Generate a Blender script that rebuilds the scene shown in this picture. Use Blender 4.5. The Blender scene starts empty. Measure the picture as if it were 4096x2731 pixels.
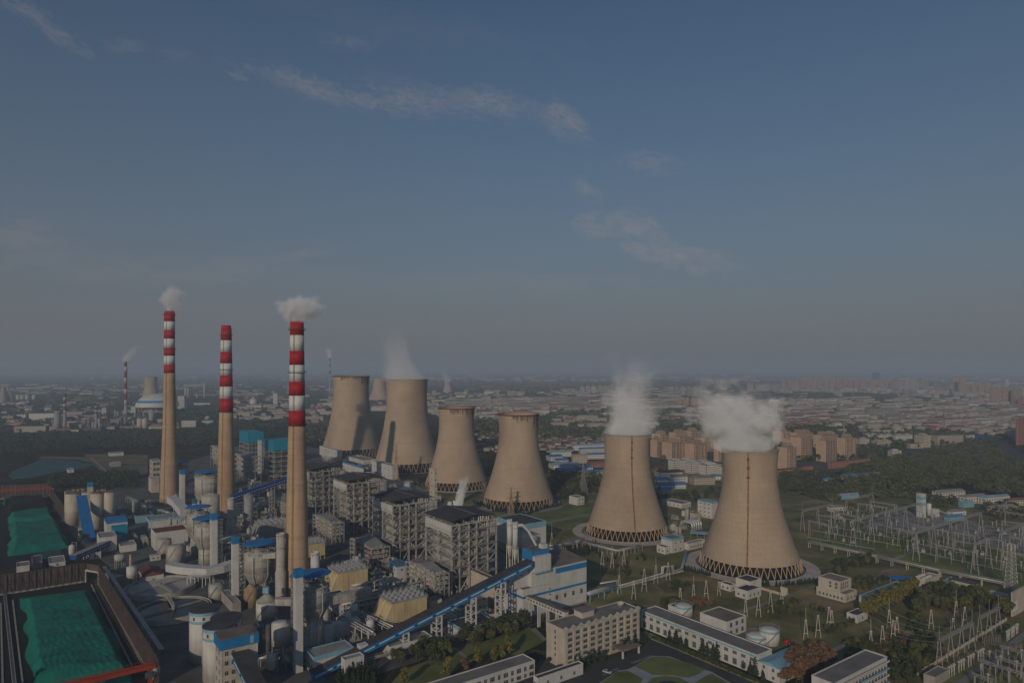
# Coal power station with six cooling towers at the edge of a city, seen from a drone at 150 m.
import bpy, math, random
import numpy as np
from mathutils import Vector
R = math.radians
rng = random.Random(7)
SC = bpy.context.scene
COL = SC.collection

# ------------------------------------------------------------------ survey: sheets of the photo -> metres on the ground
CAMH, FOC, CX, HZ = 150.0, 2730.67, 2048.0, 1471.6
SHEETS = {'A': (0, 1100, 1.96), 'B': (0, 1850, 1.78), 'C': (700, 1850, 1.78), 'D': (1000, 1500, 2.24), 'E': (1400, 1900, 1.887),
          'F': (2200, 1400, 1.742), 'G': (3100, 1400, 1.96), 'H': (2400, 2000, 2.1456), 'I': (3200, 2000, 2.145),
          'J': (0, 1350, 2.6133), 'K': (2500, 1400, 2.6133), 'L': (3300, 1400, 2.955), 'M': (700, 1750, 3.92), 'N': (700, 2050, 3.92),
          'O': (900, 2331, 3.92), 'Q': (1200, 1850, 3.92), 'S': (1600, 2000, 3.92), 'p': (0, 0, 0.57422), 'f': (0, 0, 1.0)}

def full(s, x, y):
    a, b, k = SHEETS[s]
    return a + x / k, b + y / k

def gnd(s, x, y, z=0.0):
    fx, fy = full(s, x, y)
    Y = (CAMH - z) * FOC / (fy - HZ)
    return Vector(((fx - CX) * Y / FOC, Y, z))

def zat(s, y, Y):
    return CAMH - (full(s, 0, y)[1] - HZ) * Y / FOC

def xat(s, x, Y):
    return (full(s, x, 0)[0] - CX) * Y / FOC

def along(P, th, s, x):
    """distance from P along heading th until the sight line of column x is met"""
    t = (full(s, x, 0)[0] - CX) / FOC
    c, d = math.cos(th), math.sin(th)
    return (t * P[1] - P[0]) / (c - t * d)

# ------------------------------------------------------------------ materials
MATS = {}

def mat(name, rgb, rough=.85, var=.18, scale=.25, streak=0.0, metal=0.0, dirt=None, dirtamt=.35, rings=0.0, tint=None):
    if name in MATS:
        return MATS[name]
    m = bpy.data.materials.new(name); m.use_nodes = True
    nt = m.node_tree; N, L = nt.nodes, nt.links
    b = N['Principled BSDF']; b.inputs['Roughness'].default_value = rough; b.inputs['Metallic'].default_value = metal
    b.inputs['Specular IOR Level'].default_value = .3
    g = N.new('ShaderNodeNewGeometry')
    def noise(sc, det=4.0):
        mp = N.new('ShaderNodeMapping'); mp.inputs['Scale'].default_value = sc
        L.new(g.outputs['Position'], mp.inputs['Vector'])
        n = N.new('ShaderNodeTexNoise'); n.inputs['Scale'].default_value = 1; n.inputs['Detail'].default_value = det
        L.new(mp.outputs[0], n.inputs['Vector']); return n.outputs['Fac']
    def remap(v, lo, hi, a=.3, c=.7):
        r = N.new('ShaderNodeMapRange'); r.inputs[1].default_value = a; r.inputs[2].default_value = c
        r.inputs[3].default_value = lo; r.inputs[4].default_value = hi; L.new(v, r.inputs[0]); return r.outputs[0]
    def mul(a, c):
        x = N.new('ShaderNodeMath'); x.operation = 'MULTIPLY'; L.new(a, x.inputs[0]); L.new(c, x.inputs[1]); return x.outputs[0]
    f = remap(noise((scale,) * 3), 1 - var, 1 + var)
    if streak:
        f = mul(f, remap(noise((.9, .9, .05)), 1 - streak, 1 + streak * .5))
    if rings:
        f = mul(f, remap(noise((.012, .012, .55), 3.0), 1 - rings, 1 + rings))
    mx = N.new('ShaderNodeVectorMath'); mx.operation = 'SCALE'
    src = None
    if dirt or tint:
        k = N.new('ShaderNodeMix'); k.data_type = 'RGBA'
        k.inputs['A'].default_value = (*rgb, 1); k.inputs['B'].default_value = (*(dirt or tint), 1)
        L.new(remap(noise((scale * .6, scale * .6, scale * .25), 6.0), 0, dirtamt * 2, .5, .78), k.inputs['Factor'])
        L.new(k.outputs['Result'], mx.inputs[0])
    else:
        mx.inputs[0].default_value = rgb
    L.new(f, mx.inputs['Scale']); L.new(mx.outputs[0], b.inputs['Base Color'])
    MATS[name] = m
    return m

def facade_mat(name, wall, glass=(.05, .06, .08), roof=None, fh=3.0, cw=3.4, wfrac=.5, hfrac=.5, strip=None):
    """wall with a regular pattern of windows, laid out in the object's own metres"""
    if name in MATS:
        return MATS[name]
    m = bpy.data.materials.new(name); m.use_nodes = True
    nt = m.node_tree; N, L = nt.nodes, nt.links
    b = N['Principled BSDF']; b.inputs['Roughness'].default_value = .8; b.inputs['Specular IOR Level'].default_value = .25
    tc = N.new('ShaderNodeTexCoord'); sx = N.new('ShaderNodeSeparateXYZ'); L.new(tc.outputs['Object'], sx.inputs[0])
    def mth(op, a, c=None):
        x = N.new('ShaderNodeMath'); x.operation = op
        for i, q in enumerate((a, c)):
            if q is None: continue
            if isinstance(q, (int, float)): x.inputs[i].default_value = q
            else: L.new(q, x.inputs[i])
        return x.outputs[0]
    u = mth('ADD', sx.outputs[0], sx.outputs[1])
    fu = mth('FRACT', mth('ADD', mth('DIVIDE', u, cw), 50.25)); fz = mth('FRACT', mth('ADD', mth('DIVIDE', sx.outputs[2], fh), 40.0))
    w = mth('MULTIPLY', mth('LESS_THAN', mth('ABSOLUTE', mth('SUBTRACT', fu, .5)), wfrac / 2), mth('LESS_THAN', mth('ABSOLUTE', mth('SUBTRACT', fz, .55)), hfrac / 2))
    ge = N.new('ShaderNodeNewGeometry'); sn = N.new('ShaderNodeSeparateXYZ'); L.new(ge.outputs['Normal'], sn.inputs[0])
    w = mth('MULTIPLY', w, mth('LESS_THAN', mth('ABSOLUTE', sn.outputs[2]), .3))
    oi = N.new('ShaderNodeObjectInfo')
    mp = N.new('ShaderNodeTexNoise'); mp.inputs['Scale'].default_value = .09; L.new(ge.outputs['Position'], mp.inputs['Vector'])
    va = mth('ADD', .68, mth('ADD', mth('MULTIPLY', oi.outputs['Random'], .35), mth('MULTIPLY', mp.outputs[0], .3)))
    k0 = N.new('ShaderNodeVectorMath'); k0.operation = 'SCALE'; k0.inputs[0].default_value = wall; L.new(va, k0.inputs['Scale'])
    k = N.new('ShaderNodeMix'); k.data_type = 'RGBA'; L.new(w, k.inputs['Factor'])
    L.new(k0.outputs[0], k.inputs['A']); k.inputs['B'].default_value = (*glass, 1)
    L.new(k.outputs['Result'], b.inputs['Base Color'])
    MATS[name] = m
    return m

mat('white_paint', (.60, .58, .545), .7, .1, .2, .12, dirt=(.38, .34, .29), dirtamt=.3)
mat('white_clad', (.60, .59, .56), .6, .08, .15, .10, dirt=(.42, .39, .35), dirtamt=.25)
mat('pale_steel', (.43, .42, .39), .6, .14, .3, .1)
mat('grey_steel', (.30, .30, .29), .65, .18, .3, .1)
mat('dark_steel', (.10, .10, .105), .7, .25, .3)
mat('dark_roof', (.060, .057, .062), .85, .25, .12, tint=(.10, .09, .09))
mat('bitumen', (.20, .185, .17), .95, .2, .12, tint=(.27, .24, .21))
mat('grey_roof', (.30, .285, .27), .9, .2, .12, tint=(.15, .14, .13))
mat('brown_roof', (.19, .155, .13), .9, .3, .1, tint=(.27, .21, .17))
mat('concrete', (.36, .33, .29), .9, .18, .2, .12)
mat('pale_concrete', (.46, .43, .38), .9, .15, .2, .1)
mat('tan_shell', (.44, .335, .24), .95, .10, .04, .09, rings=.045, dirt=(.31, .225, .155), dirtamt=.38)
mat('tan_stack', (.48, .335, .21), .95, .10, .08, .10, rings=.08, dirt=(.38, .25, .145), dirtamt=.45)
mat('soot', (.20, .145, .105), .95, .3, .3)
mat('rust_stain', (.22, .12, .05), .95, .3, .3)
mat('red_paint', (.42, .012, .02), .6, .08, .2, .1)
mat('stripe_white', (.66, .66, .65), .6, .06, .2, .08)
mat('blue_roof', (.015, .16, .42), .5, .12, .2)
mat('blue_clad', (.02, .20, .46), .5, .12, .2, .08)
mat('deep_blue', (.012, .055, .26), .5, .15, .2)
mat('teal_clad', (.006, .24, .36), .5, .08, .2)
mat('pale_blue', (.22, .42, .52), .6, .12, .2, .1)
mat('glass', (.03, .04, .05), .15, .3, .3)
mat('void', (.012, .012, .013), 1, .2, .3)
mat('yellow_clad', (.60, .475, .27), .6, .10, .15, .10, dirt=(.30, .21, .09), dirtamt=.3)
mat('beige_wall', (.54, .475, .395), .85, .12, .15, .1, dirt=(.34, .28, .2), dirtamt=.3)
mat('rusty_clad', (.42, .30, .17), .8, .3, .2, .2, dirt=(.20, .10, .05), dirtamt=.5)
mat('grime_steel', (.44, .42, .37), .7, .2, .25, .2, dirt=(.20, .16, .12), dirtamt=.4)
mat('yard_steel', (.34, .33, .32), .7, .15, .3)
mat('lagging', (.55, .56, .56), .4, .1, .3, metal=.3)
mat('wind_fence', (.115, .085, .078), .9, .2, .15, .15)
mat('gantry_red', (.36, .045, .015), .6, .15, .2)
mat('brick_red', (.17, .055, .045), .9, .2, .15)
mat('net_green', (.0, .165, .118), .95, .22, .12, tint=(.004, .085, .07), dirtamt=.4)
mat('coal', (.012, .012, .013), .95, .4, .2)
mat('asphalt', (.058, .057, .058), .95, .2, .08)
mat('lane', (.24, .225, .20), .95, .2, .08)
mat('paving', (.50, .44, .38), .95, .15, .1)
mat('path_blue', (.30, .33, .36), .95, .1, .2)
mat('plant_floor', (.115, .112, .108), .95, .4, .06, tint=(.06, .062, .052))
mat('lawn', (.15, .145, .052), 1, .45, .045, tint=(.34, .25, .11), dirtamt=.5)
mat('bright_lawn', (.13, .16, .045), 1, .35, .05, tint=(.25, .21, .075), dirtamt=.5)
mat('field', (.15, .125, .065), 1, .4, .02, tint=(.17, .13, .07))
mat('bare_soil', (.26, .18, .11), 1, .3, .05)
mat('pond', (.02, .095, .095), .6, .35, .02, tint=(.05, .07, .06))
mat('dull_red', (.19, .05, .05), .8, .1, .2)
mat('dull_white', (.42, .40, .38), .8, .1, .2)
mat('slurry', (.42, .39, .35), .9, .25, .05)
mat('dark_water', (.008, .02, .02), .12, .3, .1)
mat('leaf_dark', (.054, .066, .026), .9, .4, .5)
mat('leaf_mid', (.11, .115, .038), .9, .4, .5)
mat('leaf_olive', (.17, .15, .035), .9, .35, .5)
mat('leaf_rust', (.175, .10, .05), .9, .35, .5)
mat('leaf_conifer', (.026, .046, .022), .9, .35, .5)
mat('bark', (.07, .05, .035), .95, .3, .5)

# ------------------------------------------------------------------ mesh builder
class MB:
    def __init__(s): s.v, s.f, s.m, s.mi = [], [], [], 0
    def add(s, vs, fs):
        o = len(s.v); s.v += [tuple(p) for p in vs]
        for f in fs: s.f.append(tuple(i + o for i in f)); s.m.append(s.mi)
        return s
    def box(s, x0, y0, z0, x1, y1, z1):
        v = [(x, y, z) for z in (z0, z1) for x, y in ((x0, y0), (x1, y0), (x1, y1), (x0, y1))]
        return s.add(v, [(3, 2, 1, 0), (4, 5, 6, 7), (0, 1, 5, 4), (1, 2, 6, 5), (2, 3, 7, 6), (3, 0, 4, 7)])
    def prism(s, poly, z0, z1):
        n = len(poly)
        z0 = z0 if isinstance(z0, (list, tuple)) else [z0] * n; z1 = z1 if isinstance(z1, (list, tuple)) else [z1] * n
        v = [(p[0], p[1], z0[i]) for i, p in enumerate(poly)] + [(p[0], p[1], z1[i]) for i, p in enumerate(poly)]
        return s.add(v, [tuple(range(n))[::-1], tuple(range(n, 2 * n))] + [(i, (i + 1) % n, n + (i + 1) % n, n + i) for i in range(n)])
    def lathe(s, prof, n=24, cx=0, cy=0, caps=True, sx=1, sy=1):
        v = []
        for r, z in prof:
            v += [(cx + sx * r * math.cos(2 * math.pi * i / n), cy + sy * r * math.sin(2 * math.pi * i / n), z) for i in range(n)]
        f = []
        for k in range(len(prof) - 1):
            f += [(k * n + i, k * n + (i + 1) % n, (k + 1) * n + (i + 1) % n, (k + 1) * n + i) for i in range(n)]
        if caps: f += [tuple(range(n))[::-1], tuple(range((len(prof) - 1) * n, len(prof) * n))]
        return s.add(v, f)
    def cyl(s, cx, cy, z0, z1, r, n=16, r1=None): return s.lathe([(r, z0), (r if r1 is None else r1, z1)], n, cx, cy)
    def bar(s, p, q, w, h=None):
        p, q = Vector(p), Vector(q); d = (q - p)
        if d.length < 1e-6: return s
        d.normalize(); h = h or w
        side = d.cross(Vector((0, 0, 1)))
        side = Vector((1, 0, 0)) if side.length < 1e-4 else side.normalized()
        up = side.cross(d).normalized()
        a, b = side * (w / 2), up * (h / 2)
        v = [c + k for c in (p, q) for k in (-a - b, a - b, a + b, -a + b)]
        return s.add(v, [(3, 2, 1, 0), (4, 5, 6, 7), (0, 1, 5, 4), (1, 2, 6, 5), (2, 3, 7, 6), (3, 0, 4, 7)])
    def tube(s, pts, r, n=8):
        pts = [Vector(p) for p in pts]; v, f = [], []
        for i, p in enumerate(pts):
            d = (pts[min(i + 1, len(pts) - 1)] - pts[max(i - 1, 0)]).normalized()
            a = d.cross(Vector((0, 0, 1))); a = Vector((1, 0, 0)) if a.length < 1e-3 else a.normalized()
            b = a.cross(d).normalized()
            rr = r[i] if isinstance(r, (list, tuple)) else r
            v += [p + (a * math.cos(2 * math.pi * k / n) + b * math.sin(2 * math.pi * k / n)) * rr for k in range(n)]
        for i in range(len(pts) - 1):
            f += [(i * n + k, i * n + (k + 1) % n, (i + 1) * n + (k + 1) % n, (i + 1) * n + k) for k in range(n)]
        f += [tuple(range(n))[::-1], tuple(range((len(pts) - 1) * n, len(pts) * n))]
        return s.add(v, f)
    def truss(s, p, q, w, h, seg, t):
        """lattice box girder from p to q"""
        p, q = Vector(p), Vector(q); d = (q - p).normalized(); side = d.cross(Vector((0, 0, 1))).normalized() * (w / 2)
        up = Vector((0, 0, h))
        for a in (-side, side):
            s.bar(p + a, q + a, t); s.bar(p + a + up, q + a + up, t)
        for i in range(seg):
            a0, a1 = p.lerp(q, i / seg), p.lerp(q, (i + 1) / seg)
            for a in (-side, side):
                s.bar(a0 + a, a1 + a + up, t * .7); s.bar(a1 + a, a1 + a + up, t * .6)
            s.bar(a0 - side + up, a1 + side + up, t * .6); s.bar(a0 - side, a1 + side, t * .6)
        return s
    def mast(s, x, y, z0, z1, w0, w1, seg, t, rot=0.0):
        """four-legged lattice tower"""
        c = [(math.cos(rot + k * math.pi / 2 + math.pi / 4), math.sin(rot + k * math.pi / 2 + math.pi / 4)) for k in range(4)]
        def P(k, i):
            u = i / seg; w = (w0 + (w1 - w0) * u) * .7071
            return (x + c[k % 4][0] * w, y + c[k % 4][1] * w, z0 + (z1 - z0) * u)
        for k in range(4):
            s.bar(P(k, 0), P(k, seg), t)
            for i in range(seg):
                s.bar(P(k, i), P(k + 1, i + 1), t * .6); s.bar(P(k + 1, i), P(k, i + 1), t * .6); s.bar(P(k, i + 1), P(k + 1, i + 1), t * .6)
        return s
    def mesh(s, name, mats, smooth=False):
        me = bpy.data.meshes.new(name); me.from_pydata(s.v, [], s.f)
        for m in (mats if isinstance(mats, (list, tuple)) else [mats]): me.materials.append(MATS[m] if isinstance(m, str) else m)
        if any(s.m): me.polygons.foreach_set('material_index', s.m)
        if smooth: me.polygons.foreach_set('use_smooth', [True] * len(s.f))
        me.update(); return me
    def build(s, name, mats, parent=None, smooth=False):
        return link(name, s.mesh(name, mats, smooth), parent)

def link(name, me, parent=None, loc=None, rz=None):
    o = bpy.data.objects.new(name, me); COL.objects.link(o)
    if parent is not None: o.parent = parent
    if loc is not None: o.location = loc
    if rz is not None: o.rotation_euler = (0, 0, rz)
    return o

def tag(o, label, cat, group=None):
    o['label'] = label; o['category'] = cat
    if group: o['group'] = group
    return o

def thing(name, label, cat, loc=(0, 0, 0), rz=0.0, group=None):
    o = bpy.data.objects.new(name, None); COL.objects.link(o); o.location = loc; o.rotation_euler = (0, 0, rz)
    return tag(o, label, cat, group)

def struct(name, mb, m, smooth=False):
    o = mb.build(name, m, None, smooth); o['kind'] = 'structure'; return o

def dup(root, loc, rz=0.0, label=None, group=None):
    """a copy of a thing with copies of its parts and sub-parts, sharing meshes"""
    r = root.copy(); COL.objects.link(r); r.location = loc; r.rotation_euler = (0, 0, rz)
    if label: r['label'] = label
    if group: r['group'] = group
    for ch in list(root.children):
        c = ch.copy(); COL.objects.link(c); c.parent = r
        for g in ch.children:
            d = g.copy(); COL.objects.link(d); d.parent = c
    return r

ORD = ['first', 'second', 'third', 'fourth', 'fifth', 'sixth', 'seventh', 'eighth', 'ninth', 'tenth', 'eleventh', 'twelfth', 'thirteenth',
       'fourteenth', 'fifteenth', 'sixteenth', 'seventeenth', 'eighteenth', 'nineteenth', 'twentieth']
TH = R(36)      # heading of the plant's grid
UX, UY = math.cos(TH), math.sin(TH)
WIN = {}

def window_mesh(w, h, cols=2, bar='pale_steel'):
    k = (round(w, 2), round(h, 2), cols, bar)
    if k not in WIN:                          # lies in the xz plane, looks towards -y, origin at the middle of the sill
        b = MB(); b.box(-w / 2, -.05, 0, w / 2, .05, h); b.mi = 1
        for i in range(cols + 1):
            x = -w / 2 + w * i / cols; b.box(x - .05, -.09, -.04, x + .05, -.052, h + .04)
        b.box(-w / 2 - .12, -.16, -.14, w / 2 + .12, -.001, -.042); b.box(-w / 2, -.08, h * .62, w / 2, -.053, h * .62 + .08)
        WIN[k] = b.mesh('window', ['glass', bar])
    return WIN[k]

def put_windows(root, face, a, b, z, w, h, n, x0=None, x1=None, cols=2, name='window'):
    """n windows along a face: R looks along -y, L along -x"""
    L = a if face == 'R' else b
    x0 = L * .06 if x0 is None else x0; x1 = L * .94 if x1 is None else x1
    me = window_mesh(w, h, cols)
    for i in range(n):
        t = x0 + (x1 - x0) * (i + .5) / n
        if face == 'R': link(name, me, root, (t, -.02, z), 0)
        else: link(name, me, root, (-.02, t, z), -math.pi / 2)

def wall_block(root, a, b, h, wall, roof, parapet=.6, x0=0, y0=0, z0=0, band=None, bandh=1.4, wname='wall', gable=0, ov=.4):
    """walls and roof of a box-shaped block in its own metres"""
    m = MB()
    m.box(x0, y0, z0, x0 + a, y0 + b, z0 + h)
    m.build(wname, wall, root)
    rf = MB()
    if gable:
        zt = z0 + h + .02
        if a >= b:
            pts = [(x0 - ov, y0 - ov, zt), (x0 + a + ov, y0 - ov, zt), (x0 + a + ov, y0 + b / 2, zt + gable), (x0 - ov, y0 + b / 2, zt + gable), (x0 + a + ov, y0 + b + ov, zt), (x0 - ov, y0 + b + ov, zt)]
        else:
            pts = [(x0 - ov, y0 + b + ov, zt), (x0 - ov, y0 - ov, zt), (x0 + a / 2, y0 - ov, zt + gable), (x0 + a / 2, y0 + b + ov, zt + gable), (x0 + a + ov, y0 - ov, zt), (x0 + a + ov, y0 + b + ov, zt)]
        lo = [(p[0], p[1], zt - .25) for p in (pts[0], pts[1], pts[4], pts[5])]
        v = pts + lo
        rf.add(v, [(0, 1, 2, 3), (3, 2, 4, 5), (0, 3, 5, 9, 6), (1, 7, 8, 4, 2), (0, 6, 7, 1), (5, 4, 8, 9), (6, 9, 8, 7)])
    else:
        p = .3
        rf.box(x0 + p, y0 + p, z0 + h + .003, x0 + a - p, y0 + b - p, z0 + h + .12)
    ro = rf.build('roof', roof, root)
    if not gable and parapet:
        q = MB(); t = .28; z1 = z0 + h
        q.box(x0 - .05, y0 - .05, z1, x0 + a + .05, y0 + t, z1 + parapet); q.box(x0 - .05, y0 + b - t, z1, x0 + a + .05, y0 + b + .05, z1 + parapet)
        q.box(x0 - .05, y0 + t, z1, x0 + t, y0 + b - t, z1 + parapet); q.box(x0 + a - t, y0 + t, z1, x0 + a + .05, y0 + b - t, z1 + parapet)
        q.build('parapet', band or wall, root)
    if band:
        q = MB(); z1 = z0 + h
        q.box(x0 - .08, y0 - .08, z1 - bandh, x0 + a + .08, y0 - .003, z1 - .01); q.box(x0 - .08, y0, z1 - bandh, x0 - .003, y0 + b, z1 - .01)
        q.build('painted_band', band, root)
    return ro

def frame_at(s, near, xl, xr, th=TH):
    P = gnd(s, *near)
    a, b = along(P, th, s, xr), along(P, th + math.pi / 2, s, xl)
    if s in 'AB': b = min(b, 22.0) if b > 0 else 14.0     # sight lines there run almost along the walls
    return P, a, b

def house(s, near, xl, xr, ytop, name, label, cat, wall, roof, th=TH, h=None, group=None, **k):
    """a block placed by the foot of its near corner and the columns of its two outer corners"""
    P, a, b = frame_at(s, near, xl, xr, th)
    h = h or zat(s, ytop, P.y)
    root = thing(name, label, cat, P, th, group)
    wall_block(root, a, b, h, wall, roof, **k)
    return root, a, b, h
# ------------------------------------------------------------------ camera, light, sky, air
cam = bpy.data.cameras.new('camera'); co = bpy.data.objects.new('camera', cam); COL.objects.link(co)
co.location = (0, 0, CAMH); co.rotation_euler = (R(90), 0, 0)
cam.lens = 24; cam.sensor_width = 36; cam.shift_y = (HZ - 1365.5) / 4096; cam.clip_end = 120000; cam.clip_start = 1
SC.camera = co
SUN_EL, SUN_AZ = R(19.5), R(71.5)          # shadows run along SUN_AZ (from +x)
toward = Vector((-math.cos(SUN_AZ) * math.cos(SUN_EL), -math.sin(SUN_AZ) * math.cos(SUN_EL), math.sin(SUN_EL)))
sl = bpy.data.lights.new('sun', 'SUN'); sl.energy = 4.7; sl.angle = R(.6); sl.color = (1, .84, .66)
so = bpy.data.objects.new('sun', sl); COL.objects.link(so); so.rotation_euler = toward.to_track_quat('Z', 'Y').to_euler()

wd = bpy.data.worlds.new('World'); SC.world = wd; wd.use_nodes = True
nt = wd.node_tree; N, L = nt.nodes, nt.links
bg = N['Background']; bg.inputs['Strength'].default_value = SKY_STR = .098
sk = N.new('ShaderNodeTexSky'); sk.sky_type = 'NISHITA'; sk.sun_disc = False; sk.sun_elevation = SUN_EL
sk.sun_rotation = math.atan2(toward.x, toward.y); sk.altitude = 200; sk.air_density = 1.15; sk.dust_density = .5; sk.ozone_density = 4.0
tc = N.new('ShaderNodeTexCoord'); sx = N.new('ShaderNodeSeparateXYZ'); L.new(tc.outputs['Generated'], sx.inputs[0])
def mth(op, a, c=None, d=None, clamp=False):
    x = N.new('ShaderNodeMath'); x.operation = op; x.use_clamp = clamp
    for i, q in enumerate((a, c, d)):
        if q is None: continue
        if isinstance(q, (int, float)): x.inputs[i].default_value = q
        else: L.new(q, x.inputs[i])
    return x.outputs[0]
az = mth('ARCTAN2', sx.outputs[0], sx.outputs[1]); el = mth('ARCSINE', sx.outputs[2])
# thin cirrus: each cloud is a bearing, a height and a slant on the sky, filled with torn noise
def cloud(px, py, lx, ly, rot, dens, fine, seed):
    fx, fy = full('p', px, py); A = math.atan2(fx - CX, FOC); E = math.atan2(HZ - fy, math.hypot(FOC, fx - CX))
    k = 1 / 1568.0
    dx, dy = mth('SUBTRACT', az, A), mth('SUBTRACT', el, E); c, s_ = math.cos(R(rot)), math.sin(R(rot))
    u = mth('ADD', mth('MULTIPLY', dx, c), mth('MULTIPLY', dy, s_)); w = mth('SUBTRACT', mth('MULTIPLY', dy, c), mth('MULTIPLY', dx, s_))
    uu, ww = mth('DIVIDE', u, lx * k), mth('DIVIDE', w, ly * k)
    r2 = mth('ADD', mth('MULTIPLY', uu, uu), mth('MULTIPLY', ww, ww))
    fall = mth('SUBTRACT', 1, r2, clamp=True)
    cb = N.new('ShaderNodeCombineXYZ'); L.new(u, cb.inputs[0]); L.new(w, cb.inputs[1]); cb.inputs[2].default_value = seed
    mp = N.new('ShaderNodeMapping'); mp.inputs['Scale'].default_value = (fine * 1.1, fine * 2.6, 1); mp.inputs['Rotation'].default_value = (0, 0, R(-32)); L.new(cb.outputs[0], mp.inputs['Vector'])
    n = N.new('ShaderNodeTexNoise'); n.inputs['Scale'].default_value = 1; n.inputs['Detail'].default_value = 9; n.inputs['Roughness'].default_value = .68; n.inputs['Distortion'].default_value = .9
    L.new(mp.outputs[0], n.inputs['Vector'])
    v = mth('SUBTRACT', mth('ADD', n.outputs[0], mth('MULTIPLY', fall, .27)), .595)
    return mth('MULTIPLY', mth('MULTIPLY', mth('MULTIPLY', v, 2.6, clamp=True), mth('POWER', fall, .6)), dens)
CL = [(85, 45, 130, 26, -24, .42, 30, 1), (290, 105, 60, 22, 10, .2, 34, 2), (405, 130, 60, 22, 5, .16, 34, 3), (800, 100, 110, 24, 0, .2, 30, 4),
      (545, 172, 34, 14, -10, .4, 40, 5), (760, 210, 210, 32, -13, .38, 38, 6), (930, 235, 150, 40, -8, .38, 38, 7), (1110, 232, 130, 45, -5, .4, 36, 8),
      (1300, 278, 100, 48, -28, .5, 30, 9), (650, 188, 190, 26, -15, .25, 36, 19), (1010, 228, 260, 46, -9, .2, 34, 20), (1200, 250, 170, 40, -14, .16, 36, 21), (1490, 375, 90, 36, -8, .4, 34, 10), (1350, 440, 60, 36, -35, .36, 34, 11), (1420, 520, 170, 52, -8, .65, 24, 12),
      (1560, 590, 200, 42, -13, .6, 24, 13), (700, 585, 150, 16, 10, .25, 26, 14), (60, 540, 110, 40, 0, .35, 16, 15), (350, 620, 430, 45, 2, .25, 12, 16), (1150, 655, 500, 45, 0, .18, 10, 17), (900, 60, 600, 60, -6, .06, 16, 18)]
tot = None
for a in CL:
    v = cloud(*a); tot = v if tot is None else mth('ADD', tot, v)
tot = mth('MINIMUM', tot, .75)
mx = N.new('ShaderNodeMix'); mx.data_type = 'RGBA'; L.new(tot, mx.inputs['Factor'])
murk = N.new('ShaderNodeMix'); murk.data_type = 'RGBA'; L.new(mth('POWER', 2.718, mth('MULTIPLY', mth('POWER', mth('MAXIMUM', mth('DIVIDE', el, .29), 0.0), 1.15), -1)), murk.inputs['Factor'])   # dusty air low over the plain
hs = N.new('ShaderNodeHueSaturation'); hs.inputs['Saturation'].default_value = 1.0; hs.inputs['Value'].default_value = 1.25; L.new(sk.outputs[0], hs.inputs['Color'])
tn = N.new('ShaderNodeVectorMath'); tn.operation = 'MULTIPLY'; tn.inputs[1].default_value = (.80, 1.0, 1.03); L.new(hs.outputs[0], tn.inputs[0])   # clear autumn air
L.new(tn.outputs[0], murk.inputs['A']); murk.inputs['B'].default_value = (3.85, 3.75, 4.2, 1); L.new(murk.outputs['Result'], mx.inputs['A'])
mx.inputs['B'].default_value = (7.6, 6.7, 6.6, 1)
L.new(mx.outputs['Result'], bg.inputs['Color'])

SC.view_settings.view_transform = 'Standard'; SC.view_settings.look = 'None'; SC.view_settings.gamma = 1; SC.view_settings.exposure = -1.48
cy = SC.cycles
cy.use_denoising = True; cy.max_bounces = 5; cy.diffuse_bounces = 2; cy.glossy_bounces = 2; cy.volume_bounces = 3; cy.transparent_max_bounces = 4
cy.sample_clamp_indirect = 3; cy.caustics_reflective = False; cy.caustics_refractive = False
cy.volume_max_steps = 96; cy.volume_step_rate = 1.0

def volume_mat(name, rgb, dens, aniso=.2):
    m = bpy.data.materials.new(name); m.use_nodes = True; n = m.node_tree.nodes; n.remove(n['Principled BSDF'])
    v = n.new('ShaderNodeVolumePrincipled'); v.inputs['Color'].default_value = (*rgb, 1); v.inputs['Density'].default_value = dens; v.inputs['Anisotropy'].default_value = aniso
    m.node_tree.links.new(v.outputs[0], n['Material Output'].inputs['Volume']); return m, v
MATS['haze'], _ = volume_mat('haze', (.72, .85, 1.0), 1.75e-4, .0)
hz = MB().box(-50000, -3000, -1.5, 50000, 70000, 275).build('haze', 'haze'); hz['kind'] = 'stuff'

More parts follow.
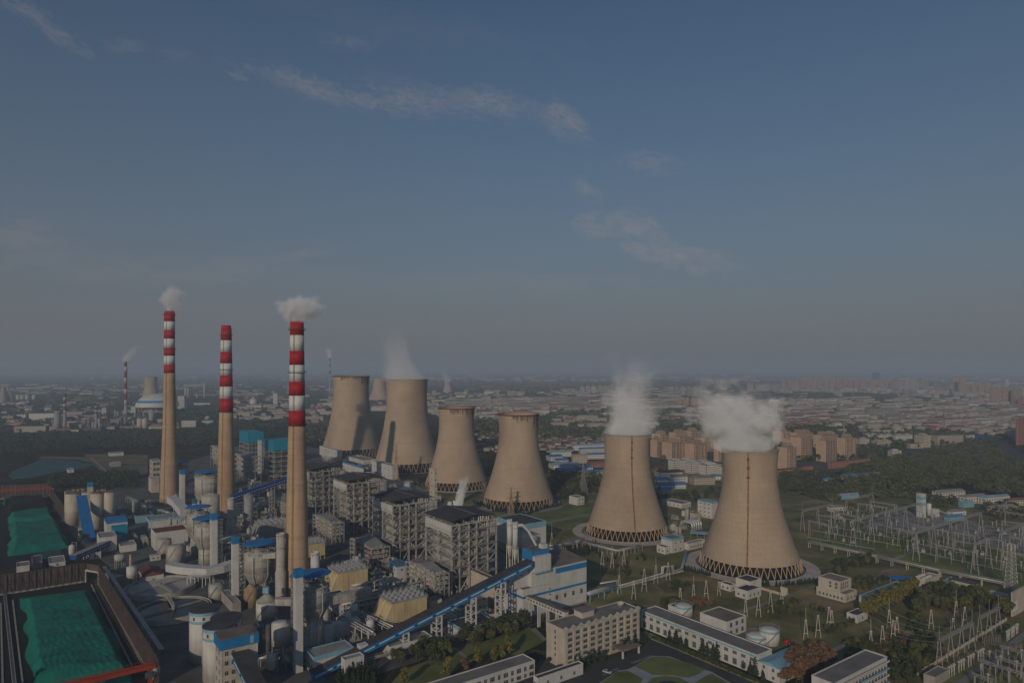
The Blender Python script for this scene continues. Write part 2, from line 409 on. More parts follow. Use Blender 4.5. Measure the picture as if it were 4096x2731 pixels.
# ------------------------------------------------------------------ steam and smoke
def plume(name, label, loc, rb, rt, h, lean, dens, fine, seed, wild=1.0, col=(.97, .975, .985), group=None, puff=None, sharp=2.2):
    """steam in a domain round the plume: torn noise inside a leaning column that opens as it rises, or inside a puff (half-widths a, b, c)"""
    d = MB()
    if puff:
        A, B, C_ = puff; h = C_ * 2.5
        d.lathe([(.5 * max(A, B), 0), (1.45 * max(A, B), h * .25), (1.5 * max(A, B), h * .7), (.6 * max(A, B), h)], 14)
    else:
        rm = max(rb, rt) * 1.55 + abs(lean) * .35
        d.lathe([(rb * 1.25, 0), (rm, h * .3), (rm, h * .8), (rm * .7, h)], 14)
    for i, p in enumerate(d.v): d.v[i] = (p[0] + lean * (p[2] / h), p[1], p[2])
    m = bpy.data.materials.new(name); m.use_nodes = True; nt = m.node_tree; N, L = nt.nodes, nt.links; N.remove(N['Principled BSDF'])
    v = N.new('ShaderNodeVolumePrincipled'); v.inputs['Color'].default_value = (*col, 1); v.inputs['Anisotropy'].default_value = -.35
    tcn = N.new('ShaderNodeTexCoord'); s_ = N.new('ShaderNodeSeparateXYZ'); L.new(tcn.outputs['Object'], s_.inputs[0])
    def mt(op, a, c=None, clamp=False):
        x = N.new('ShaderNodeMath'); x.operation = op; x.use_clamp = clamp
        for i, q in enumerate((a, c)):
            if q is None: continue
            if isinstance(q, (int, float)): x.inputs[i].default_value = q
            else: L.new(q, x.inputs[i])
        return x.outputs[0]
    t = mt('DIVIDE', s_.outputs[2], h)
    xx = mt('SUBTRACT', s_.outputs[0], mt('MULTIPLY', mt('POWER', mt('MAXIMUM', t, 0.0), 1.2), lean)); sq = lambda q: mt('MULTIPLY', q, q)
    def ns(f, det, off, dist=.6):
        mp = N.new('ShaderNodeMapping'); mp.inputs['Location'].default_value = (seed * 7.3 + off, seed * 3.1, seed); mp.inputs['Scale'].default_value = (f, f, f * .85); L.new(tcn.outputs['Object'], mp.inputs[0])
        n = N.new('ShaderNodeTexNoise'); n.inputs['Scale'].default_value = 1; n.inputs['Detail'].default_value = det; n.inputs['Roughness'].default_value = .58; n.inputs['Distortion'].default_value = dist; L.new(mp.outputs[0], n.inputs[0]); return mt('SUBTRACT', n.outputs[0], .5)
    if puff:
        zz = mt('SUBTRACT', s_.outputs[2], C_ * 1.02)
        r = mt('SQRT', mt('ADD', mt('ADD', sq(mt('DIVIDE', xx, A)), sq(mt('DIVIDE', s_.outputs[1], B))), sq(mt('DIVIDE', zz, C_))))
        neck = mt('SQRT', mt('ADD', sq(mt('DIVIDE', s_.outputs[0], rb)), sq(mt('DIVIDE', s_.outputs[1], rb))))       # where it leaves the flue
        r = mt('MINIMUM', r, mt('ADD', neck, mt('MULTIPLY', mt('MAXIMUM', mt('SUBTRACT', t, .2), 0.0), 5)))
        q = mt('SUBTRACT', 1, r); amp = 1.5 * wild; fade = mt('SUBTRACT', 1.0, mt('MULTIPLY', t, .5), True)
        g = mt('ADD', mt('MULTIPLY', q, 1.3), mt('MULTIPLY', mt('ADD', ns(fine, 4, 0), mt('MULTIPLY', ns(fine * 2.6, 3, 5), .45)), amp))
    else:
        r = mt('SQRT', mt('ADD', sq(xx), sq(s_.outputs[1])))
        rad = mt('ADD', rb, mt('MULTIPLY', mt('POWER', mt('MAXIMUM', t, 0.0), .7), rt - rb))
        q = mt('SUBTRACT', 1, mt('DIVIDE', r, rad))
        amp = mt('MULTIPLY', mt('ADD', .35, mt('MULTIPLY', t, 3.0)), 1.7 * wild); fade = mt('POWER', mt('SUBTRACT', 1, t, True), 1.2)
        g = mt('ADD', mt('MULTIPLY', q, 1.5), mt('MULTIPLY', mt('ADD', ns(fine, 5, 0), mt('MULTIPLY', ns(fine * 2.7, 3, 5), .4)), amp))
        g = mt('SUBTRACT', g, mt('MULTIPLY', mt('POWER', mt('MAXIMUM', t, 0.0), 1.4), .75))
    dn = mt('MULTIPLY', mt('MULTIPLY', mt('MULTIPLY', g, sharp, True), fade), dens)
    L.new(dn, v.inputs['Density']); L.new(v.outputs[0], N['Material Output'].inputs['Volume'])
    MATS[name + str(seed)] = m
    o = d.build(name, m); o.location = loc
    return tag(o, label, 'smoke' if 'smoke' in name else 'steam', group)
# ------------------------------------------------------------------ ground
gm = bpy.data.materials.new('open_country'); gm.use_nodes = True; MATS['open_country'] = gm
nt = gm.node_tree; N, L = nt.nodes, nt.links; b = N['Principled BSDF']; b.inputs['Roughness'].default_value = 1; b.inputs['Specular IOR Level'].default_value = 0
g = N.new('ShaderNodeNewGeometry')
def gnoise(sc, det, a, c):
    mp = N.new('ShaderNodeMapping'); mp.inputs['Scale'].default_value = sc; mp.inputs['Rotation'].default_value = (0, 0, R(20)); L.new(g.outputs['Position'], mp.inputs[0])
    n = N.new('ShaderNodeTexNoise'); n.inputs['Scale'].default_value = 1; n.inputs['Detail'].default_value = det; L.new(mp.outputs[0], n.inputs[0])
    r = N.new('ShaderNodeMapRange'); r.inputs[1].default_value = a; r.inputs[2].default_value = c; L.new(n.outputs[0], r.inputs[0]); return r.outputs[0]
def gmix(f, A, B):
    k = N.new('ShaderNodeMix'); k.data_type = 'RGBA'; L.new(f, k.inputs['Factor'])
    for nm, q in (('A', A), ('B', B)):
        if isinstance(q, tuple): k.inputs[nm].default_value = (*q, 1)
        else: L.new(q, k.inputs[nm])
    return k.outputs['Result']
c1 = gmix(gnoise((.012, .012, 1), 6, .4, .62), (.022, .032, .014), (.060, .052, .030))
c2 = gmix(gnoise((.004, .0016, 1), 5, .5, .6), c1, (.020, .030, .016))
c3 = gmix(gnoise((.05, .05, 1), 3, .56, .66), c2, (.10, .085, .065))
L.new(c3, b.inputs['Base Color'])
struct('ground', MB().add([(-60000, -4000, 0), (60000, -4000, 0), (60000, 75000, 0), (-60000, 75000, 0)], [(0, 1, 2, 3)]), 'open_country')

LAY = [0]
def patch(name, s, pts, m, z=None):
    """a flat piece of ground whose outline is read off a photo sheet"""
    LAY[0] += 1
    z = .03 + .006 * LAY[0] if z is None else z
    q = [gnd(s, *p) for p in pts]
    area = sum(q[i].x * q[(i + 1) % len(q)].y - q[(i + 1) % len(q)].x * q[i].y for i in range(len(q)))
    if area < 0: q = q[::-1]
    return struct(name, MB().add([(p.x, p.y, z) for p in q], [tuple(range(len(q)))]), m)

# ------------------------------------------------------------------ chimneys
def chimney(cx, base, bands, top, radii, label, s, rings, plat):
    """bands: list of (y_top, y_bottom, colour) read down the shaft; radii: (y, width px)"""
    P = gnd('f', cx, base); D = P.y
    Z = lambda y: zat(s, y, D)
    k = SHEETS[s][2]
    rr = sorted((Z(y), w / k / 2 * D / FOC) for y, w in radii); rr = [(0.0, rr[0][1] * 1.04)] + rr
    rad = lambda z: float(np.interp(z, [q[0] for q in rr], [q[1] for q in rr]))
    root = thing('chimney', label, 'chimney', P, R(20))
    zb = Z(bands[-1][1])
    zs = list(np.linspace(0, zb, 18))
    sh = MB().lathe([(rad(z), z) for z in zs], 40).build('shaft', 'tan_stack', root, True)
    for y0, y1, c in bands:
        z0, z1 = Z(y1), Z(y0)
        MB().lathe([(rad(z0), z0 + .001), (rad(z1), z1)], 40, caps=True).build(('red' if c == 'r' else 'white') + '_band', 'red_paint' if c == 'r' else 'stripe_white', root, True)
    zt = Z(top)
    cap = MB(); r0 = rad(Z(bands[0][0]))
    cap.lathe([(r0 * .9, Z(bands[0][0]) - .01), (r0 * .9, zt), (r0 * .72, zt), (r0 * .72, zt - 3)], 32, caps=False)
    cap.build('flue_tip', 'red_paint', root, True)
    for y in plat:
        z = Z(y); r = rad(z); m = MB()
        m.lathe([(r - .05, z), (r + 1.0, z), (r + 1.0, z + .15), (r - .05, z + .15)], 32, caps=False)
        for i in range(24):
            a = i * math.pi / 12; m.bar(((r + .95) * math.cos(a), (r + .95) * math.sin(a), z), ((r + .95) * math.cos(a), (r + .95) * math.sin(a), z + 1.2), .09)
        m.lathe([(r + .9, z + 1.1), (r + 1, z + 1.1), (r + 1, z + 1.2), (r + .9, z + 1.2)], 32, caps=False)
        m.build('platform', 'dark_steel', root)
    for y in rings:
        z = Z(y); r = rad(z)
        MB().lathe([(r - .05, z - .3), (r + .35, z - .3), (r + .35, z + .3), (r - .05, z + .3)], 36, caps=False).build('corbel_ring', 'concrete', root)
    lad = MB(); a = -math.pi / 2 - .1 - R(20)
    for i in range(40):
        z0, z1 = zt * i / 40, zt * (i + 1) / 40
        for o in (-.35, .35):
            q = lambda z: ((rad(z) + .35) * math.cos(a) - o * math.sin(a), (rad(z) + .35) * math.sin(a) + o * math.cos(a), z)
            lad.bar(q(z0), q(z1), .14)
        lad.bar((*q(z0)[:2], z0), ((rad(z0) + .35) * math.cos(a) - .35 * -1 * math.sin(a), (rad(z0) + .35) * math.sin(a), z0), .12)
    lad.build('caged_ladder', 'rust_stain', root)
    return P, zt, r0
k = 1.7415
C1 = chimney(1188, 2400, [(740, 770, 'r'), (770, 806, 'w'), (806, 838, 'r'), (838, 876, 'w'), (876, 908, 'r'), (908, 942, 'w'), (942, 977, 'r')], 738,
             [(738, 30), (977, 37.5), (1115, 45), (1177, 47), (1303, 52)], 'striped chimney closest to the camera, under a broad puff of smoke', 'p', [1112], [758, 856, 976])
C2 = chimney(905, 2085, [(415, 512, 'r'), (512, 603, 'w'), (603, 692, 'r'), (692, 785, 'w'), (785, 873, 'r'), (873, 966, 'w'), (966, 1071, 'r')], 395,
             [(400, 77), (1071, 102), (1430, 121), (1560, 126), (1880, 138)], 'striped chimney without smoke, standing between the two smoking ones', 'A', [1430], [475, 745, 1071])
C3 = chimney(678, 2005, [(295, 365, 'r'), (365, 433, 'w'), (433, 499, 'r'), (499, 570, 'w'), (570, 633, 'r'), (633, 703, 'w'), (703, 768, 'r')], 283,
             [(283, 77), (768, 81), (1165, 97), (1568, 128), (1760, 140)], 'tallest striped chimney, beside the pond, with a tall curl of smoke', 'A', [1165], [315, 583])
plume('smoke_plume', 'broad white puff of smoke over the chimney closest to the camera', (C1[0].x + 1, C1[0].y, C1[1] - 1), 5.0, 0, 0, 4, .20, .12, 1, puff=(15, 11, 9), sharp=2.6, wild=1.3)
plume('smoke_plume', 'narrow curling smoke over the tallest chimney by the pond', (C3[0].x, C3[0].y, C3[1] - 1), 5.0, 0, 0, 9, .16, .10, 2, puff=(13, 10, 15), sharp=2.0, wild=1.7)

# ------------------------------------------------------------------ cooling towers
def tower_fit(xl, xr, yb):
    tl, tr = (xl - CX) / FOC, (xr - CX) / FOC
    kl, kr = math.hypot(1, tl), math.hypot(1, tr)
    q = (tr - tl) / (kl + kr); D = 409600 / (yb - HZ)
    Y = D / (1 - q); r = q * Y
    return tl * Y + kl * r, Y, r

def tower(xl, xr, yb, txl, txr, ty, label, nleg=44, ladder=None, stain=False, far=False, legh=.095, rusty=False):
    X, Y, rb = tower_fit(xl, xr, yb)
    h = CAMH - (ty - HZ) * Y / FOC
    tl, tr = (txl - CX) / FOC, (txr - CX) / FOC
    rt = (tr - tl) / (math.hypot(1, tl) + math.hypot(1, tr)) * Y
    root = thing('cooling_tower', label, 'cooling tower', (X, Y, 0), 0)
    z0 = h * legh; rs = rb * .955; zt = h * .80; rn = rt * .955
    bl = (zt - z0) / math.sqrt((rs / rn) ** 2 - 1); bu = (h - zt) / math.sqrt((rt / rn) ** 2 - 1)
    rad = lambda z: rn * math.sqrt(1 + ((z - zt) / (bl if z < zt else bu)) ** 2)
    zs = np.linspace(z0, h, 40)
    prof = [(rad(z), z) for z in zs]
    inner = [(r - .9, z) for r, z in prof][::-1]
    sm = MB(); sm.lathe(prof, 72, caps=False); sm.lathe(inner, 72, caps=False)
    sm.lathe([(prof[-1][0], h), (prof[-1][0] - .9, h)], 72, caps=False); sm.lathe([(prof[0][0] - .9, z0), (prof[0][0], z0)], 72, caps=False)
    sm.build('shell', 'tan_shell', root, True)
    rim = MB(); r = prof[-1][0]
    rim.lathe([(r - .02, h - 1.1), (r + .5, h - 1.0), (r + .5, h + .15), (r - 1.2, h + .15), (r - 1.2, h - .1)], 72, caps=False)
    if far:
        rim.build('rim', 'concrete', root); return root, X, Y, rt, h
    n = 72
    for i in range(n):
        a = 2 * math.pi * i / n; rim.bar(((r + .4) * math.cos(a), (r + .4) * math.sin(a), h), ((r + .4) * math.cos(a), (r + .4) * math.sin(a), h + 1.3), .1)
    rim.lathe([(r + .35, h + 1.2), (r + .48, h + 1.2), (r + .48, h + 1.32), (r + .35, h + 1.32)], 72, caps=False)
    rim.build('rim', 'brick_red' if rusty else 'grey_steel', root)
    lb = MB(); rm = prof[0][0] - .3
    lb.bar((rb, 0, .5), (rm * math.cos(math.pi / nleg), rm * math.sin(math.pi / nleg), z0 + .3), .45)
    lb.bar((rb, 0, .5), (rm * math.cos(math.pi / nleg), -rm * math.sin(math.pi / nleg), z0 + .3), .45)
    lme = lb.mesh('leg', 'tan_stack')
    for i in range(nleg): link('leg', lme, root, (0, 0, 0), 2 * math.pi * i / nleg)
    fill = MB(); fill.lathe([(rb * .87, .1), (rb * .85, z0 + 1.5)], 48, caps=True); fill.build('fill_pack', 'void', root, True)
    bs = MB(); bs.lathe([(rb + 2.6, 0), (rb + 2.6, .9), (rb + 2.1, .9), (rb + 2.1, .35)], 64, caps=False); bs.build('basin_wall', 'concrete', root)
    MB().lathe([(rb + 2.1, .3), (.1, .3)], 64, caps=False).build('basin_water', 'dark_water', root)
    if rusty:                                            # rust and soot run down below the rim
        g = random.Random(int(X)); sk_ = MB()
        for i in range(70):
            a = g.uniform(-1.9, .25); w = g.uniform(.01, .035); z1 = h - 1.2; z2 = h - g.uniform(3, 16 if a > -.9 else 8)
            q = lambda z, o: ((rad(z) + .05) * math.cos(a + o), (rad(z) + .05) * math.sin(a + o), z)
            zm = (z1 + z2) / 2; sk_.add([q(z2, -w * .3), q(z2, w * .3), q(zm, w), q(z1, w), q(z1, -w), q(zm, -w)], [(0, 1, 2, 5), (5, 2, 3, 4)])
        sk_.build('soot_stain', 'soot', root)
    if ladder is not None:
        a = ladder; ld = MB(); q = lambda z, o=0: ((rad(z) + .5) * math.cos(a) - o * math.sin(a), (rad(z) + .5) * math.sin(a) + o * math.cos(a), z)
        zz = np.linspace(z0, h, 46)
        for z1, z2 in zip(zz[:-1], zz[1:]):
            for o in (-.45, .45): ld.bar(q(z1, o), q(z2, o), .16)
            ld.bar(q(z1, -.45), q(z1, .45), .14)
        for f in (.78, .86, .93): ld.box(*[c - .9 for c in q(h * f)[:2]], h * f, *[c + .9 for c in q(h * f)[:2]], h * f + 1.2)
        ld.build('ladder', 'rust_stain', root)
        st = MB()                                        # rust that has run down the shell beside the ladder
        for z1, z2 in zip(zz[:-1], zz[1:]):
            w1 = .15 + .22 * abs(math.sin(z1 * .7)); 
            qa = lambda z, o: ((rad(z) + .06) * math.cos(a) - o * math.sin(a), (rad(z) + .06) * math.sin(a) + o * math.cos(a), z)
            st.add([qa(z1, -w1), qa(z1, w1), qa(z2, w1), qa(z2, -w1)], [(0, 1, 2, 3)])
        st.build('rust_stain', 'rust_stain', root)
    return root, X, Y, rt, h

T6 = tower(2795, 3212, 2321.6, 2883, 3113, 1794, 'steaming cooling tower closest to the camera, with a slanting rusty ladder, beside the substation', 48, R(-112))
T5 = tower(2346, 2673, 2169, 2418, 2607.6, 1733, 'steaming cooling tower with a rusty ladder, behind and beside the one closest to the camera', 48, R(-88))
T4 = tower(1930, 2217, 2045.7, 1989, 2152.5, 1655, 'dry cooling tower with dark red rim behind the closest boiler, lattice pylon before it', 44, rusty=True)
T3 = tower(1700, 1951, 1966.5, 1757.6, 1904, 1630, 'narrow dry cooling tower with sooty stains under its dark rim', 44, rusty=True)
T2 = tower(1493, 1760, 1895, 1552.7, 1722.3, 1517, 'tall steaming cooling tower behind the boilers, behind a pylon and white shed', 44)
T1 = tower(1283, 1524, 1832.6, 1334, 1483, 1504.5, 'tall dry cooling tower beside the closest chimney, partly shaded by its neighbour', 44, rusty=True)
F1 = tower(559, 648, 1620, 574, 628, 1507, 'small far grey cooling tower behind the white dome', far=True)
F2 = tower(1472, 1562, 1609, 1493, 1545, 1512, 'hazy far cooling tower seen between the two tall towers', far=True)
F3 = tower(1769, 1812, 1572, 1780, 1807, 1527, 'smallest far cooling tower with a wisp of steam among the refinery', far=True)
plume('steam_plume', 'dense bank of steam over the closest cooling tower', (T6[1] - 6, T6[2], T6[4] - 3), 25, 0, 0, -18, .08, .032, 3, puff=(31, 29, 24), wild=2.3, sharp=1.3)
plume('steam_plume', 'tall leaning steam over the cooling tower next to the closest one', (T5[1], T5[2], T5[4] - 3), 25.5, 26, 80, 9, .075, .032, 4, wild=1.25, sharp=1.4)
plume('steam_plume', 'thin steam over the tall tower behind the boilers', (T2[1] - 4, T2[2], T2[4] - 3), 36, 26, 84, -20, .018, .022, 5)
plume('steam_plume', 'wisp of steam over the smallest far tower', (F3[1], F3[2], F3[4] - 2), 24, 28, 90, -40, .02, .03, 6)
for (T, nm) in ((T6, 'closest'), (T5, 'second')):
    rd = MB(); 
    rd.lathe([(T[3] * 1.81 + 12 if nm == 'closest' else T[3] * 1.81 + 11, .45), (T[3] * 1.81 + 2.5, .45)], 64, T[1], T[2], caps=False)
    struct('ring_pavement', rd, 'paving')
for T in (T3, T4):
    struct('ring_pavement', MB().lathe([(T[3] * 1.85 + 9, .45), (T[3] * 1.85 + 2, .45)], 64, T[1], T[2], caps=False), 'lane')
# ------------------------------------------------------------------ boiler houses
def boiler(P, a, b, h, label, roofm='dark_roof', panel='white_clad', steel='pale_steel', seed=1, topbox=None):
    rg = random.Random(seed)
    root = thing('boiler_house', label, 'boiler house', P, TH, 'open steel boiler houses in a row')
    xs = [0, .17 * a, .38 * a, .55 * a, .80 * a, a]; ys = [0, .5 * b, b]
    lv = [.24 * h, .38 * h, .52 * h, .65 * h, .77 * h, .89 * h, h]
    cm = MB().box(-.42, -.42, 0, .42, .42, h).mesh('column', steel)
    for x in xs:
        for y in ys: link('column', cm, root, (x, y, 0))
    for z in lv:
        g = MB()
        for y in ys: g.box(.45, y - .22, z - .8, a - .45, y + .22, z - .01)
        for x in xs: g.box(x - .2, .25, z - .75, x + .2, b - .25, z - .02)
        g.build('girder', steel, root)
        if z < h:
            d = MB(); d.box(.5, .5, z, a - .5, b - .5, z + .1)
            d.build('floor_deck', 'grime_steel', root)
            q = MB()
            for zz in (z + .6, z + 1.15):
                q.bar((-.9, -.9, zz), (a + .5, -.9, zz), .07); q.bar((-.9, -.9, zz), (-.9, b, zz), .07)
            q.box(-1.1, -1.1, z - .1, a + .6, -.3, z + .02); q.box(-1.1, -.3, z - .1, -.3, b, z + .02)
            q.build('walkway', 'grey_steel', root)
    for i in range(len(xs) - 1):
        for j, z in enumerate([0] + lv[:-1]):
            z1 = lv[j]
            k = (i + j // 2) % 2
            if (i + j) % 3 == 2: continue
            p, q = ((xs[i], z), (xs[i + 1], z1)) if k else ((xs[i + 1], z), (xs[i], z1))
            MB().bar((p[0], -.1, p[1]), (q[0], -.1, q[1]), .42).build('brace', steel, root)
    for i in range(2):
        for j, z in enumerate([0] + lv[:-1]):
            if rg.random() < .6:
                y0, y1 = (ys[i], ys[i + 1]) if (i + j) % 2 else (ys[i + 1], ys[i])
                MB().bar((-.1, y0, z), (-.1, y1, lv[j]), .35).build('brace', steel, root)
    MB().box(.10 * a, .12 * b, .30 * h, .46 * a, .88 * b, .965 * h).build('furnace_casing', 'grime_steel', root)
    MB().box(.56 * a, .10 * b, .40 * h, .86 * a, .90 * b, .90 * h).build('rear_pass_casing', 'grey_steel', root)
    hp = MB()
    for k in range(2): hp.prism([(.12 * a, (.14 + .37 * k) * b), (.44 * a, (.14 + .37 * k) * b), (.44 * a, (.47 + .37 * k) * b), (.12 * a, (.47 + .37 * k) * b)], .16 * h, .295 * h)
    hp.build('ash_hopper', 'dark_steel', root)
    pw = MB(); nb = 0                                 # pipes, fans and small plant on every floor
    for z in [0] + lv[:-1]:
        for _ in range(16):
            x, y = rg.uniform(1, a - 3), rg.choice([rg.uniform(.6, 3), rg.uniform(.6, b - 3)])
            s = rg.uniform(.6, 1.6); nb += 1; q_ = (x, y, z + .11, x + s * rg.uniform(.6, 2.4), y + s, z + .11 + rg.uniform(.6, 3)); MB().box(*q_).build('machine', 'grime_steel', root) if nb <= 95 else pw.box(*q_)
        for _ in range(7):
            x = rg.uniform(1, a - 1); y = rg.uniform(.4, b * .3); pw.bar((x, y, z + .1), (x, y, z + rg.uniform(3, 5.5)), rg.uniform(.2, .6))
            x = rg.uniform(1, a - 9); zz = z + rg.uniform(1.5, 4.5); pw.bar((x, y, zz), (x + rg.uniform(3, 9), y, zz), rg.uniform(.2, .5))
        for _ in range(4):
            y = rg.uniform(1, b - 6); zz = z + rg.uniform(1.5, 4.5); pw.bar((.6, y, zz), (.6, y + rg.uniform(3, 6), zz), rg.uniform(.2, .5))
    pw.build('pipework', 'grime_steel', root)['kind'] = 'stuff'
    pn = MB(); pn.box(-.62, .35, h * .86, -.45, b - .35, h * .99); pn.build('wind_panel', panel, root)
    MB().box(.84 * a, -.6, .80 * h, .97 * a, -.45, .97 * h).build('end_panel', 'pale_steel', root)
    for k in range(6):
        x = (.66 + .045 * k) * a; MB().tube([(x, .1 * b, .89 * h), (x, .1 * b, h + 2.0 + .4 * (k % 3))], .42, 8).build('vent_pipe', 'white_paint', root)
    tr = MB(); z0 = h + .1
    for x in (.06 * a, .3 * a, .52 * a, .74 * a, .95 * a):
        for y in (.06 * b, .94 * b): tr.bar((x, y, z0), (x, y, h + 2.4), .3)
        tr.bar((x, .06 * b, h + 2.3), (x, .94 * b, h + 2.3), .35)
        tr.bar((x, .06 * b, z0), (x, .5 * b, h + 2.3), .2)
    tr.build('roof_truss', steel, root)
    rf = MB(); y0, y1 = -.02 * b, 1.03 * b; x0, xm, x1 = -.04 * a, .50 * a, 1.0 * a; e, r = h + 2.5, h + 5.4
    v = [(x0, y0, e), (xm, y0, r), (x1, y0, e), (x0, y1, e), (xm, y1, r), (x1, y1, e)]
    v += [(p[0], p[1], p[2] - .3) for p in v]
    rf.add(v, [(0, 1, 4, 3), (1, 2, 5, 4), (9, 10, 7, 6), (10, 11, 8, 7), (0, 6, 7, 1), (1, 7, 8, 2), (3, 4, 10, 9), (4, 5, 11, 10), (0, 3, 9, 6), (2, 8, 11, 5)])
    ro = rf.build('roof', roofm, root)
    MB().bar((xm, y0, r + .06), (xm, y1, r + .06), .7, .12).build('ridge_cap', 'grey_roof', ro)
    return root

B4 = gnd('f', 1806, 2377.5)
boiler(B4, 36, 35, 46, 'pale steel boiler house closest to the camera, above the long coal conveyor', steel='pale_steel', seed=4)
boiler(gnd('f', 1571, 2026, 45), 36, 35, 46, 'pale steel boiler house with white top panel, second in the row from the coal conveyor', steel='pale_steel', seed=3)
boiler(gnd('f', 1387.5, 1939, 45), 38, 31, 46, 'brownish steel boiler house with broad white top panel, third from the coal conveyor', steel='grime_steel', panel='white_paint', seed=2)
boiler(gnd('f', 1238, 1892, 45), 37, 32, 46, 'dark grey boiler house half hidden behind the closest chimney', steel='grey_steel', panel='pale_steel', seed=1)
for o in list(SC.objects):
    if o.name.startswith('boiler_house'): o.location.z = 0

def blue_boiler(s, near, xl, xr, ztop, zc, label, D):
    """boiler with a sheet-clad teal penthouse, placed by its penthouse corner"""
    fx, fy = full(s, *near); Y = D; P = Vector(((fx - CX) * Y / FOC, Y, 0))
    a = along(P, TH, s, xr); b = along(P, TH + math.pi / 2, s, xl)
    root = thing('boiler_house', label, 'boiler house', P, TH, 'boiler houses with teal penthouses')
    MB().box(0, 0, zc, a, b, ztop).build('penthouse', 'teal_clad', root)
    MB().box(.4, .4, ztop + .002, a - .4, b - .4, ztop + .5).build('roof', 'teal_clad', root)
    cm = MB().box(-.4, -.4, 0, .4, .4, zc - .01).mesh('column', 'grey_steel')
    for i in range(5):
        for y in (.5, b * .5, b - .5): link('column', cm, root, (.5 + (a - 1) * i / 4, y, 0))
    for j in range(1, 7):
        z = zc * j / 6.2
        d = MB(); d.box(-.6, -.6, z - .5, a + .6, b + .6, z); d.build('floor_deck', 'grime_steel', root)
    br = MB()
    for i in range(4):
        for j in range(6):
            z0, z1 = zc * j / 6.2, zc * (j + 1) / 6.2; x0, x1 = a * i / 4, a * (i + 1) / 4
            br.bar((x0, -.2, z0), (x1, -.2, z1), .35) if (i + j) % 2 else br.bar((x1, -.2, z0), (x0, -.2, z1), .35)
    br.build('brace', 'grey_steel', root)
    MB().box(a * .12, b * .1, zc * .3, a * .9, b * .9, zc * .97).build('furnace_casing', 'dark_steel', root)
    return root
blue_boiler('M', (1545, 210), 1395, 2010, 53, 40.6, 'boiler house with bright teal penthouse peeping out beside the closest chimney', 900)
blue_boiler('M', (1145, 85), 1010, 1390, 55, 40, 'boiler house with teal penthouse standing behind the other teal one', 1000)
el = thing('lift_tower', 'white lift tower between the two teal penthouses', 'lift tower', gnd('M', 1310, 560), TH)
hh = zat('M', 40, el.location.y)
MB().box(0, 0, 0, 4.5, 4.5, hh).build('shaft', 'white_clad', el); MB().box(-.1, -.1, hh + .01, 4.6, 4.6, hh + 4).build('cap', 'teal_clad', el)

# ------------------------------------------------------------------ catalyst frames in front of the boilers
def scr(s, near, xl, xr, h, label, panel='beige_wall', steel='grey_steel', seed=1, z=None, roofm='grey_roof'):
    rg = random.Random(seed)
    P, a, b = frame_at(s, near, xl, xr)
    if z is not None:
        P = gnd(s, near[0], near[1], z); a = along(P, TH, s, xr); b = along(P, TH + math.pi / 2, s, xl); P.z = 0
    root = thing('catalyst_reactor', label, 'steel frame', P, TH, 'grey roofed catalyst frames before the boilers')
    cm = MB().box(-.3, -.3, 0, .3, .3, h).mesh('column', steel)
    nx, ny = 4, 4
    for i in range(nx):
        for j in range(ny):
            link('column', cm, root, (a * i / (nx - 1), b * j / (ny - 1), 0))
    for k in range(1, 5):
        z0 = h * (.28 + .18 * k)
        g = MB(); g.box(-.5, -.5, z0 - .35, a + .5, b + .5, z0); g.build('floor_deck', 'grime_steel', root)
        q = MB(); q.bar((-.5, -.5, z0 + 1.1), (a + .5, -.5, z0 + 1.1), .1); q.bar((-.5, -.5, z0 + 1.1), (-.5, b + .5, z0 + 1.1), .1); q.build('handrail', 'pale_steel', root)
    br = MB()
    for i in range(nx - 1):
        x0, x1 = a * i / (nx - 1), a * (i + 1) / (nx - 1)
        MB().bar((x0, -.1, h * (.46 if i % 2 else .1)), (x1, -.1, h * (.1 if i % 2 else .46)), .28).build('brace', steel, root); MB().bar((x0, -.1, h * .64), (x1, -.1, h * .82), .25).build('brace', steel, root)
    for j in range(ny - 1):
        y0, y1 = b * j / (ny - 1), b * (j + 1) / (ny - 1); MB().bar((-.1, y0, h * .46), (-.1, y1, h * .1), .28).build('brace', steel, root)
    MB().box(a * .12, b * .06, h * .42, a * .85, b * .94, h * .995).build('reactor_casing', panel, root)
    for k in range(4):
        for _ in range(9):
            y = rg.uniform(.3, b - 2.5); z0 = h * (.28 + .18 * (k + 1)); MB().box(-.3, y, z0 + .01, .08 * a, y + rg.uniform(.6, 1.8), z0 + rg.uniform(.6, 2)).build('soot_blower', 'pale_steel', root)
            x = rg.uniform(.3, a - 2.5); MB().box(x, -.3, z0 + .012, x + rg.uniform(.6, 1.8), .05 * b, z0 + rg.uniform(.6, 2)).build('soot_blower', 'pale_steel', root)
    hp = MB(); hp.prism([(a * .2, b * .1), (a * .8, b * .1), (a * .8, b * .9), (a * .2, b * .9)], h * .2, h * .415); hp.build('outlet_hopper', 'grey_steel', root)
    rf = MB(); e, r = h + .3, h + 3.2; x0, x1 = -.02 * a, .86 * a
    v = [(x0, -.2, e), (x1, -.2, e), (x1, b * .5, r), (x0, b * .5, r), (x1, b + .2, e), (x0, b + .2, e)]; v += [(p[0], p[1], h + .01) for p in (v[0], v[1], v[4], v[5])]
    rf.add(v, [(0, 1, 2, 3), (3, 2, 4, 5), (0, 3, 5, 9, 6), (1, 7, 8, 4, 2), (0, 6, 7, 1), (5, 4, 8, 9), (6, 9, 8, 7)]); rf.build('roof', roofm, root)
scr('E', (640, 970), 422, 748, 18, 'grey roofed catalyst frame right beside the long coal conveyor', seed=1)
scr('Q', (1125, 1370), 790, 1405, 18, 'reddish catalyst frame with grey roof, second from the coal conveyor', panel='brick_red', seed=2, z=17.5)
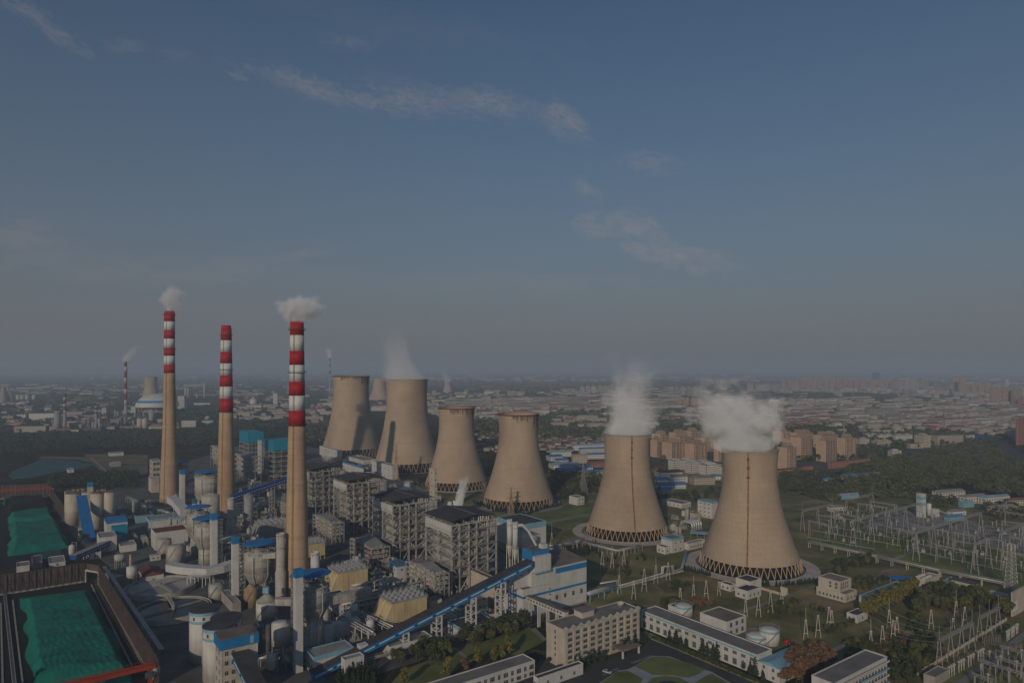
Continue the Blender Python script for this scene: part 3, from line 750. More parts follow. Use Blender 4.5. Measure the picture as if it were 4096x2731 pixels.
scr('Q', (497, 970), 205, 690, 18, 'catalyst frame with pale equipment, third from the conveyor, beside the closest chimney', seed=3, z=17.5)
scr('M', (1075, 330), 925, 1345, 34, 'tall beige catalyst frame with many walkways behind the smokeless chimney', panel='pale_concrete', seed=5, z=33)
scr('M', (690, 190), 560, 830, 32, 'tall beige catalyst frame half hidden by the smokeless chimney', panel='pale_concrete', seed=6, z=31)
scr('M', (1790, 1105), 1612, 1990, 16, 'low catalyst frame mostly hidden behind the closest chimney', seed=7, z=15)

# ------------------------------------------------------------------ electrostatic precipitators
def esp(P, a, b, h, label, body='yellow_clad', seed=1, nf=2):
    rg = random.Random(seed)
    root = thing('precipitator', label, 'dust filter', P, TH, 'box shaped dust filters below the boilers')
    z0 = 3.2
    MB().box(0, 0, z0, a, b, h).build('casing', body, root)
    for k in range(nf):
        y0, y1 = b * (k + .02) / nf, b * (k + .90) / nf
        f = MB(); f.prism([(-.003, y0), (-.003, y1), (-.6, y1), (-.6, y0)], z0, h - .6)
        m = (y0 + y1) / 2
        f.v = [(-.003, y0, z0), (-.003, y1, z0), (-5.5, y1 - .2, z0), (-5.5, y0 + .2, z0), (-.003, y0, h - .5), (-.003, y1, h - .5), (-1.0, y1 - .5, h - .9), (-1.0, y0 + .5, h - .9)]
        f.build('inlet_funnel', body, root)
    st = MB()
    for i in range(6):
        for y in (.5, b / 2, b - .5): st.box(a * i / 5 - .3 + (.3 if i == 0 else -.3 if i == 5 else 0), y - .3, 0, a * i / 5 + .3 + (.3 if i == 0 else -.3 if i == 5 else 0), y + .3, z0 - .01)
    st.build('support_frame', 'grime_steel', root)
    rb = MB()
    for i in range(1, 6): rb.box(a * i / 6 - .12, -.18, z0 + .3, a * i / 6 + .12, -.003, h - 1)
    rb.bar((.5, -.12, h * .72), (a - .5, -.12, h * .45), .22); rb.box(.2, -.3, z0 - .1, a, -.002, z0 + .25)
    rb.build('stiffener', body, root)
    dk = MB(); dk.box(-.6, -.6, h + .003, a + .6, b + .6, h + .35); dk.build('top_deck', 'pale_steel', root)
    rl = MB()
    for zz in (.9, 1.4): 
        rl.bar((-.5, -.5, h + zz), (a + .5, -.5, h + zz), .09); rl.bar((-.5, -.5, h + zz), (-.5, b + .5, h + zz), .09)
        rl.bar((a + .5, -.5, h + zz), (a + .5, b + .5, h + zz), .09); rl.bar((-.5, b + .5, h + zz), (a + .5, b + .5, h + zz), .09)
    rl.build('handrail', 'pale_steel', root)
    for i in range(6):
        for j in range(4):
            x, y = a * (i + .5) / 6, b * (j + .5) / 4
            t = MB(); t.box(x - .8, y - .6, h + .36, x + .8, y + .6, h + 1.6); t.cyl(x, y, h + 1.6, h + 2.7, .28, 8); t.bar((x + .9, y, h + .4), (x + .9, y, h + 3.6), .14); t.bar((x + .9, y, h + 3.5), (x - .8, y + .3, h + 3.2), .1)
            t.build('transformer', 'lagging' if rg.random() < .6 else 'pale_steel', root)
    return root
P = gnd('E', 320, 1160); esp(P, along(P, TH, 'E', 580), 18, 14.5, 'yellow dust filter box closest to the camera, behind the coal conveyor', seed=1)
P = gnd('C', 1160, 958); esp(P, 21, 17, 15.7, 'yellow dust filter box beside the foot of the closest chimney', seed=2)
P = gnd('N', 1362, 210, 15); P.z = 0; esp(P, 30, 22, 15, 'grey shaded dust filter box behind the closest chimney', body='grey_steel', seed=3, nf=3)
P = gnd('N', 2020, 510, 13); P.z = 0; esp(P, 17, 14, 13, 'yellow dust filter box partly hidden behind the closest chimney', seed=4)

# ------------------------------------------------------------------ flue gas scrubbers with lift towers
def scrubber(x, y, ru, rl, zc0, zc1, zt, label, oval=None, m='grime_steel', seed=1):
    rg = random.Random(seed)
    root = thing('scrubber_tower', label, 'scrubber', (x, y, 0), TH, 'round flue gas scrubbers among the chimneys')
    MB().cyl(0, 0, 0, zc0, rl, 36).build('lower_shell', m, root, True)
    MB().lathe([(rl, zc0 + .002), (ru, zc1)], 36).build('cone', 'grime_steel', root)
    MB().cyl(0, 0, zc1 + .002, zt, ru, 40).build('upper_shell', m, root, True)
    for i in range(4):
        z = zc1 + (zt - zc1) * (i + .1) / 3.2
        MB().lathe([(ru - .05, z), (ru + .55, z), (ru + .55, z + .2), (ru - .05, z + .2)], 40, caps=False).build('ring_walkway', 'pale_steel', root)
    rb = MB()
    for i in range(28):
        a = 2 * math.pi * i / 28; rb.bar((rl * 1.01 * math.cos(a), rl * 1.01 * math.sin(a), zc0), ((ru + .03) * math.cos(a), (ru + .03) * math.sin(a), zc1), .16)
    rb.build('cone_rib', 'grey_steel', root)
    for i in range(10):
        a = 2 * math.pi * i / 10; r0 = ru * .72
        MB().tube([(r0 * math.cos(a), r0 * math.sin(a), zt - .3), (r0 * math.cos(a), r0 * math.sin(a), zt + 1.8), ((ru + .7) * math.cos(a), (ru + .7) * math.sin(a), zt + 1.8), ((ru + .7) * math.cos(a), (ru + .7) * math.sin(a), zt - 1.0)], .28, 7).build('spray_pipe', 'pale_steel', root)
    tp = MB(); tp.lathe([(ru * .55, zt + .002), (ru * .5, zt + 1.6), (ru * .2, zt + 2)], 20); tp.build('top_dome', 'grey_steel', root)
    for a in (-2.2, -1.3):
        MB().tube([((ru + .9) * math.cos(a), (ru + .9) * math.sin(a), zt - 2), ((ru + .9) * math.cos(a), (ru + .9) * math.sin(a), zc1), ((rl + .7) * math.cos(a), (rl + .7) * math.sin(a), zc0), ((rl + .7) * math.cos(a), (rl + .7) * math.sin(a), 1)], .3, 7).build('riser_pipe', 'lagging', root)
    for zz in (zc0 * .35, zc0 * .7):
        MB().lathe([(rl - .03, zz), (rl + .4, zz), (rl + .4, zz + .18), (rl - .03, zz + .18)], 36, caps=False).build('stiffener_ring', 'grey_steel', root)
    if oval:
        zz = zt + oval; n = 36; q = MB(); v = []
        for k, (f, dz) in enumerate(((1.0, 0), (.82, .35), (.5, .75))):
            v += [(ru * 1.16 * f * math.cos(2 * math.pi * i / n), ru * .86 * math.copysign(abs(f) if k == 0 else f, 1) * math.sin(2 * math.pi * i / n), zz + dz + (.4 if k else 0)) for i in range(n)]
        fs = []
        for k in range(2): fs += [(k * n + i, k * n + (i + 1) % n, (k + 1) * n + (i + 1) % n, (k + 1) * n + i) for i in range(n)]
        fs += [tuple(range(2 * n, 3 * n))]; v += [(p[0], p[1], zz - .35) for p in v[:n]]
        fs += [(3 * n + i, 3 * n + (i + 1) % n, (i + 1) % n, i) for i in range(n)] + [tuple(range(3 * n, 4 * n))[::-1]]
        q.add(v, fs); q.build('canopy', 'blue_roof', root)
        for i in range(8):
            a = 2 * math.pi * (i + .5) / 8
            MB().bar((ru * .95 * math.cos(a), ru * .78 * math.sin(a), zt + .01), (ru * .95 * math.cos(a), ru * .78 * math.sin(a), zz - .36), .22).build('canopy_post', 'grey_steel', root)
        for _ in range(10):
            a, r = rg.uniform(0, 6.28), rg.uniform(0, ru * .5); MB().box(r * math.cos(a) - .6, r * math.sin(a) - .6, zt + 1.2, r * math.cos(a) + .6, r * math.sin(a) + .6, zt + rg.uniform(2, 3.2)).build('agitator', 'grime_steel', root)
    return root
scrubber(-105, 356, 9.3, 5.9, 20, 26, 37, 'round scrubber under a dark blue oval roof closest to the camera', 6.0, 'grime_steel', 1)
A3x = xat('N', 1318, 442)
scrubber(A3x, 442, 9.4, 6.0, 12, 18.5, 32, 'round scrubber with bright blue oval roof just beside the closest chimney', 5.2, 'grime_steel', 2)
scrubber(xat('N', 500, 520), 520, 9.0, 5.8, 13, 19, 32, 'round scrubber with blue oval roof behind a white lift tower, near the smokeless chimney', 4.2, 'grime_steel', 3)
scrubber(xat('M', 365, 552), 552, 8.6, 5.8, 13, 19, 33, 'round scrubber with blue oval roof in the middle of the scrubber row', 5.0, 'grime_steel', 4)
scrubber(xat('M', 500, 715), 715, 11.6, 9, 12, 18, 37, 'wide pale green scrubber with blue roof before the smokeless chimney', 5.0, 'pale_concrete', 5)
scrubber(xat('M', 60, 790), 790, 10, 7, 12, 18, 36, 'round scrubber with blue roof right behind the tallest chimney', 5.0, 'pale_concrete', 6)

def lift(s, near, xl, xr, ytop, label, lattice=True, side=1):
    P, a, b = frame_at(s, near, xl, xr); h = zat(s, ytop, P.y)
    a, b = max(a, 2.5), max(b, 2.0)
    root = thing('lift_tower', label, 'lift tower', P, TH, 'white clad lift towers beside the scrubbers')
    MB().box(0, 0, 0, a, b, h - 4).build('shaft', 'white_clad', root)
    MB().box(-.15, -.15, h - 3.99, a + .15, b + .15, h).build('cap', 'blue_clad', root)
    if lattice:
        m = MB(); w = 3.2; x0, y0 = (-w - .2, b - w) if side < 0 else (a + .2, 0)
        if side == 0: x0, y0 = 0, b + .2
        for x in (x0, x0 + w):
            for y in (y0, y0 + w): m.bar((x, y, 0), (x, y, h - 4), .22)
        n = int(h / 3)
        for i in range(n):
            z0, z1 = (h - 4) * i / n, (h - 4) * (i + 1) / n
            for y in (y0, y0 + w): m.bar((x0, y, z0), (x0 + w, y, z1), .15); m.bar((x0, y, z1), (x0 + w, y, z1), .15)
            for x in (x0, x0 + w): m.bar((x, y0, z1), (x, y0 + w, z1), .15); m.bar((x, y0 + w, z0), (x, y0, z1), .12)
            m.box(x0 + .2, y0 + .2, z1 - .05, x0 + w * (.5 if i % 2 else .95), y0 + w - .2, z1)
        m.build('stair_frame', 'grey_steel', root)
    return root
lift('C', (858, 1500), 842, 912, 765, 'tallest white lift tower with blue cap, in front of the scrubber closest to the camera', True, 0)
lift('N', (905, 1450), 880, 1000, 395, 'white lift tower with blue cap, lattice stair, beside the bright blue oval roof', True, 1)
lift('N', (575, 900), 545, 665, 35, 'white lift tower with blue cap rising between the middle oval roofs', True, 1)
lift('M', (95, 1060), 65, 158, 520, 'white lift tower with blue cap beside the tallest chimney', False)
lift('M', (280, 1220), 268, 330, 975, 'short white lift tower with a large blue cap near the middle scrubbers', False)

def stub(s, x, ybase, ytop, rpx, label, split=.5, D=None, m='grime_steel'):
    P = gnd(s, x, ybase) if D is None else Vector((xat(s, x, D), D, 0)); r = rpx / SHEETS[s][2] * P.y / FOC; h = zat(s, ytop, P.y)
    root = thing('stack_duct', label, 'stack', P, 0, 'short white stub stacks between the chimneys')
    MB().lathe([(r * 1.25, 0), (r * 1.25, h * split - 1.5), (r * 1.02, h * split), (r, h), (r * .85, h), (r * .85, h - 2)], 24, caps=False).build('shaft', m, root, True)
    for z in (h * .55, h * .8, h - 1.2): MB().lathe([(r, z), (r + .3, z), (r + .3, z + .3), (r, z + .3)], 24, caps=False).build('ring', 'grey_steel', root)
    MB().bar((-r * .3, -r * 1.05, h - 1), (r * 1.02, -r * .2, h * .6), .2).build('stay', 'dark_steel', root)
stub('N', 875, 470, -238, 55, 'short white stub stack with side nozzle beside the smokeless chimney')
stub('N', 1657, 1330, 320, 66, 'white stub stack standing beside the closest chimney and bright blue roof', D=432, m='pale_concrete')
stub('N', 2195, 0, 612, 66, 'white stub stack behind the dark blue oval roof closest to the camera', D=395, m='white_paint')

def tank(s, x, ybase, ytop, rpx, label, m='white_paint', cone=0, band=None, cat='tank', rail=True, name='storage_tank', D=None, legs=0, roofm=None, group=None, n=36):
    k = SHEETS[s][2]
    D0 = gnd(s, x, ybase).y if D is None else D
    r = rpx / k * D0 / FOC
    if D is None: D0 += r; r = rpx / k * D0 / FOC
    h = zat(s, ytop, D0)
    root = thing(name, label, cat, (xat(s, x, D0), D0, 0), 0, group)
    MB().cyl(0, 0, legs, h, r, n).build('shell', m, root, True)
    if cone: MB().lathe([(r * 1.01, h + .003), (r * .25, h + cone)], n).build('roof', roofm or m, root)
    else: MB().lathe([(r * .99, h + .003), (r * .5, h + .3 + r * .05), (.2, h + .35 + r * .07)], n).build('roof', roofm or m, root, True)
    if band: MB().lathe([(r + .003, h - 1.3), (r + .04, h - 1.3), (r + .04, h - .1), (r + .003, h - .1)], n, caps=False).build('painted_band', band, root)
    if rail:
        q = MB(); rr = r * .99; hh = h + .05
        for i in range(n): a = 2 * math.pi * i / n; q.bar((rr * math.cos(a), rr * math.sin(a), hh), (rr * math.cos(a), rr * math.sin(a), hh + 1.1), .06)
        q.lathe([(rr - .04, hh + 1.1), (rr + .04, hh + 1.1), (rr + .04, hh + 1.18), (rr - .04, hh + 1.18)], n, caps=False); q.build('handrail', 'pale_steel', root)
        st = MB()
        for i in range(26):
            a = -2.4 + i * .05; st.box((r + .35) * math.cos(a) - .35, (r + .35) * math.sin(a) - .35, h * i / 26, (r + .35) * math.cos(a) + .35, (r + .35) * math.sin(a) + .35, h * i / 26 + .12)
        st.build('stair', 'grey_steel', root)
    if legs:
        for i in range(6):
            a = math.pi * i / 3 + .3; MB().bar((r * .9 * math.cos(a), r * .9 * math.sin(a), 0), (r * .9 * math.cos(a), r * .9 * math.sin(a), legs - .01), .4).build('leg', 'grey_steel', root)
    return root
tank('N', 645, 1400, 1120, 112, 'squat grey brown tank beside the round settling basins', 'grime_steel')
tank('N', 1188, 1500, 1200, 103, 'rust streaked tank with ribbed cone roof beside a whiter one', 'rusty_clad', 3.5, roofm='rusty_clad')
wt = tank('O', 655, 590, 280, 160, 'white tank with ribbed cone roof and blue cabin on top', 'white_paint', 4.2, roofm='grime_steel')
MB().box(-2.2, -1, 14.5, 1.2, 1.6, 18).build('cabin', 'pale_blue', wt)
dk = MB(); dk.box(5.5, -2.2, 7.5, 15.5, 2.2, 11.5); d_ = dk.build('side_duct', 'grime_steel', wt); 
tank('O', 872, 800, 615, 138, 'big white drum raised on dark steel behind the lattice stair', 'white_paint', rail=False, D=352, legs=8.0)
tank('O', 548, 1200, 695, 40, 'thin dark grey silo, one of two behind the blue topped building', 'dark_steel', rail=False, cat='silo', name='silo')
tank('O', 678, 1190, 655, 40, 'thin dark grey silo closer to the lattice stair', 'dark_steel', rail=False, cat='silo', name='silo')
tank('M', 560, 0, 905, 132, 'white ribbed cone roofed tank before the foot of the smokeless chimney', 'pale_concrete', 2.5, D=622)
tank('B', 1170, 700, 545, 47, 'grimy white process tank standing behind a larger rusty one', 'grime_steel', D=548)
tank('B', 1250, 735, 590, 62, 'grimy rust stained process tank with pipes before the red roofed hall', 'grime_steel')
tank('B', 855, 760, 655, 37, 'pale grey feed tank on legs beside the blue gallery', 'pale_concrete', legs=6, rail=False)
tank('B', 938, 900, 740, 34, 'narrow white silo on legs beside the red roofed shed', 'white_paint', legs=7, rail=False, cat='silo', name='silo')
tank('B', 930, 860, 655, 9, 'thin rusty brown stack behind the narrow white silo', 'rusty_clad', rail=False, cat='stack', name='vent_stack', D=470, n=16)
tank('M', 1150, 0, 900, 70, 'pale cylindrical bin under the deep blue gallery', 'grey_steel', 1.5, D=600, rail=False)

# settling basins
def basin(c, r, fill, label, bridge):
    root = thing('settling_basin', label, 'settling basin', (c[0], c[1], 0), 0, 'round settling basins beside the coal yard')
    MB().lathe([(r, 0), (r, 3.4), (r - .6, 3.4), (r - .6, 2.9)], 64, caps=False).build('basin_wall', 'pale_concrete', root)
    MB().lathe([(r - .6, 2.9), (r - .61, 2.2), (.3, 2.2)], 64, caps=False).build('contents', fill, root)
    MB().lathe([(r - 1.6, 2.3), (r - 1.6, 3.1), (r - 1.9, 3.1), (r - 1.9, 2.3)], 64, caps=False).build('overflow_weir', 'grey_steel', root)
    b = MB(); c_, s_ = math.cos(bridge), math.sin(bridge)
    b.truss((0, 0, 3.6), (c_ * (r + 1), s_ * (r + 1), 3.6), 1.6, 1.2, 12, .16); b.bar((0, 0, 3.6), (c_ * (r + 1), s_ * (r + 1), 3.6), 1.3, .12)
    b.build('bridge', 'pale_steel', root)
    MB().cyl(0, 0, 2.1, 5.2, 1.1, 12).build('drive_head', 'grey_steel', root)
    ra = MB()
    for k in range(2):
        a = bridge + 1.9 + k * math.pi; ra.truss((0, 0, 2.4), (math.cos(a) * r * .85, math.sin(a) * r * .85, 2.4), .8, .7, 9, .12)
    ra.build('rake_arm', 'grime_steel', root)
basin((xat('B', 1142, 462), 462), 22, 'slurry', 'round settling basin full of pale dried slurry', R(-45))
basin((xat('f', 694, 419), 419), 21.5, 'dark_water', 'round settling basin of dark water with a walkway bridge', R(125))
# ------------------------------------------------------------------ white silos and the blue topped head house
for i, (sx_, D, lb) in enumerate(((818, 353, 'white silo with dark flat top and blue band, farther from the camera'), (875, 331, 'white silo with dark flat top beside the blue topped head house'), (905, 341, 'white silo mostly hidden behind the other two'))):
    t = thing('silo', lb, 'silo', (xat('f', sx_, D), D, 0), 0, 'white silos by the settling basins')
    r, h = 7.2, 25.6
    MB().cyl(0, 0, 0, h, r, 40).build('shell', 'white_paint', t, True)
    MB().lathe([(r + .01, h - 5.6), (r + .06, h - 5.6), (r + .06, h - 4.2), (r + .01, h - 4.2)], 40, caps=False).build('painted_band', 'pale_blue', t)
    MB().lathe([(r + .01, h - 1.6), (r + .08, h - 1.6), (r + .08, h + .01), (r + .01, h + .01)], 40, caps=False).build('rim_band', 'pale_blue', t)
    MB().lathe([(r + .25, h + .02), (r + .25, h + .5), (.3, h + 1.0)], 40).build('roof', 'dark_roof', t)
    for k in range(9):
        a = 2 * math.pi * k / 9 + .2
        o = link('window', window_mesh(1.1, 1.5, 1), t, ((r + .02) * math.cos(a), (r + .02) * math.sin(a), h - 3.6), a + math.pi / 2)
P = Vector((xat('C', 327, 300), 300, 0)); a = along(P, TH, 'C', 588); b = along(P, TH + math.pi / 2, 'C', 286)
HH = thing('head_house', 'white concrete head house with bright blue top storey and square windows', 'building', P, TH)
b = max(b, 8)
MB().box(0, 0, 0, a, b, 26.0).build('wall', 'beige_wall', HH)
MB().box(-.5, -.5, 26.01, a + .5, b + .5, 30.4).build('top_storey', 'blue_clad', HH)
MB().box(-.3, -.3, 30.41, a + .3, b + .3, 31.0).build('roof', 'brown_roof', HH)
fw = MB(); fw.box(-.16, -.16, 0, .5, -.003, 25.98); fw.box(a - .5, -.16, 0, a + .1, -.003, 25.98); fw.box(-.16, b - .5, 0, -.003, b, 25.98)
for z in (4.6, 9, 13.4, 17.8, 22.2): fw.box(.5, -.12, z, a - .5, -.004, z + .4); fw.box(-.12, 0, z, -.004, b - .5, z + .4)
fw.build('concrete_frame', 'white_paint', HH)
MB().box(a * .78, -.62, 26.5, a * .88, -.51, 30).build('light_panel', 'pale_blue', HH)
for z in (6, 10.4, 14.8, 19.2, 23.4):
    put_windows(HH, 'R', a, b, z - 3.2 + 3, 1.5, 1.7, 2, a * .06, a * .42); put_windows(HH, 'L', a, b, z, 1.2, 1.6, 2)

# ------------------------------------------------------------------ coal conveyors
def gallery(name, label, p, q, w, hh, side, roofm, supports, sup='white_paint', win=True, tower=(3.2, 2.4), stripe=True):
    """inclined conveyor gallery from p to q (undersides), carried on trestles at the given fractions"""
    p, q = Vector(p), Vector(q); d = q - p; L_ = math.hypot(d.x, d.y); th = math.atan2(d.y, d.x); k = d.z / L_
    root = thing(name, label, 'coal conveyor', (p.x, p.y, 0), th)
    z0 = p.z
    m = MB(); pts = lambda y, dz: [(0, y, z0 + dz), (L_, y, z0 + k * L_ + dz)]
    for y0, y1, dz0, dz1, nm, mt in ((-w / 2, w / 2, 0, hh, 'gallery', side), (-w / 2 - .35, w / 2 + .35, hh + .01, hh + .35, 'roof', roofm)):
        v = []
        for x, zz in ((0, z0), (L_, z0 + k * L_)):
            v += [(x, y0, zz + dz0), (x, y1, zz + dz0), (x, y1, zz + dz1), (x, y0, zz + dz1)]
        MB().add(v, [(3, 2, 1, 0), (4, 5, 6, 7), (0, 1, 5, 4), (1, 2, 6, 5), (2, 3, 7, 6), (3, 0, 4, 7)]).build(nm, mt, root)
    if stripe:
        n = max(3, int(L_ / 11)); wh = MB(); dkk = MB()
        for i in range(n):
            for y in (-w / 2 - .06, w / 2 + .06):
                x0, x1 = L_ * (i + .08) / n, L_ * (i + .86) / n
                wh.bar((x0, y, z0 + k * x0 + hh * .52), (x1, y, z0 + k * x1 + hh * .52), .1, hh * .17)
                xd = L_ * (i + .97) / n; dkk.bar((xd - .5, y, z0 + k * xd + hh * .42), (xd + .5, y, z0 + k * (xd + .5) + hh * .42), .1, hh * .22)
        wh.build('window_strip', 'stripe_white', root); dkk.build('vent_opening', 'void', root)
    else:
        n = int(L_ / 2.6); me = MB().box(-.55, -.05, -.35, .55, .05, .35).mesh('window', 'stripe_white')
        for i in range(min(n, 90)):
            x = L_ * (i + .5) / n; link('window', me, root, (x, -w / 2 - .06, z0 + k * x + hh * .5), 0)
    for f in supports:
        x = L_ * f; zt = z0 + k * x - .02; s_ = MB(); tx, ty = tower[0] / 2, w / 2 - .3
        for sx2 in (-1, 1):
            for sy2 in (-1, 1): s_.box(x + sx2 * tx - .35, sy2 * ty - .35, 0, x + sx2 * tx + .35, sy2 * ty + .35, zt)
        nz = max(1, int(zt / 3.6))
        for i in range(1, nz + 1):
            z = zt * i / nz
            for sy2 in (-1, 1): s_.box(x - tx + .35, sy2 * ty - .25, z - .6, x + tx - .35, sy2 * ty + .25, z)
            for sx2 in (-1, 1): s_.box(x + sx2 * tx - .25, -ty + .35, z - .6, x + sx2 * tx + .25, ty - .35, z)
        s_.build('trestle', sup, root)
    return root, th
U = Vector((UX, UY, 0)); V = Vector((-UY, UX, 0))
c0 = Vector((-6.7, 396.7, 26.2))
pl = c0 + U * -112 + Vector((0, 0, -26.8)); ph = c0 + U * 21.5 + Vector((0, 0, 5.4))
L_ = 133.5
MC, _ = gallery('coal_conveyor', 'long inclined coal conveyor with blue sides and dark roof climbing to the white bunker building', pl, ph, 6.2, 3.2, 'blue_clad', 'dark_roof', [(112 - s) / L_ for s in (62.4, 42.5, 20.3, 0)])
MB().box(24, -2.6, 7.6 - .6, 28.5, 1.2, 10.6).build('ridge_cabin', 'white_paint', MC)
gallery('coal_conveyor', 'short coal conveyor with dark roof leaving the blue topped head house', Vector((-126.5, 311.5, 22)), Vector((-92, 264, 11.5)), 6.6, 3.2, 'blue_clad', 'dark_roof', [.55, .9], stripe=True)
gallery('coal_conveyor', 'deep blue coal gallery with a row of square windows, passing behind the closest chimney', (xat('M', 880, 640), 640, zat('M', 980, 640)), (xat('M', 2000, 700), 700, zat('M', 600, 700)), 4.5, 4.0, 'deep_blue', 'deep_blue', [.25, .55, .85], 'grey_steel', stripe=False)
gallery('coal_conveyor', 'grey and blue inclined conveyor leaning on the brown silos', gnd('B', 640, 570) + Vector((0, 0, .5)), (xat('B', 580, 638), 638, 28), 8, 3.0, 'deep_blue', 'blue_roof', [.55], 'grey_steel', stripe=False)
gallery('coal_conveyor', 'low deep blue gallery leaving the yard corner towards the white buildings', (xat('B', 520, 520), 520, 4), (xat('B', 850, 575), 575, 5.5), 5, 3.4, 'deep_blue', 'grey_roof', [.3, .7], 'grey_steel', stripe=False)

# ------------------------------------------------------------------ white bunker building and its neighbours
P = gnd('E', 1305, 1085)
BK = thing('bunker_building', 'large white bunker building with blue stripes at the head of the coal conveyor', 'building', P, TH)
aW = along(P, TH, 'E', 1785); bW = along(P, TH + math.pi / 2, 'E', 1112)
aT0 = along(P, TH, 'E', 1372); aT1 = along(P, TH, 'E', 1500); aS = along(P, TH, 'E', 1500)
zl, zh, zt = 17.5, 27.0, 38.5
MB().box(0, 0, 0, aT1, bW, zl).build('low_block', 'white_clad', BK)
MB().box(.3, .3, zl + .003, aT0 - .1, bW - .3, zl + .15).build('low_roof', 'brown_roof', BK)
MB().box(aT1 + .003, .0, 0, aW, bW * .92, zh).build('high_block', 'white_clad', BK)
hr = MB(); hr.prism([(aT1 - .2, -.3), (aW + .3, -.3), (aW + .3, bW * .93), (aT1 - .2, bW * .93)], zh + .003, [zh + .3, zh + .3, zh + 2.6, zh + 2.6]); hr.build('high_roof', 'brown_roof', BK)
tw = MB().box(aT0, .003, zl + .16, aT1 - .003, 9.5, zt).build('transfer_tower', 'white_clad', BK)
MB().box(aT0 - .1, -.1, zt - 5.5, aT1 + .1, 9.6, zt + .8).build('tower_band', 'blue_clad', BK)
MB().box(aT0 + .2, .3, zt + .81, aT1 - .2, 9.2, zt + .95).build('tower_roof', 'brown_roof', BK)
MB().box(aT1 - 4.6, .4, zt + .96, aT1 - .6, 4.2, zt + 3.6).build('roof_cabin', 'white_paint', BK)
MB().box(aT0 + .5, -2.4, zt - 11.5, aT1 - .1, -.11, zt - 2).build('projecting_bay', 'white_paint', BK)
MB().box(aT0 + .5, -2.45, zt - 12.6, aT1 - .1, -.11, zt - 11.51).build('bay_skirt', 'pale_blue', BK)
MB().box(aT0 - 10.5, 3.2, zl + .17, aT0 - .003, 9, zl + 10).build('conveyor_pedestal', 'white_clad', BK)
MB().box(aT1 + 5.5, -.12, zh - 4.4, aW + .08, -.003, zh - 1.2).build('upper_stripe', 'blue_clad', BK)
st = MB(); st.box(-.09, -.09, zl - 5.6, aW + .09, -.003, zl - 4.2); st.box(-.09, 0, zl - 5.6, -.003, bW, zl - 4.2); st.build('lower_stripe', 'blue_clad', BK)
put_windows(BK, 'R', aW, bW, 6.8, 1.9, 2.6, 4, aT1 + 3, aW - 1); put_windows(BK, 'R', aW, bW, 6.2, 1.0, 2.2, 2, 7.5, 13, 1)
for z in (4, 7.2, 10.4, 14): put_windows(BK, 'R', aW, bW, z, 1.3, .9, 1, aT1 - 1.5, aT1 + 3.5)
put_windows(BK, 'L', aW, bW, 7, 1.2, 2.2, 2, 6, 26, 1)
MB().box(-.25, -.25, 0, aW + .2, -.09, .9).build('plinth', 'concrete', BK)

def simple(s, near, xl, xr, ytop, label, wall, roof, wR=0, wL=0, h=None, ww=1.3, wh=1.4, storeys=1, name='building', cat='building', th=TH, group=None, **k):
    root, a, b, h = house(s, near, xl, xr, ytop, name, label, cat, wall, roof, th, h, group, **k)
    for j in range(storeys):
        z = h * (j + .32) / storeys
        hh = min(wh, h / storeys * .55)
        if wR: put_windows(root, 'R', a, b, z, ww, hh, wR)
        if wL: put_windows(root, 'L', a, b, z, ww, hh, wL)
    return root, a, b, h
simple('E', (1185, 1000), 768, 1230, 842, 'long white wall block under the coal conveyor, joined to the bunker building', 'beige_wall', 'brown_roof', 0, 3, name='workshop')
simple('E', (850, 1250), 740, 1100, 1150, 'low blue edged shed with dark roof between the conveyor trestles', 'white_clad', 'dark_roof', 3, 2, h=6, band='pale_blue', name='shed', cat='shed')
simple('E', (300, 1390), 242, 620, 1300, 'low white shed under the conveyor between its lower trestles', 'white_clad', 'grey_roof', 5, 1, h=6, name='shed', cat='shed')
simple('E', (350, 820), 297, 430, 722, 'small white building with blue edge beside a catalyst frame', 'white_clad', 'brown_roof', 1, 2, band='blue_clad', storeys=2, name='pump_house', h=13)
simple('E', (1300, 560), 1110, 1480, 515, 'long hall with glass blue band behind the closest boiler', 'white_clad', 'dark_roof', 0, 0, h=20, band='pale_blue', bandh=4, name='turbine_hall', cat='hall')
simple('O', (1385, 1440), 1258, 2020, 1175, 'white control building with pale blue eaves and square windows below the scrubber', 'white_paint', 'grey_roof', 7, 3, band='pale_blue', bandh=1.6, ww=1.4, wh=1.6, name='control_building')
r_, a_, b_, h_ = simple('O', (1560, 1000), 1500, 1705, 870, 'small white stair house behind the pale blue eaves', 'white_paint', 'grey_roof', 0, 1, h=11, name='stair_house')
simple('O', (1880, 1480), 1820, 2180, 1190, 'white annex peeping out under the lower end of the long conveyor', 'white_paint', 'grey_roof', 2, 0, h=8, name='annex')
simple('O', (1560, 900), 1500, 2120, 760, 'low white roofed duct house beside the lattice pipe trestle', 'white_paint', 'white_paint', h=7, name='duct_house')
simple('O', (1790, 520), 1545, 2060, 300, 'dark roofed shed in the shade beside the yellow dust filter', 'white_clad', 'dark_roof', 4, 4, h=7, name='shed', cat='shed')
simple('O', (120, 480), -60, 250, 330, 'grey roofed pump house with pipes behind the white silos', 'concrete', 'grey_roof', h=6, name='pump_house')
simple('D', (790, 775), 623, 826, 678, 'white shed with a row of small windows before the tall dry cooling tower', 'white_clad', 'grey_roof', 0, 5, storeys=2, wh=1.2, ww=2.0, name='pump_house')
simple('D', (1270, 937), 1090, 1325, 815, 'white shed with a row of small windows behind a lattice pylon', 'white_clad', 'grey_roof', 0, 5, storeys=2, wh=1.2, ww=2.0, name='pump_house')
simple('D', (1010, 905), 830, 1020, 870, 'long low hall with blue end wall behind the boilers', 'white_clad', 'dark_roof', h=12, band='blue_clad', name='turbine_hall', cat='hall')
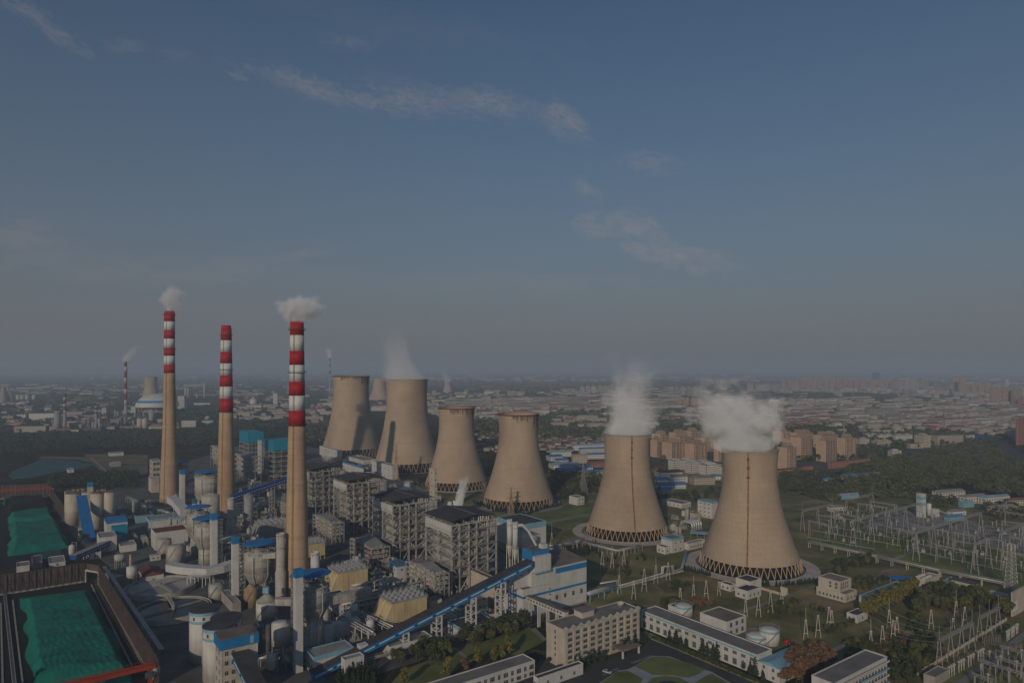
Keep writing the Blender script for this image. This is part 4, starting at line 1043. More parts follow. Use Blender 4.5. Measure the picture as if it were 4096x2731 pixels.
simple('D', (1010, 800), 850, 1130, 770, 'low pale buildings at the foot of the tall towers', 'white_paint', 'grey_roof', 3, 3, h=6, name='shed', cat='shed')
simple('M', (975, 1375), 945, 1095, 1065, 'narrow white building with a column of small windows beside the smokeless chimney', 'white_paint', 'grey_roof', 1, 0, storeys=6, name='stair_house')
simple('Q', (2105, 830), 2030, 2150, 610, 'beige stair tower behind the second boiler house', 'beige_wall', 'grey_roof', 1, 1, h=47, storeys=7, name='stair_house')

# ash silos on the hall roof
for (x, yb, yt, r, lb) in ((1205, 540, 350, 21, 'white ash silo on legs behind the bunker building, farther one'), (1247, 560, 372, 21, 'white ash silo on legs with a bent pipe, beside the bunker building')):
    D = 462 if x < 1240 else 452
    X = xat('E', x, D); rr = r / 1.887 * D / FOC; zt_ = zat('E', yt, D); zb = 20.3
    t = thing('ash_silo', lb, 'silo', (X, D, 0), TH, 'white ash silos behind the bunker building')
    m = MB(); m.cyl(0, 0, zb + 10, zt_, rr, 24); m.build('shell', 'white_clad', t, True)
    MB().lathe([(.5, zb + 1), (rr, zb + 9.99)], 24).build('hopper', 'white_clad', t)
    for i in range(4):
        a = math.pi / 4 + i * math.pi / 2; MB().bar((rr * 1.2 * math.cos(a), rr * 1.2 * math.sin(a), 0), (rr * math.cos(a), rr * math.sin(a), zb + 11), .4).build('leg', 'white_paint', t)
    for i in range(3): MB().cyl((i - 1) * 1.4, 0, zt_ + .003, zt_ + 1.8, .5, 10).build('filter_cap', 'white_paint', t)
    MB().lathe([(rr, zt_ - 2), (rr + .6, zt_ - 2), (rr + .6, zt_ - 1.8), (rr, zt_ - 1.8)], 24, caps=False).build('ring_walkway', 'pale_steel', t)
    if x > 1240:
        MB().tube([(rr * .6, 0, zt_ - 1), (rr + 3, -1, zt_ - .5), (rr + 7, -3, zt_ - 5), (rr + 12, -5, zt_ - 15), (rr + 12.5, -5.2, zb + 2)], .9, 12).build('bent_pipe', 'white_clad', t, True)
        MB().cyl(rr + 12.5, -5.2, zb + .1, zb + 3, 2.4, 20).build('pipe_base', 'white_clad', t, True)
for (x, y, lb, D) in ((1790, 1130, 'group of white vent towers with steam behind the closest boiler roof', 560), (1350, 1010, 'white vents with a wisp of steam behind the third boiler house', 700)):
    t = thing('steam_vent', lb, 'vent', (xat('D', x, D), D, 0), TH)
    h = zat('D', y, D)
    for i, (dx, dy, r) in enumerate(((0, 0, 2.4), (5.4, 1, 2.6), (10.5, 2, 3.2))): MB().lathe([(r, 0), (r, h - 3), (r * .6, h)], 18, dx, dy).build('vessel', 'white_clad', t, True)
    plume('steam_plume', 'puff of steam from ' + ('the white vents behind the closest boiler' if D == 560 else 'the white vents behind the third boiler'), (xat('D', x + 85, D) if D == 560 else xat('D', x + 30, D), D, h - 4), 3.0, 6, 26 if D == 560 else 13, 6, .5, .16, 20 + D // 100, sharp=3)

# footbridge and office
Pf = gnd('E', 1486, 1110)
fb = thing('footbridge', 'covered white footbridge from the bunker building to the office roof', 'bridge', (9.5, 404, 0), R(-52.5))
Lf = 34
MB().box(0, -1.3, 12.6, Lf, 1.3, 15.4).build('corridor', 'white_paint', fb); MB().box(-.2, -1.5, 15.41, Lf + .2, 1.5, 15.7).build('roof', 'brown_roof', fb)
for i in range(12): link('window', window_mesh(1.5, 1.2, 3), fb, (2 + i * 2.6, -1.32, 13.6), 0)
for x in (2, 10, 18, 26): MB().box(x - .35, -1, 0, x + .35, -.3, 12.59).build('pier', 'white_paint', fb); MB().box(x - .35, .3, 0, x + .35, 1, 12.59).build('pier', 'white_paint', fb)

OF, oa, ob, oh = house('E', (1618, 1470), 1483, 2185, 1175, 'office_building', 'six storey beige office block with rows of square windows', 'office block', 'beige_wall', 'bitumen', wname='wall')
nf = 6; fh = (oh - 2.0) / nf
pil = MB(); led = MB()
for i in range(11): pil.box(oa * (.02 + .096 * i) - .22, -.28, .5, oa * (.02 + .096 * i) + .22, -.003, oh - .3)
for j in range(nf + 1): led.box(.0, -.2, 1.0 + j * fh - .28, oa, -.004, 1.0 + j * fh)
pil.build('pilaster', 'beige_wall', OF); led.build('ledge', 'pale_concrete', OF)
for j in range(nf):
    for i in range(10):
        link('window', window_mesh(oa * .052, fh * .52, 2), OF, (oa * (.068 + .096 * i), -.02, 1.0 + j * fh + fh * .3), 0)
    if j: link('window', window_mesh(1.0, 1.5, 1), OF, (-.02, ob * .5, 1.0 + j * fh + fh * .3), -math.pi / 2)
for i in range(11):
    x = oa * (.02 + .096 * i); gb = MB(); gb.add([(x - 1.5, -.32, oh - .3), (x + 1.5, -.32, oh - .3), (x + 1.5, -.32, oh + .9), (x, -.32, oh + 1.9), (x - 1.5, -.32, oh + .9), (x - 1.5, .35, oh - .3), (x + 1.5, .35, oh - .3), (x + 1.5, .35, oh + .9), (x, .35, oh + 1.9), (x - 1.5, .35, oh + .9)],
           [(0, 1, 2, 3, 4), (9, 8, 7, 6, 5), (0, 5, 6, 1), (1, 6, 7, 2), (2, 7, 8, 3), (3, 8, 9, 4), (4, 9, 5, 0)])
    gb.build('gablet', 'pale_concrete', OF)
MB().box(oa * .34, ob * .5, oh + .13, oa * .5, ob * .95, oh + 3.2).build('stair_head', 'beige_wall', OF); MB().box(oa * .33, ob * .47, oh + 3.21, oa * .51, ob * .98, oh + 3.6).build('stair_head_roof', 'bitumen', OF)
MB().cyl(oa * .86, ob * .5, oh + .13, oh + 1.2, .3, 8).build('dish_mount', 'grey_steel', OF)
MB().lathe([(.2, oh + 1.2), (1.4, oh + 1.7), (2.0, oh + 2.6)], 20, oa * .86, ob * .5, caps=False).build('satellite_dish', 'beige_wall', OF)
ca = MB(); ca.box(oa * .60, -8.5, 4.0, oa * .86, -.3, 4.6); co_ = ca.build('porch_roof', 'brown_roof', OF)
for x in (.62, .84): MB().box(oa * x - .4, -8, 0, oa * x + .4, -7.2, 3.99).build('porch_pillar', 'white_paint', OF)

# long halls and tanks beside the office
LH, la, lb_, lh = house('H', (1348, 1500), 350, 1475, 1335, 'machine_hall', 'long two storey white hall with a grey brown roof and tall windows', 'hall', 'white_clad', 'bitumen', wname='wall')
for i in range(15):
    y = lb_ * (.035 + .066 * i)
    link('window', window_mesh(2.5, 1.5, 4), LH, (-.02, y, lh * .66), -math.pi / 2)
    if i not in (9, 10): link('window', window_mesh(2.4, 2.9, 4), LH, (-.02, y, lh * .12), -math.pi / 2)
MB().box(-.12, 0, lh * .9, -.003, lb_, lh * .98).build('fascia', 'pale_blue', LH)
simple('H', (1540, 1580), 1357, 1835, 1440, 'white hall with pale blue metal roof beside the rust coloured tree', 'white_clad', 'pale_blue', 3, 2, h=7.4, storeys=2, gable=1.2, name='store_hall', cat='hall')
simple('H', (1090, 1185), 858, 1255, 1055, 'square white hall with brown roof behind the long hall', 'white_clad', 'brown_roof', 3, 0, storeys=2, h=8.6, ww=2.0, wh=2.2, name='store_hall', cat='hall')
simple('H', (650, 1010), 585, 712, 950, 'small dark roofed white shed beside the single blue ringed tank', 'white_clad', 'dark_roof', h=6, name='shed', cat='shed')
tank('H', 718, 1022, 895, 76, 'white water tank with blue ring standing alone behind the long hall', 'white_paint', band='pale_blue')
tank('H', 1343, 1262, 1150, 88, 'white tank with blue ring touching a taller one beside it', 'white_paint', band='pale_blue')
tank('H', 1453, 1258, 1100, 84, 'taller white tank with blue ring next to a lower one', 'white_paint', band='pale_blue')
rd_ = thing('red_vessel', 'small red horizontal vessel on saddles behind the pale blue roof', 'vessel', gnd('H', 1605, 1235), R(36))
MB().tube([(-2.2, 0, 1.6), (-1.9, 0, 1.6), (1.9, 0, 1.6), (2.2, 0, 1.6)], [.6, 1.2, 1.2, .6], 16).build('drum', 'red_paint', rd_, True); MB().box(-1.5, -.8, 0, -1.1, .8, .9).build('saddle', 'concrete', rd_); MB().box(1.1, -.8, 0, 1.5, .8, .9).build('saddle', 'concrete', rd_)

# rows along the lower edge of the picture
P = Vector((xat('E', 1395, 333), 333, 0)); 
LB = thing('office_building', 'long low white building with big blue glazed windows in front of the yellow trees', 'building', P - U * 70, TH)
wall_block(LB, 70, 9.5, 7.2, 'white_clad', 'bitumen')
for i in range(18):
    w_ = 2.6 if i % 2 else 1.5
    link('window', window_mesh(w_, 2.0, 3 if i % 2 else 2), LB, (2.5 + i * 3.85, -.02, 4.0), 0); link('window', window_mesh(w_, 1.6, 2), LB, (2.5 + i * 3.85, -.02, .9), 0)
simple('E', (1420, 1620), 1385, 1760, 1520, 'dark roofed low block at the very bottom beside the office drive', 'white_clad', 'dark_roof', 3, 2, h=5, name='annex')
RB = thing('apartment_block', 'pale blue grey balconied block under a grey roof, lowest beside the substation', 'apartment block', Vector((xat('I', 748, 314), 314, 0)) - U * 46, TH)
wall_block(RB, 46, 10, 17, 'white_clad', 'bitumen')
for j in range(5):
    MB().box(.3, -1.2, 2.6 + j * 3.2, 45.7, -.003, 2.8 + j * 3.2).build('balcony_slab', 'concrete', RB)
    MB().box(.3, -1.25, 2.81 + j * 3.2, 45.7, -1.12, 3.6 + j * 3.2).build('balcony_front', 'pale_blue' if j % 2 else 'white_paint', RB)
    for i in range(16): link('window', window_mesh(1.6, 1.5, 2), RB, (1.8 + i * 2.8, -.02, 1.0 + j * 3.2 + 2.0 - .4), 0) if j < 5 and 1.0 + j * 3.2 + 3.2 < 17 else None
simple('I', (1160, 1600), 1060, 1280, 1530, 'flat dark roofed hut under the lower substation gantries', 'concrete', 'bitumen', h=4, name='hut')

# buildings between the towers and the substation
simple('H', (1265, 855), 1160, 1383, 795, 'low white house with stepped dark roof below the closest cooling tower', 'white_paint', 'dark_roof', 3, 2, name='pump_house', h=5.2)
simple('H', (1290, 800), 1165, 1385, 740, 'white hall behind the stepped dark roofed house', 'white_paint', 'dark_roof', 0, 0, name='pump_house', h=7.4)
simple('H', (1120, 785), 1032, 1165, 735, 'small white house beside the stepped dark roofed house', 'white_paint', 'dark_roof', 1, 2, name='pump_house')
simple('H', (1600, 815), 1545, 1612, 765, 'tiny beige brick hut beside the lattice pipe line', 'beige_wall', 'bitumen', name='hut')
bb, a_, b_, h_ = simple('I', (390, 880), 140, 490, 760, 'beige building with a raised upper storey and flat roofs beside the substation', 'beige_wall', 'bitumen', 3, 7, h=5.0, name='water_works')
wall_block(bb, a_ * .95, b_ * .75, 6.5, 'beige_wall', 'bitumen', x0=a_ * .1, y0=b_ * .22, z0=5.13, wname='upper_wall')
put_windows(bb, 'R', a_, b_, 6.4, 1.1, 1.4, 0)
for i in range(4): link('window', window_mesh(1.1, 1.5, 1), bb, (a_ * .2 + i * 2.6, b_ * .22 - .03, 7.2), 0); link('window', window_mesh(1.1, 1.5, 1), bb, (a_ * .2 + i * 2.6, b_ * .22 - .03, 9.4), 0)
for i in range(2): link('window', window_mesh(1.4, 1.5, 2), bb, (a_ * .1 - .03, b_ * .35 + i * 4, 7.2), -math.pi / 2); link('window', window_mesh(1.4, 1.5, 2), bb, (a_ * .1 - .03, b_ * .35 + i * 4, 9.4), -math.pi / 2)
simple('I', (600, 920), 505, 910, 835, 'white shed with blue edge half hidden behind the yellow green trees', 'white_paint', 'bitumen', h=5.5, band='pale_blue', name='shed', cat='shed')
simple('I', (490, 1055), 400, 580, 1000, 'small dark roofed white hut below the yellow green trees', 'white_paint', 'dark_roof', 1, 2, name='hut', h=4.2)
simple('I', (1080, 765), 985, 1195, 690, 'beige plant room with round white fans on its roof', 'beige_wall', 'pale_concrete', 2, 2, name='fan_house')
fan = bpy.context.scene.objects['fan_house']
for i in range(4):
    for j in range(2): MB().lathe([(1.5, 5.75), (1.2, 7.0), (1.25, 7.2), (.2, 7.25)], 16, 2.2 + i * 3.1, 2.4 + j * 4.0).build('roof_fan', 'white_paint', fan, True)
simple('I', (1500, 800), 1300, 1530, 740, 'beige hall with dark pitched roof beside the substation pipe bridge', 'beige_wall', 'dark_roof', 2, 2, h=6, gable=1.5, name='store_hall', cat='hall')
simple('I', (1350, 790), 1195, 1450, 740, 'low blue grey metal roofed shed before the dark pitched roof', 'pale_concrete', 'path_blue', 2, 0, h=4, name='shed', cat='shed')
simple('I', (1825, 1000), 1810, 2000, 800, 'beige building with a big blank white panel at the edge of the substation', 'beige_wall', 'bitumen', name='water_works')
MB().box(.8, -.15, 3, 8, -.003, 8.5).build('white_panel', 'stripe_white', SC.objects['water_works.001'])
cn = thing('blue_canopy', 'bright blue canopy on posts before the substation', 'canopy', gnd('I', 770, 735), R(-10))
MB().prism([(0, 0), (15, 0), (15, 5), (0, 5)], 5, [5.3, 5.3, 5.9, 5.9]).build('roof', 'blue_roof', cn)
for x in (.5, 5, 10, 14.5): MB().box(x - .15, .2, 0, x + .15, .5, 4.99).build('post', 'grey_steel', cn)
simple('H', (620, 455), 525, 718, 330, 'white pump building with blue bands between the two closest cooling towers', 'white_paint', 'bitumen', 2, 0, h=11, storeys=2, band='pale_blue', name='pump_house')
simple('H', (560, 465), 487, 600, 400, 'small white annex before the blue banded pump building', 'white_paint', 'dark_roof', 1, 2, h=5.4, name='annex')
simple('H', (760, 430), 715, 905, 385, 'long low white wing behind the blue banded pump building', 'white_paint', 'grey_roof', 6, 0, h=5, name='annex')
simple('H', (960, 160), 838, 1010, 35, 'four storey white building with rows of dark windows beside the closest cooling tower', 'white_paint', 'grey_roof', 0, 3, storeys=4, ww=1.9, wh=1.0, band='pale_blue', bandh=1, name='office_building', h=16)
simple('H', (700, 70), 533, 780, 28, 'long single storey white building behind the second cooling tower', 'white_paint', 'bitumen', 4, 4, name='shed', cat='shed', h=4.5)
simple('F', (1290, 0), 0, 0, 0, 'x', 'white_paint', 'bitumen') if False else None
simple('F', (190, 1082), 133, 240, 1030, 'lone white cube of a house on the lawn between towers', 'white_paint', 'bitumen', 2, 0, storeys=2, name='pump_house')
for x, lb in ((658, 'grey silo of a pair behind the blue banded pump building'), (688, 'grey silo closest to the blue canopy, of a pair')):
    tank('H', x, 310, 228, 14, lb, 'concrete', rail=False, cat='silo', name='silo', n=18)
cn = thing('blue_canopy', 'pale blue barrel canopy over pipes between two cooling towers', 'canopy', gnd('H', 775, 330), R(-16))
MB().prism([(0, 0), (19, 0), (19, 6), (0, 6)], 4.5, [4.8, 4.8, 5.6, 5.6]).build('roof', 'pale_blue', cn)
for x in (.5, 6, 12, 18.5): MB().box(x - .15, .2, 0, x + .15, .5, 4.49).build('post', 'grey_steel', cn)
# ------------------------------------------------------------------ ground cover of the site
mat('urban_floor', (.085, .08, .066), 1, .4, .02, tint=(.05, .06, .035))
patch('urban_ground', 'p', [(1225, 990), (1280, 890), (1500, 868), (2352, 866), (2352, 1010), (2010, 1066), (1790, 1110), (1500, 1100), (1330, 1040)], 'urban_floor')
patch('urban_ground', 'p', [(0, 990), (0, 905), (300, 890), (760, 885), (990, 895), (760, 975), (420, 975)], 'urban_floor')
patch('grassland', 'p', [(960, 1140), (1100, 1095), (1600, 1070), (2352, 1160), (2352, 1568), (1880, 1568), (1470, 1440), (1350, 1390), (1150, 1260)], 'lawn')
patch('plant_ground', 'p', [(110, 1185), (250, 1125), (430, 1060), (560, 1020), (760, 1030), (900, 1090), (1010, 1140), (1180, 1290), (1350, 1400), (1235, 1432), (700, 1600), (100, 1600), (330, 1500), (250, 1300)], 'plant_floor')
patch('coal_yard', 'B', [(0, 940), (600, 850), (700, 870), (1130, 1600), (0, 1600)], 'coal')
patch('coal_yard', 'B', [(0, 240), (345, 235), (480, 440), (610, 700), (0, 760)], 'coal')
patch('lawn', 'E', [(1080, 300), (1300, 268), (1900, 232), (1840, 330), (1310, 425), (1150, 345)], 'bright_lawn')
patch('lawn', 'E', [(1290, 400), (1840, 300), (1800, 380), (1420, 440)], 'bright_lawn')
patch('service_road', 'E', [(1270, 395), (1840, 280), (1846, 290), (1285, 408)], 'lane')
patch('lawn', 'E', [(300, 1580), (400, 1470), (850, 1290), (1330, 1120), (1470, 1250), (1280, 1350), (900, 1410), (620, 1580)], 'bright_lawn')
patch('footpath', 'E', [(770, 1300), (800, 1300), (930, 1400), (900, 1405)], 'lane')
patch('footpath', 'E', [(1360, 1160), (1400, 1150), (1490, 1240), (1460, 1250)], 'lane')
patch('office_drive', 'H', [(300, 1060), (350, 1120), (440, 1195), (1400, 1600), (-700, 1600), (-560, 1420), (-480, 1330), (0, 1290)], 'asphalt')
patch('garden_path', 'H', [(230, 1452), (300, 1420), (450, 1334), (600, 1340), (960, 1472), (1180, 1600), (-60, 1600), (160, 1460)], 'path_blue')
patch('lawn', 'H', [(300, 1424), (450, 1340), (590, 1347), (780, 1400), (905, 1452), (850, 1490), (760, 1522), (620, 1500), (450, 1496)], 'bright_lawn')
patch('lawn', 'H', [(-40, 1600), (150, 1470), (240, 1462), (370, 1530), (330, 1600)], 'bright_lawn')
patch('lawn', 'H', [(830, 1552), (955, 1482), (1150, 1600), (780, 1600)], 'bright_lawn')
patch('lawn', 'H', [(420, 1600), (400, 1568), (450, 1525), (560, 1505), (680, 1520), (770, 1568), (780, 1600)], 'bright_lawn')
patch('garden_pond', 'H', [(490, 1600), (480, 1575), (540, 1548), (620, 1548), (700, 1580), (700, 1600)], 'dark_water')
patch('verge', 'H', [(350, 1130), (400, 1125), (1330, 1520), (1420, 1600), (1390, 1600), (440, 1192)], 'lawn')
kb = MB(); p_, q_ = gnd('H', 440, 1190), gnd('H', 1390, 1585); kb.bar((p_.x, p_.y, .12), (q_.x, q_.y, .12), .35, .24); struct('kerb', kb, 'pale_concrete')
ln = MB()
for i in range(12):
    a_, b_ = gnd('H', 262 + i * 15, 1392 - i * 5.2), gnd('H', 297 + i * 14, 1404 - i * 5.6); ln.bar((a_.x, a_.y, .262), (b_.x, b_.y, .262), .18, .01)
for i in range(8):
    a_, b_ = gnd('H', 10 + i * 18, 1493 - i * 7.5), gnd('H', 44 + i * 17, 1506 - i * 7.6); ln.bar((a_.x, a_.y, .262), (b_.x, b_.y, .262), .18, .01)
struct('parking_marking', ln, 'stripe_white')
patch('lawn', 'I', [(60, 360), (100, 290), (560, 90), (1000, 0), (1925, 300), (1925, 740), (1000, 545), (640, 470)], 'bright_lawn')
patch('gravel_yard', 'I', [(500, 250), (800, 80), (1300, 130), (1925, 300), (1925, 470), (1400, 330), (900, 260)], 'lane')
patch('service_road', 'I', [(740, 520), (800, 520), (1240, 345), (1200, 345)], 'lane')
patch('lawn', 'I', [(1440, 1600), (1930, 1230), (1930, 1600)], 'bright_lawn')
patch('service_road', 'I', [(1280, 1600), (1925, 1120), (1925, 1190), (1390, 1600)], 'lane')
patch('service_road', 'I', [(215, 1300), (270, 1310), (580, 1165), (560, 1145)], 'lane')
patch('service_road', 'I', [(-700, 1010), (-690, 1030), (140, 745), (140, 725)], 'lane')
patch('bare_ground', 'I', [(0, 850), (130, 815), (360, 890), (500, 890), (300, 960), (0, 900)], 'bare_soil')
patch('bare_ground', 'I', [(860, 1160), (960, 1080), (960, 1010), (1110, 1030), (1010, 1080), (940, 1165)], 'bare_soil')
patch('bare_ground', 'I', [(1530, 820), (1640, 770), (1790, 800), (1810, 980), (1600, 870)], 'paving')
patch('bare_ground', 'I', [(700, 600), (800, 585), (960, 640), (820, 650), (620, 690)], 'bare_soil')
patch('footpath', 'H', [(360, 905), (470, 890), (555, 830), (540, 790), (470, 745), (480, 740), (560, 795), (572, 835), (480, 905), (380, 922)], 'bare_soil')
patch('bare_ground', 'H', [(500, 720), (640, 680), (900, 700), (1000, 760), (700, 790), (560, 800)], 'field')
patch('pond', 'A', [(95, 1540), (190, 1500), (330, 1440), (560, 1448), (750, 1484), (650, 1522), (430, 1545), (250, 1590), (100, 1600), (60, 1570)], 'pond')
patch('pond_shore', 'A', [(300, 1440), (330, 1420), (700, 1425), (760, 1480), (600, 1445), (340, 1438)], 'field')
patch('field', 'A', [(650, 1400), (1160, 1410), (1160, 1560), (850, 1600), (700, 1450)], 'field')
patch('service_road', 'A', [(700, 1430), (720, 1430), (870, 1560), (850, 1565)], 'lane')
patch('boulevard', 'G', [(1680, 690), (1760, 690), (1960, 830), (1960, 900), (1840, 850)], 'asphalt')

# ------------------------------------------------------------------ coal yards
def windbreak(p, q, h, label, step=4.0):
    d = (q - p); L_ = d.length; t = thing('windbreak_fence', label, 'fence', (p.x, p.y, 0), math.atan2(d.y, d.x), 'tall brown windbreak fences round the coal yards')
    m = MB(); n = int(L_ / 1.1)
    for i in range(n):                                 # folded sheet
        x0, x1 = L_ * i / n, L_ * (i + 1) / n; y = .12 if i % 2 else -.12
        m.box(x0, y - .06, 1.2, x1, y + .06, h)
    m.build('sheeting', 'wind_fence', t)
    fr = MB()
    for i in range(int(L_ / step) + 1):
        x = min(i * step, L_); fr.box(x - .18, .25, 0, x + .18, .65, h); fr.bar((x, .65, h * .75), (x, 3.2, .2), .2)
    for z in (1.4, h * .5, h - .3): fr.bar((0, .4, z), (L_, .4, z), .25)
    fr.build('steel_frame', 'wind_fence', t)
    MB().box(0, -.4, 0, L_, .5, 1.19).build('plinth_wall', 'concrete', t)
    return t
windbreak(gnd('B', 600, 850), gnd('B', -40, 950), 13.5, 'tall brown windbreak along the far end of the closest coal yard')
windbreak(gnd('B', 1130, 1600), gnd('B', 705, 868), 13.5, 'tall brown windbreak along the side of the closest coal yard, by the basins')
windbreak(gnd('B', 470, 430), gnd('B', 352, 262), 15, 'brown windbreak along the side of the farther coal yard')
windbreak(gnd('B', 345, 245), gnd('B', -30, 262), 16, 'brown windbreak along the far end of the farther coal yard')
P0, P1 = gnd('B', 612, 850), gnd('B', 703, 868)
gt = thing('yard_gate', 'pale framed gateway at the corner of the closest coal yard', 'gate', (P0.x, P0.y, 0), math.atan2(P1.y - P0.y, P1.x - P0.x)); Lg = (P1 - P0).length
fr = MB(); fr.box(-.5, -.4, 0, .5, .4, 9.0); fr.box(Lg - .5, -.4, 0, Lg + .5, .4, 9.0); fr.box(.5, -.4, 8, Lg - .5, .4, 9); fr.build('frame', 'paving', gt)
MB().box(.5, .1, 9.01, Lg - .5, .3, 13.2).build('panel', 'wind_fence', gt)

def coal_pile(name, label, s, quad, h, m, seed, n=46, cat='coal pile', ridge=None, group=None):
    """heap raised over a four-sided footprint read off the photo (far left, far right, near right, near left)"""
    a, b, c, d = [gnd(s, *p) for p in quad]; v, f = [], []
    from mathutils import noise as NZ
    for i in range(n + 1):
        for j in range(n + 1):
            u, w = i / n, j / n
            p = a.lerp(b, u).lerp(d.lerp(c, u), w)
            e = min(u, 1 - u, w, 1 - w) * 2; e = min(1, e * 4); e = e * e * (3 - 2 * e)
            nn = NZ.fractal(Vector((p.x * .05 + seed, p.y * .05, seed)), 1.0, 2.0, 5); n2 = NZ.fractal(Vector(((p.x * UX + p.y * UY) * .05, (p.y * UX - p.x * UY) * .45 + seed, 3.0)), 1, 2, 3)
            edge = min(u, 1 - u, w, 1 - w)
            j_ = .03 if edge > 0 else 0
            sh = NZ.noise(Vector((p.x * .035, p.y * .035, seed + 9))) * 3.0
            v.append((p.x + (sh if edge <= .04 else 0), p.y + (sh if edge <= .04 else 0), max(.3, e * (h * (1 + .13 * nn)) + e * n2 * .8 + .31)))
    for i in range(n):
        for j in range(n):
            k = i * (n + 1) + j; f.append((k, k + n + 1, k + n + 2, k + 1))
    mb = MB(); mb.add(v, f)
    o = mb.build(name, m, None, True)
    if o.data.polygons[0].normal.z < 0: o.data.flip_normals()
    return tag(o, label, cat, group)
coal_pile('coal_pile', 'long coal heap under bright green netting in the closest yard', 'B', [(150, 965), (625, 905), (1000, 1600), (225, 1600)], 4.2, 'net_green', 1, 90)
coal_pile('coal_pile', 'broad green netted heap in the farther coal yard', 'B', [(70, 450), (410, 432), (500, 610), (60, 670)], 6.5, 'net_green', 2)
coal_pile('coal_pile', 'narrow strip of green netted coal in the middle of the farther yard', 'B', [(55, 385), (370, 350), (395, 425), (60, 445)], 6, 'net_green', 3)
coal_pile('coal_pile', 'bare black coal heap at the back of the farther yard', 'B', [(45, 290), (320, 275), (365, 340), (50, 375)], 9, 'coal', 4)
coal_pile('coal_pile', 'small green netted slope at the far corner of the farther yard', 'B', [(25, 290), (85, 270), (95, 292), (30, 310)], 6, 'net_green', 5)
patch('puddle', 'B', [(230, 655), (440, 615), (430, 660), (330, 690), (250, 670)], 'pond')

def stacker(s, near, xl, ztop, label, th=TH, span=None):
    """red portal crane spanning a coal yard, placed by the foot of its outer leg"""
    P = near; a = span
    t = thing('portal_crane', label, 'crane', P, th, 'red portal cranes over the coal yards')
    h = ztop
    for y in (-1.4, 1.4): MB().box(-a - 2, y - .55, h - 1.7, 2, y + .55, h).build('girder', 'gantry_red', t)
    x_ = MB()
    for i in range(int(a / 5)): x_.box(-i * 5 - .2, -.84, h - .9, -i * 5 + .2, .84, h - .5)
    x_.build('cross_beam', 'gantry_red', t)
    for x in (0, -a):
        for y in (-2.6, 2.6): MB().bar((x, y * 1.2, .8), (x, y * .55, h - 1.7), .9).build('leg', 'gantry_red', t)
        MB().box(x - .7, -4.5, .1, x + .7, 4.5, .9).build('bogie', 'gantry_red', t)
    hr_ = MB(); 
    for y in (-2, 2): hr_.bar((-a - 2, y, h + 1.1), (2, y, h + 1.1), .1)
    for i in range(int(a / 3)): hr_.bar((-i * 3, -2, h), (-i * 3, -2, h + 1.1), .09); hr_.bar((-i * 3, 2, h), (-i * 3, 2, h + 1.1), .09)
    hr_.build('handrail', 'gantry_red', t)
    MB().box(.8, -1.8, h - 4.6, 3.8, 1.8, h - 1.8).build('cabin', 'white_paint', t)
    MB().box(-2.5, -3.4, h - 5, .4, -1.96, h - 2.6).build('hoist', 'dark_steel', t)
    bk = MB()
    for i in range(9): bk.box(-a * .3 - i * .9, -.9, h - 3.6 + abs(i - 4) * .15, -a * .3 - i * .9 + .7, .9, h - 1.75)
    bk.build('bucket_chain', 'dark_steel', t)
    return t
stacker('B', Vector((-170, 321, 0)), 0, 11, 'red portal crane across the closest coal yard', span=64)
Pf_ = gnd('B', 352, 275); stacker('B', Pf_, 0, 16.5, 'red portal crane at the back of the farther coal yard', R(30), 48)
t = thing('portal_crane', 'rust red crane leg tower at the very corner of the closest yard', 'crane', (-238, 306, 0), TH, 'red portal cranes over the coal yards')
MB().mast(0, 0, 0, 12, 4, 2.5, 5, .5).build('leg', 'gantry_red', t); MB().box(-4, -1, 12.01, 3, 1, 13.2).build('girder', 'gantry_red', t)
rl = MB()
for (p, q) in (((650, 870), (945, 1460)), ((715, 875), (1010, 1430)), ((90, 980), (165, 1600)), ((5, 1000), (20, 1600))):
    a_, b_ = gnd('B', *p), gnd('B', *q); rl.bar((a_.x, a_.y, .35), (b_.x, b_.y, .35), .8, .3)
struct('crane_rail_road', rl, 'concrete')
a_, b_ = gnd('B', 32, 935), gnd('B', 104, 1600); d_ = b_ - a_
t = thing('yard_conveyor', 'low pale belt conveyor running down the edge of the closest coal yard', 'belt conveyor', (a_.x, a_.y, 0), math.atan2(d_.y, d_.x))
MB().box(0, -.55, .9, d_.length, .55, 1.2).build('belt', 'dark_steel', t)
fr = MB()
for y in (-.7, .7): fr.bar((0, y, 1.1), (d_.length, y, 1.1), .22, .3)
for i in range(int(d_.length / 4)): fr.box(i * 4 - .1, -.75, .3, i * 4 + .1, -.6, 1.0); fr.box(i * 4 - .1, .6, .3, i * 4 + .1, .75, 1.0)
fr.build('frame', 'pale_steel', t)
a_, b_ = gnd('B', 118, 985), gnd('B', 215, 1600); d_ = b_ - a_
for nm, (p, q), lb in (('retaining_wall', ((720, 800), (1120, 1420)), 'grey steel walkway on posts outside the closest windbreak'),):
    a_, b_ = gnd('B', *p), gnd('B', *q); a_ += U * 2; b_ += U * 2; d_ = b_ - a_
    t = thing('pipe_bridge', lb, 'pipe bridge', (a_.x, a_.y, 0), math.atan2(d_.y, d_.x)); 
    MB().box(0, -1.2, 6, d_.length, 1.2, 6.4).build('deck', 'pale_steel', t)
    for i in range(int(d_.length / 9) + 1): MB().box(i * 9 - .2, -.9, 0, i * 9 + .2, .9, 5.99).build('post', 'grey_steel', t)

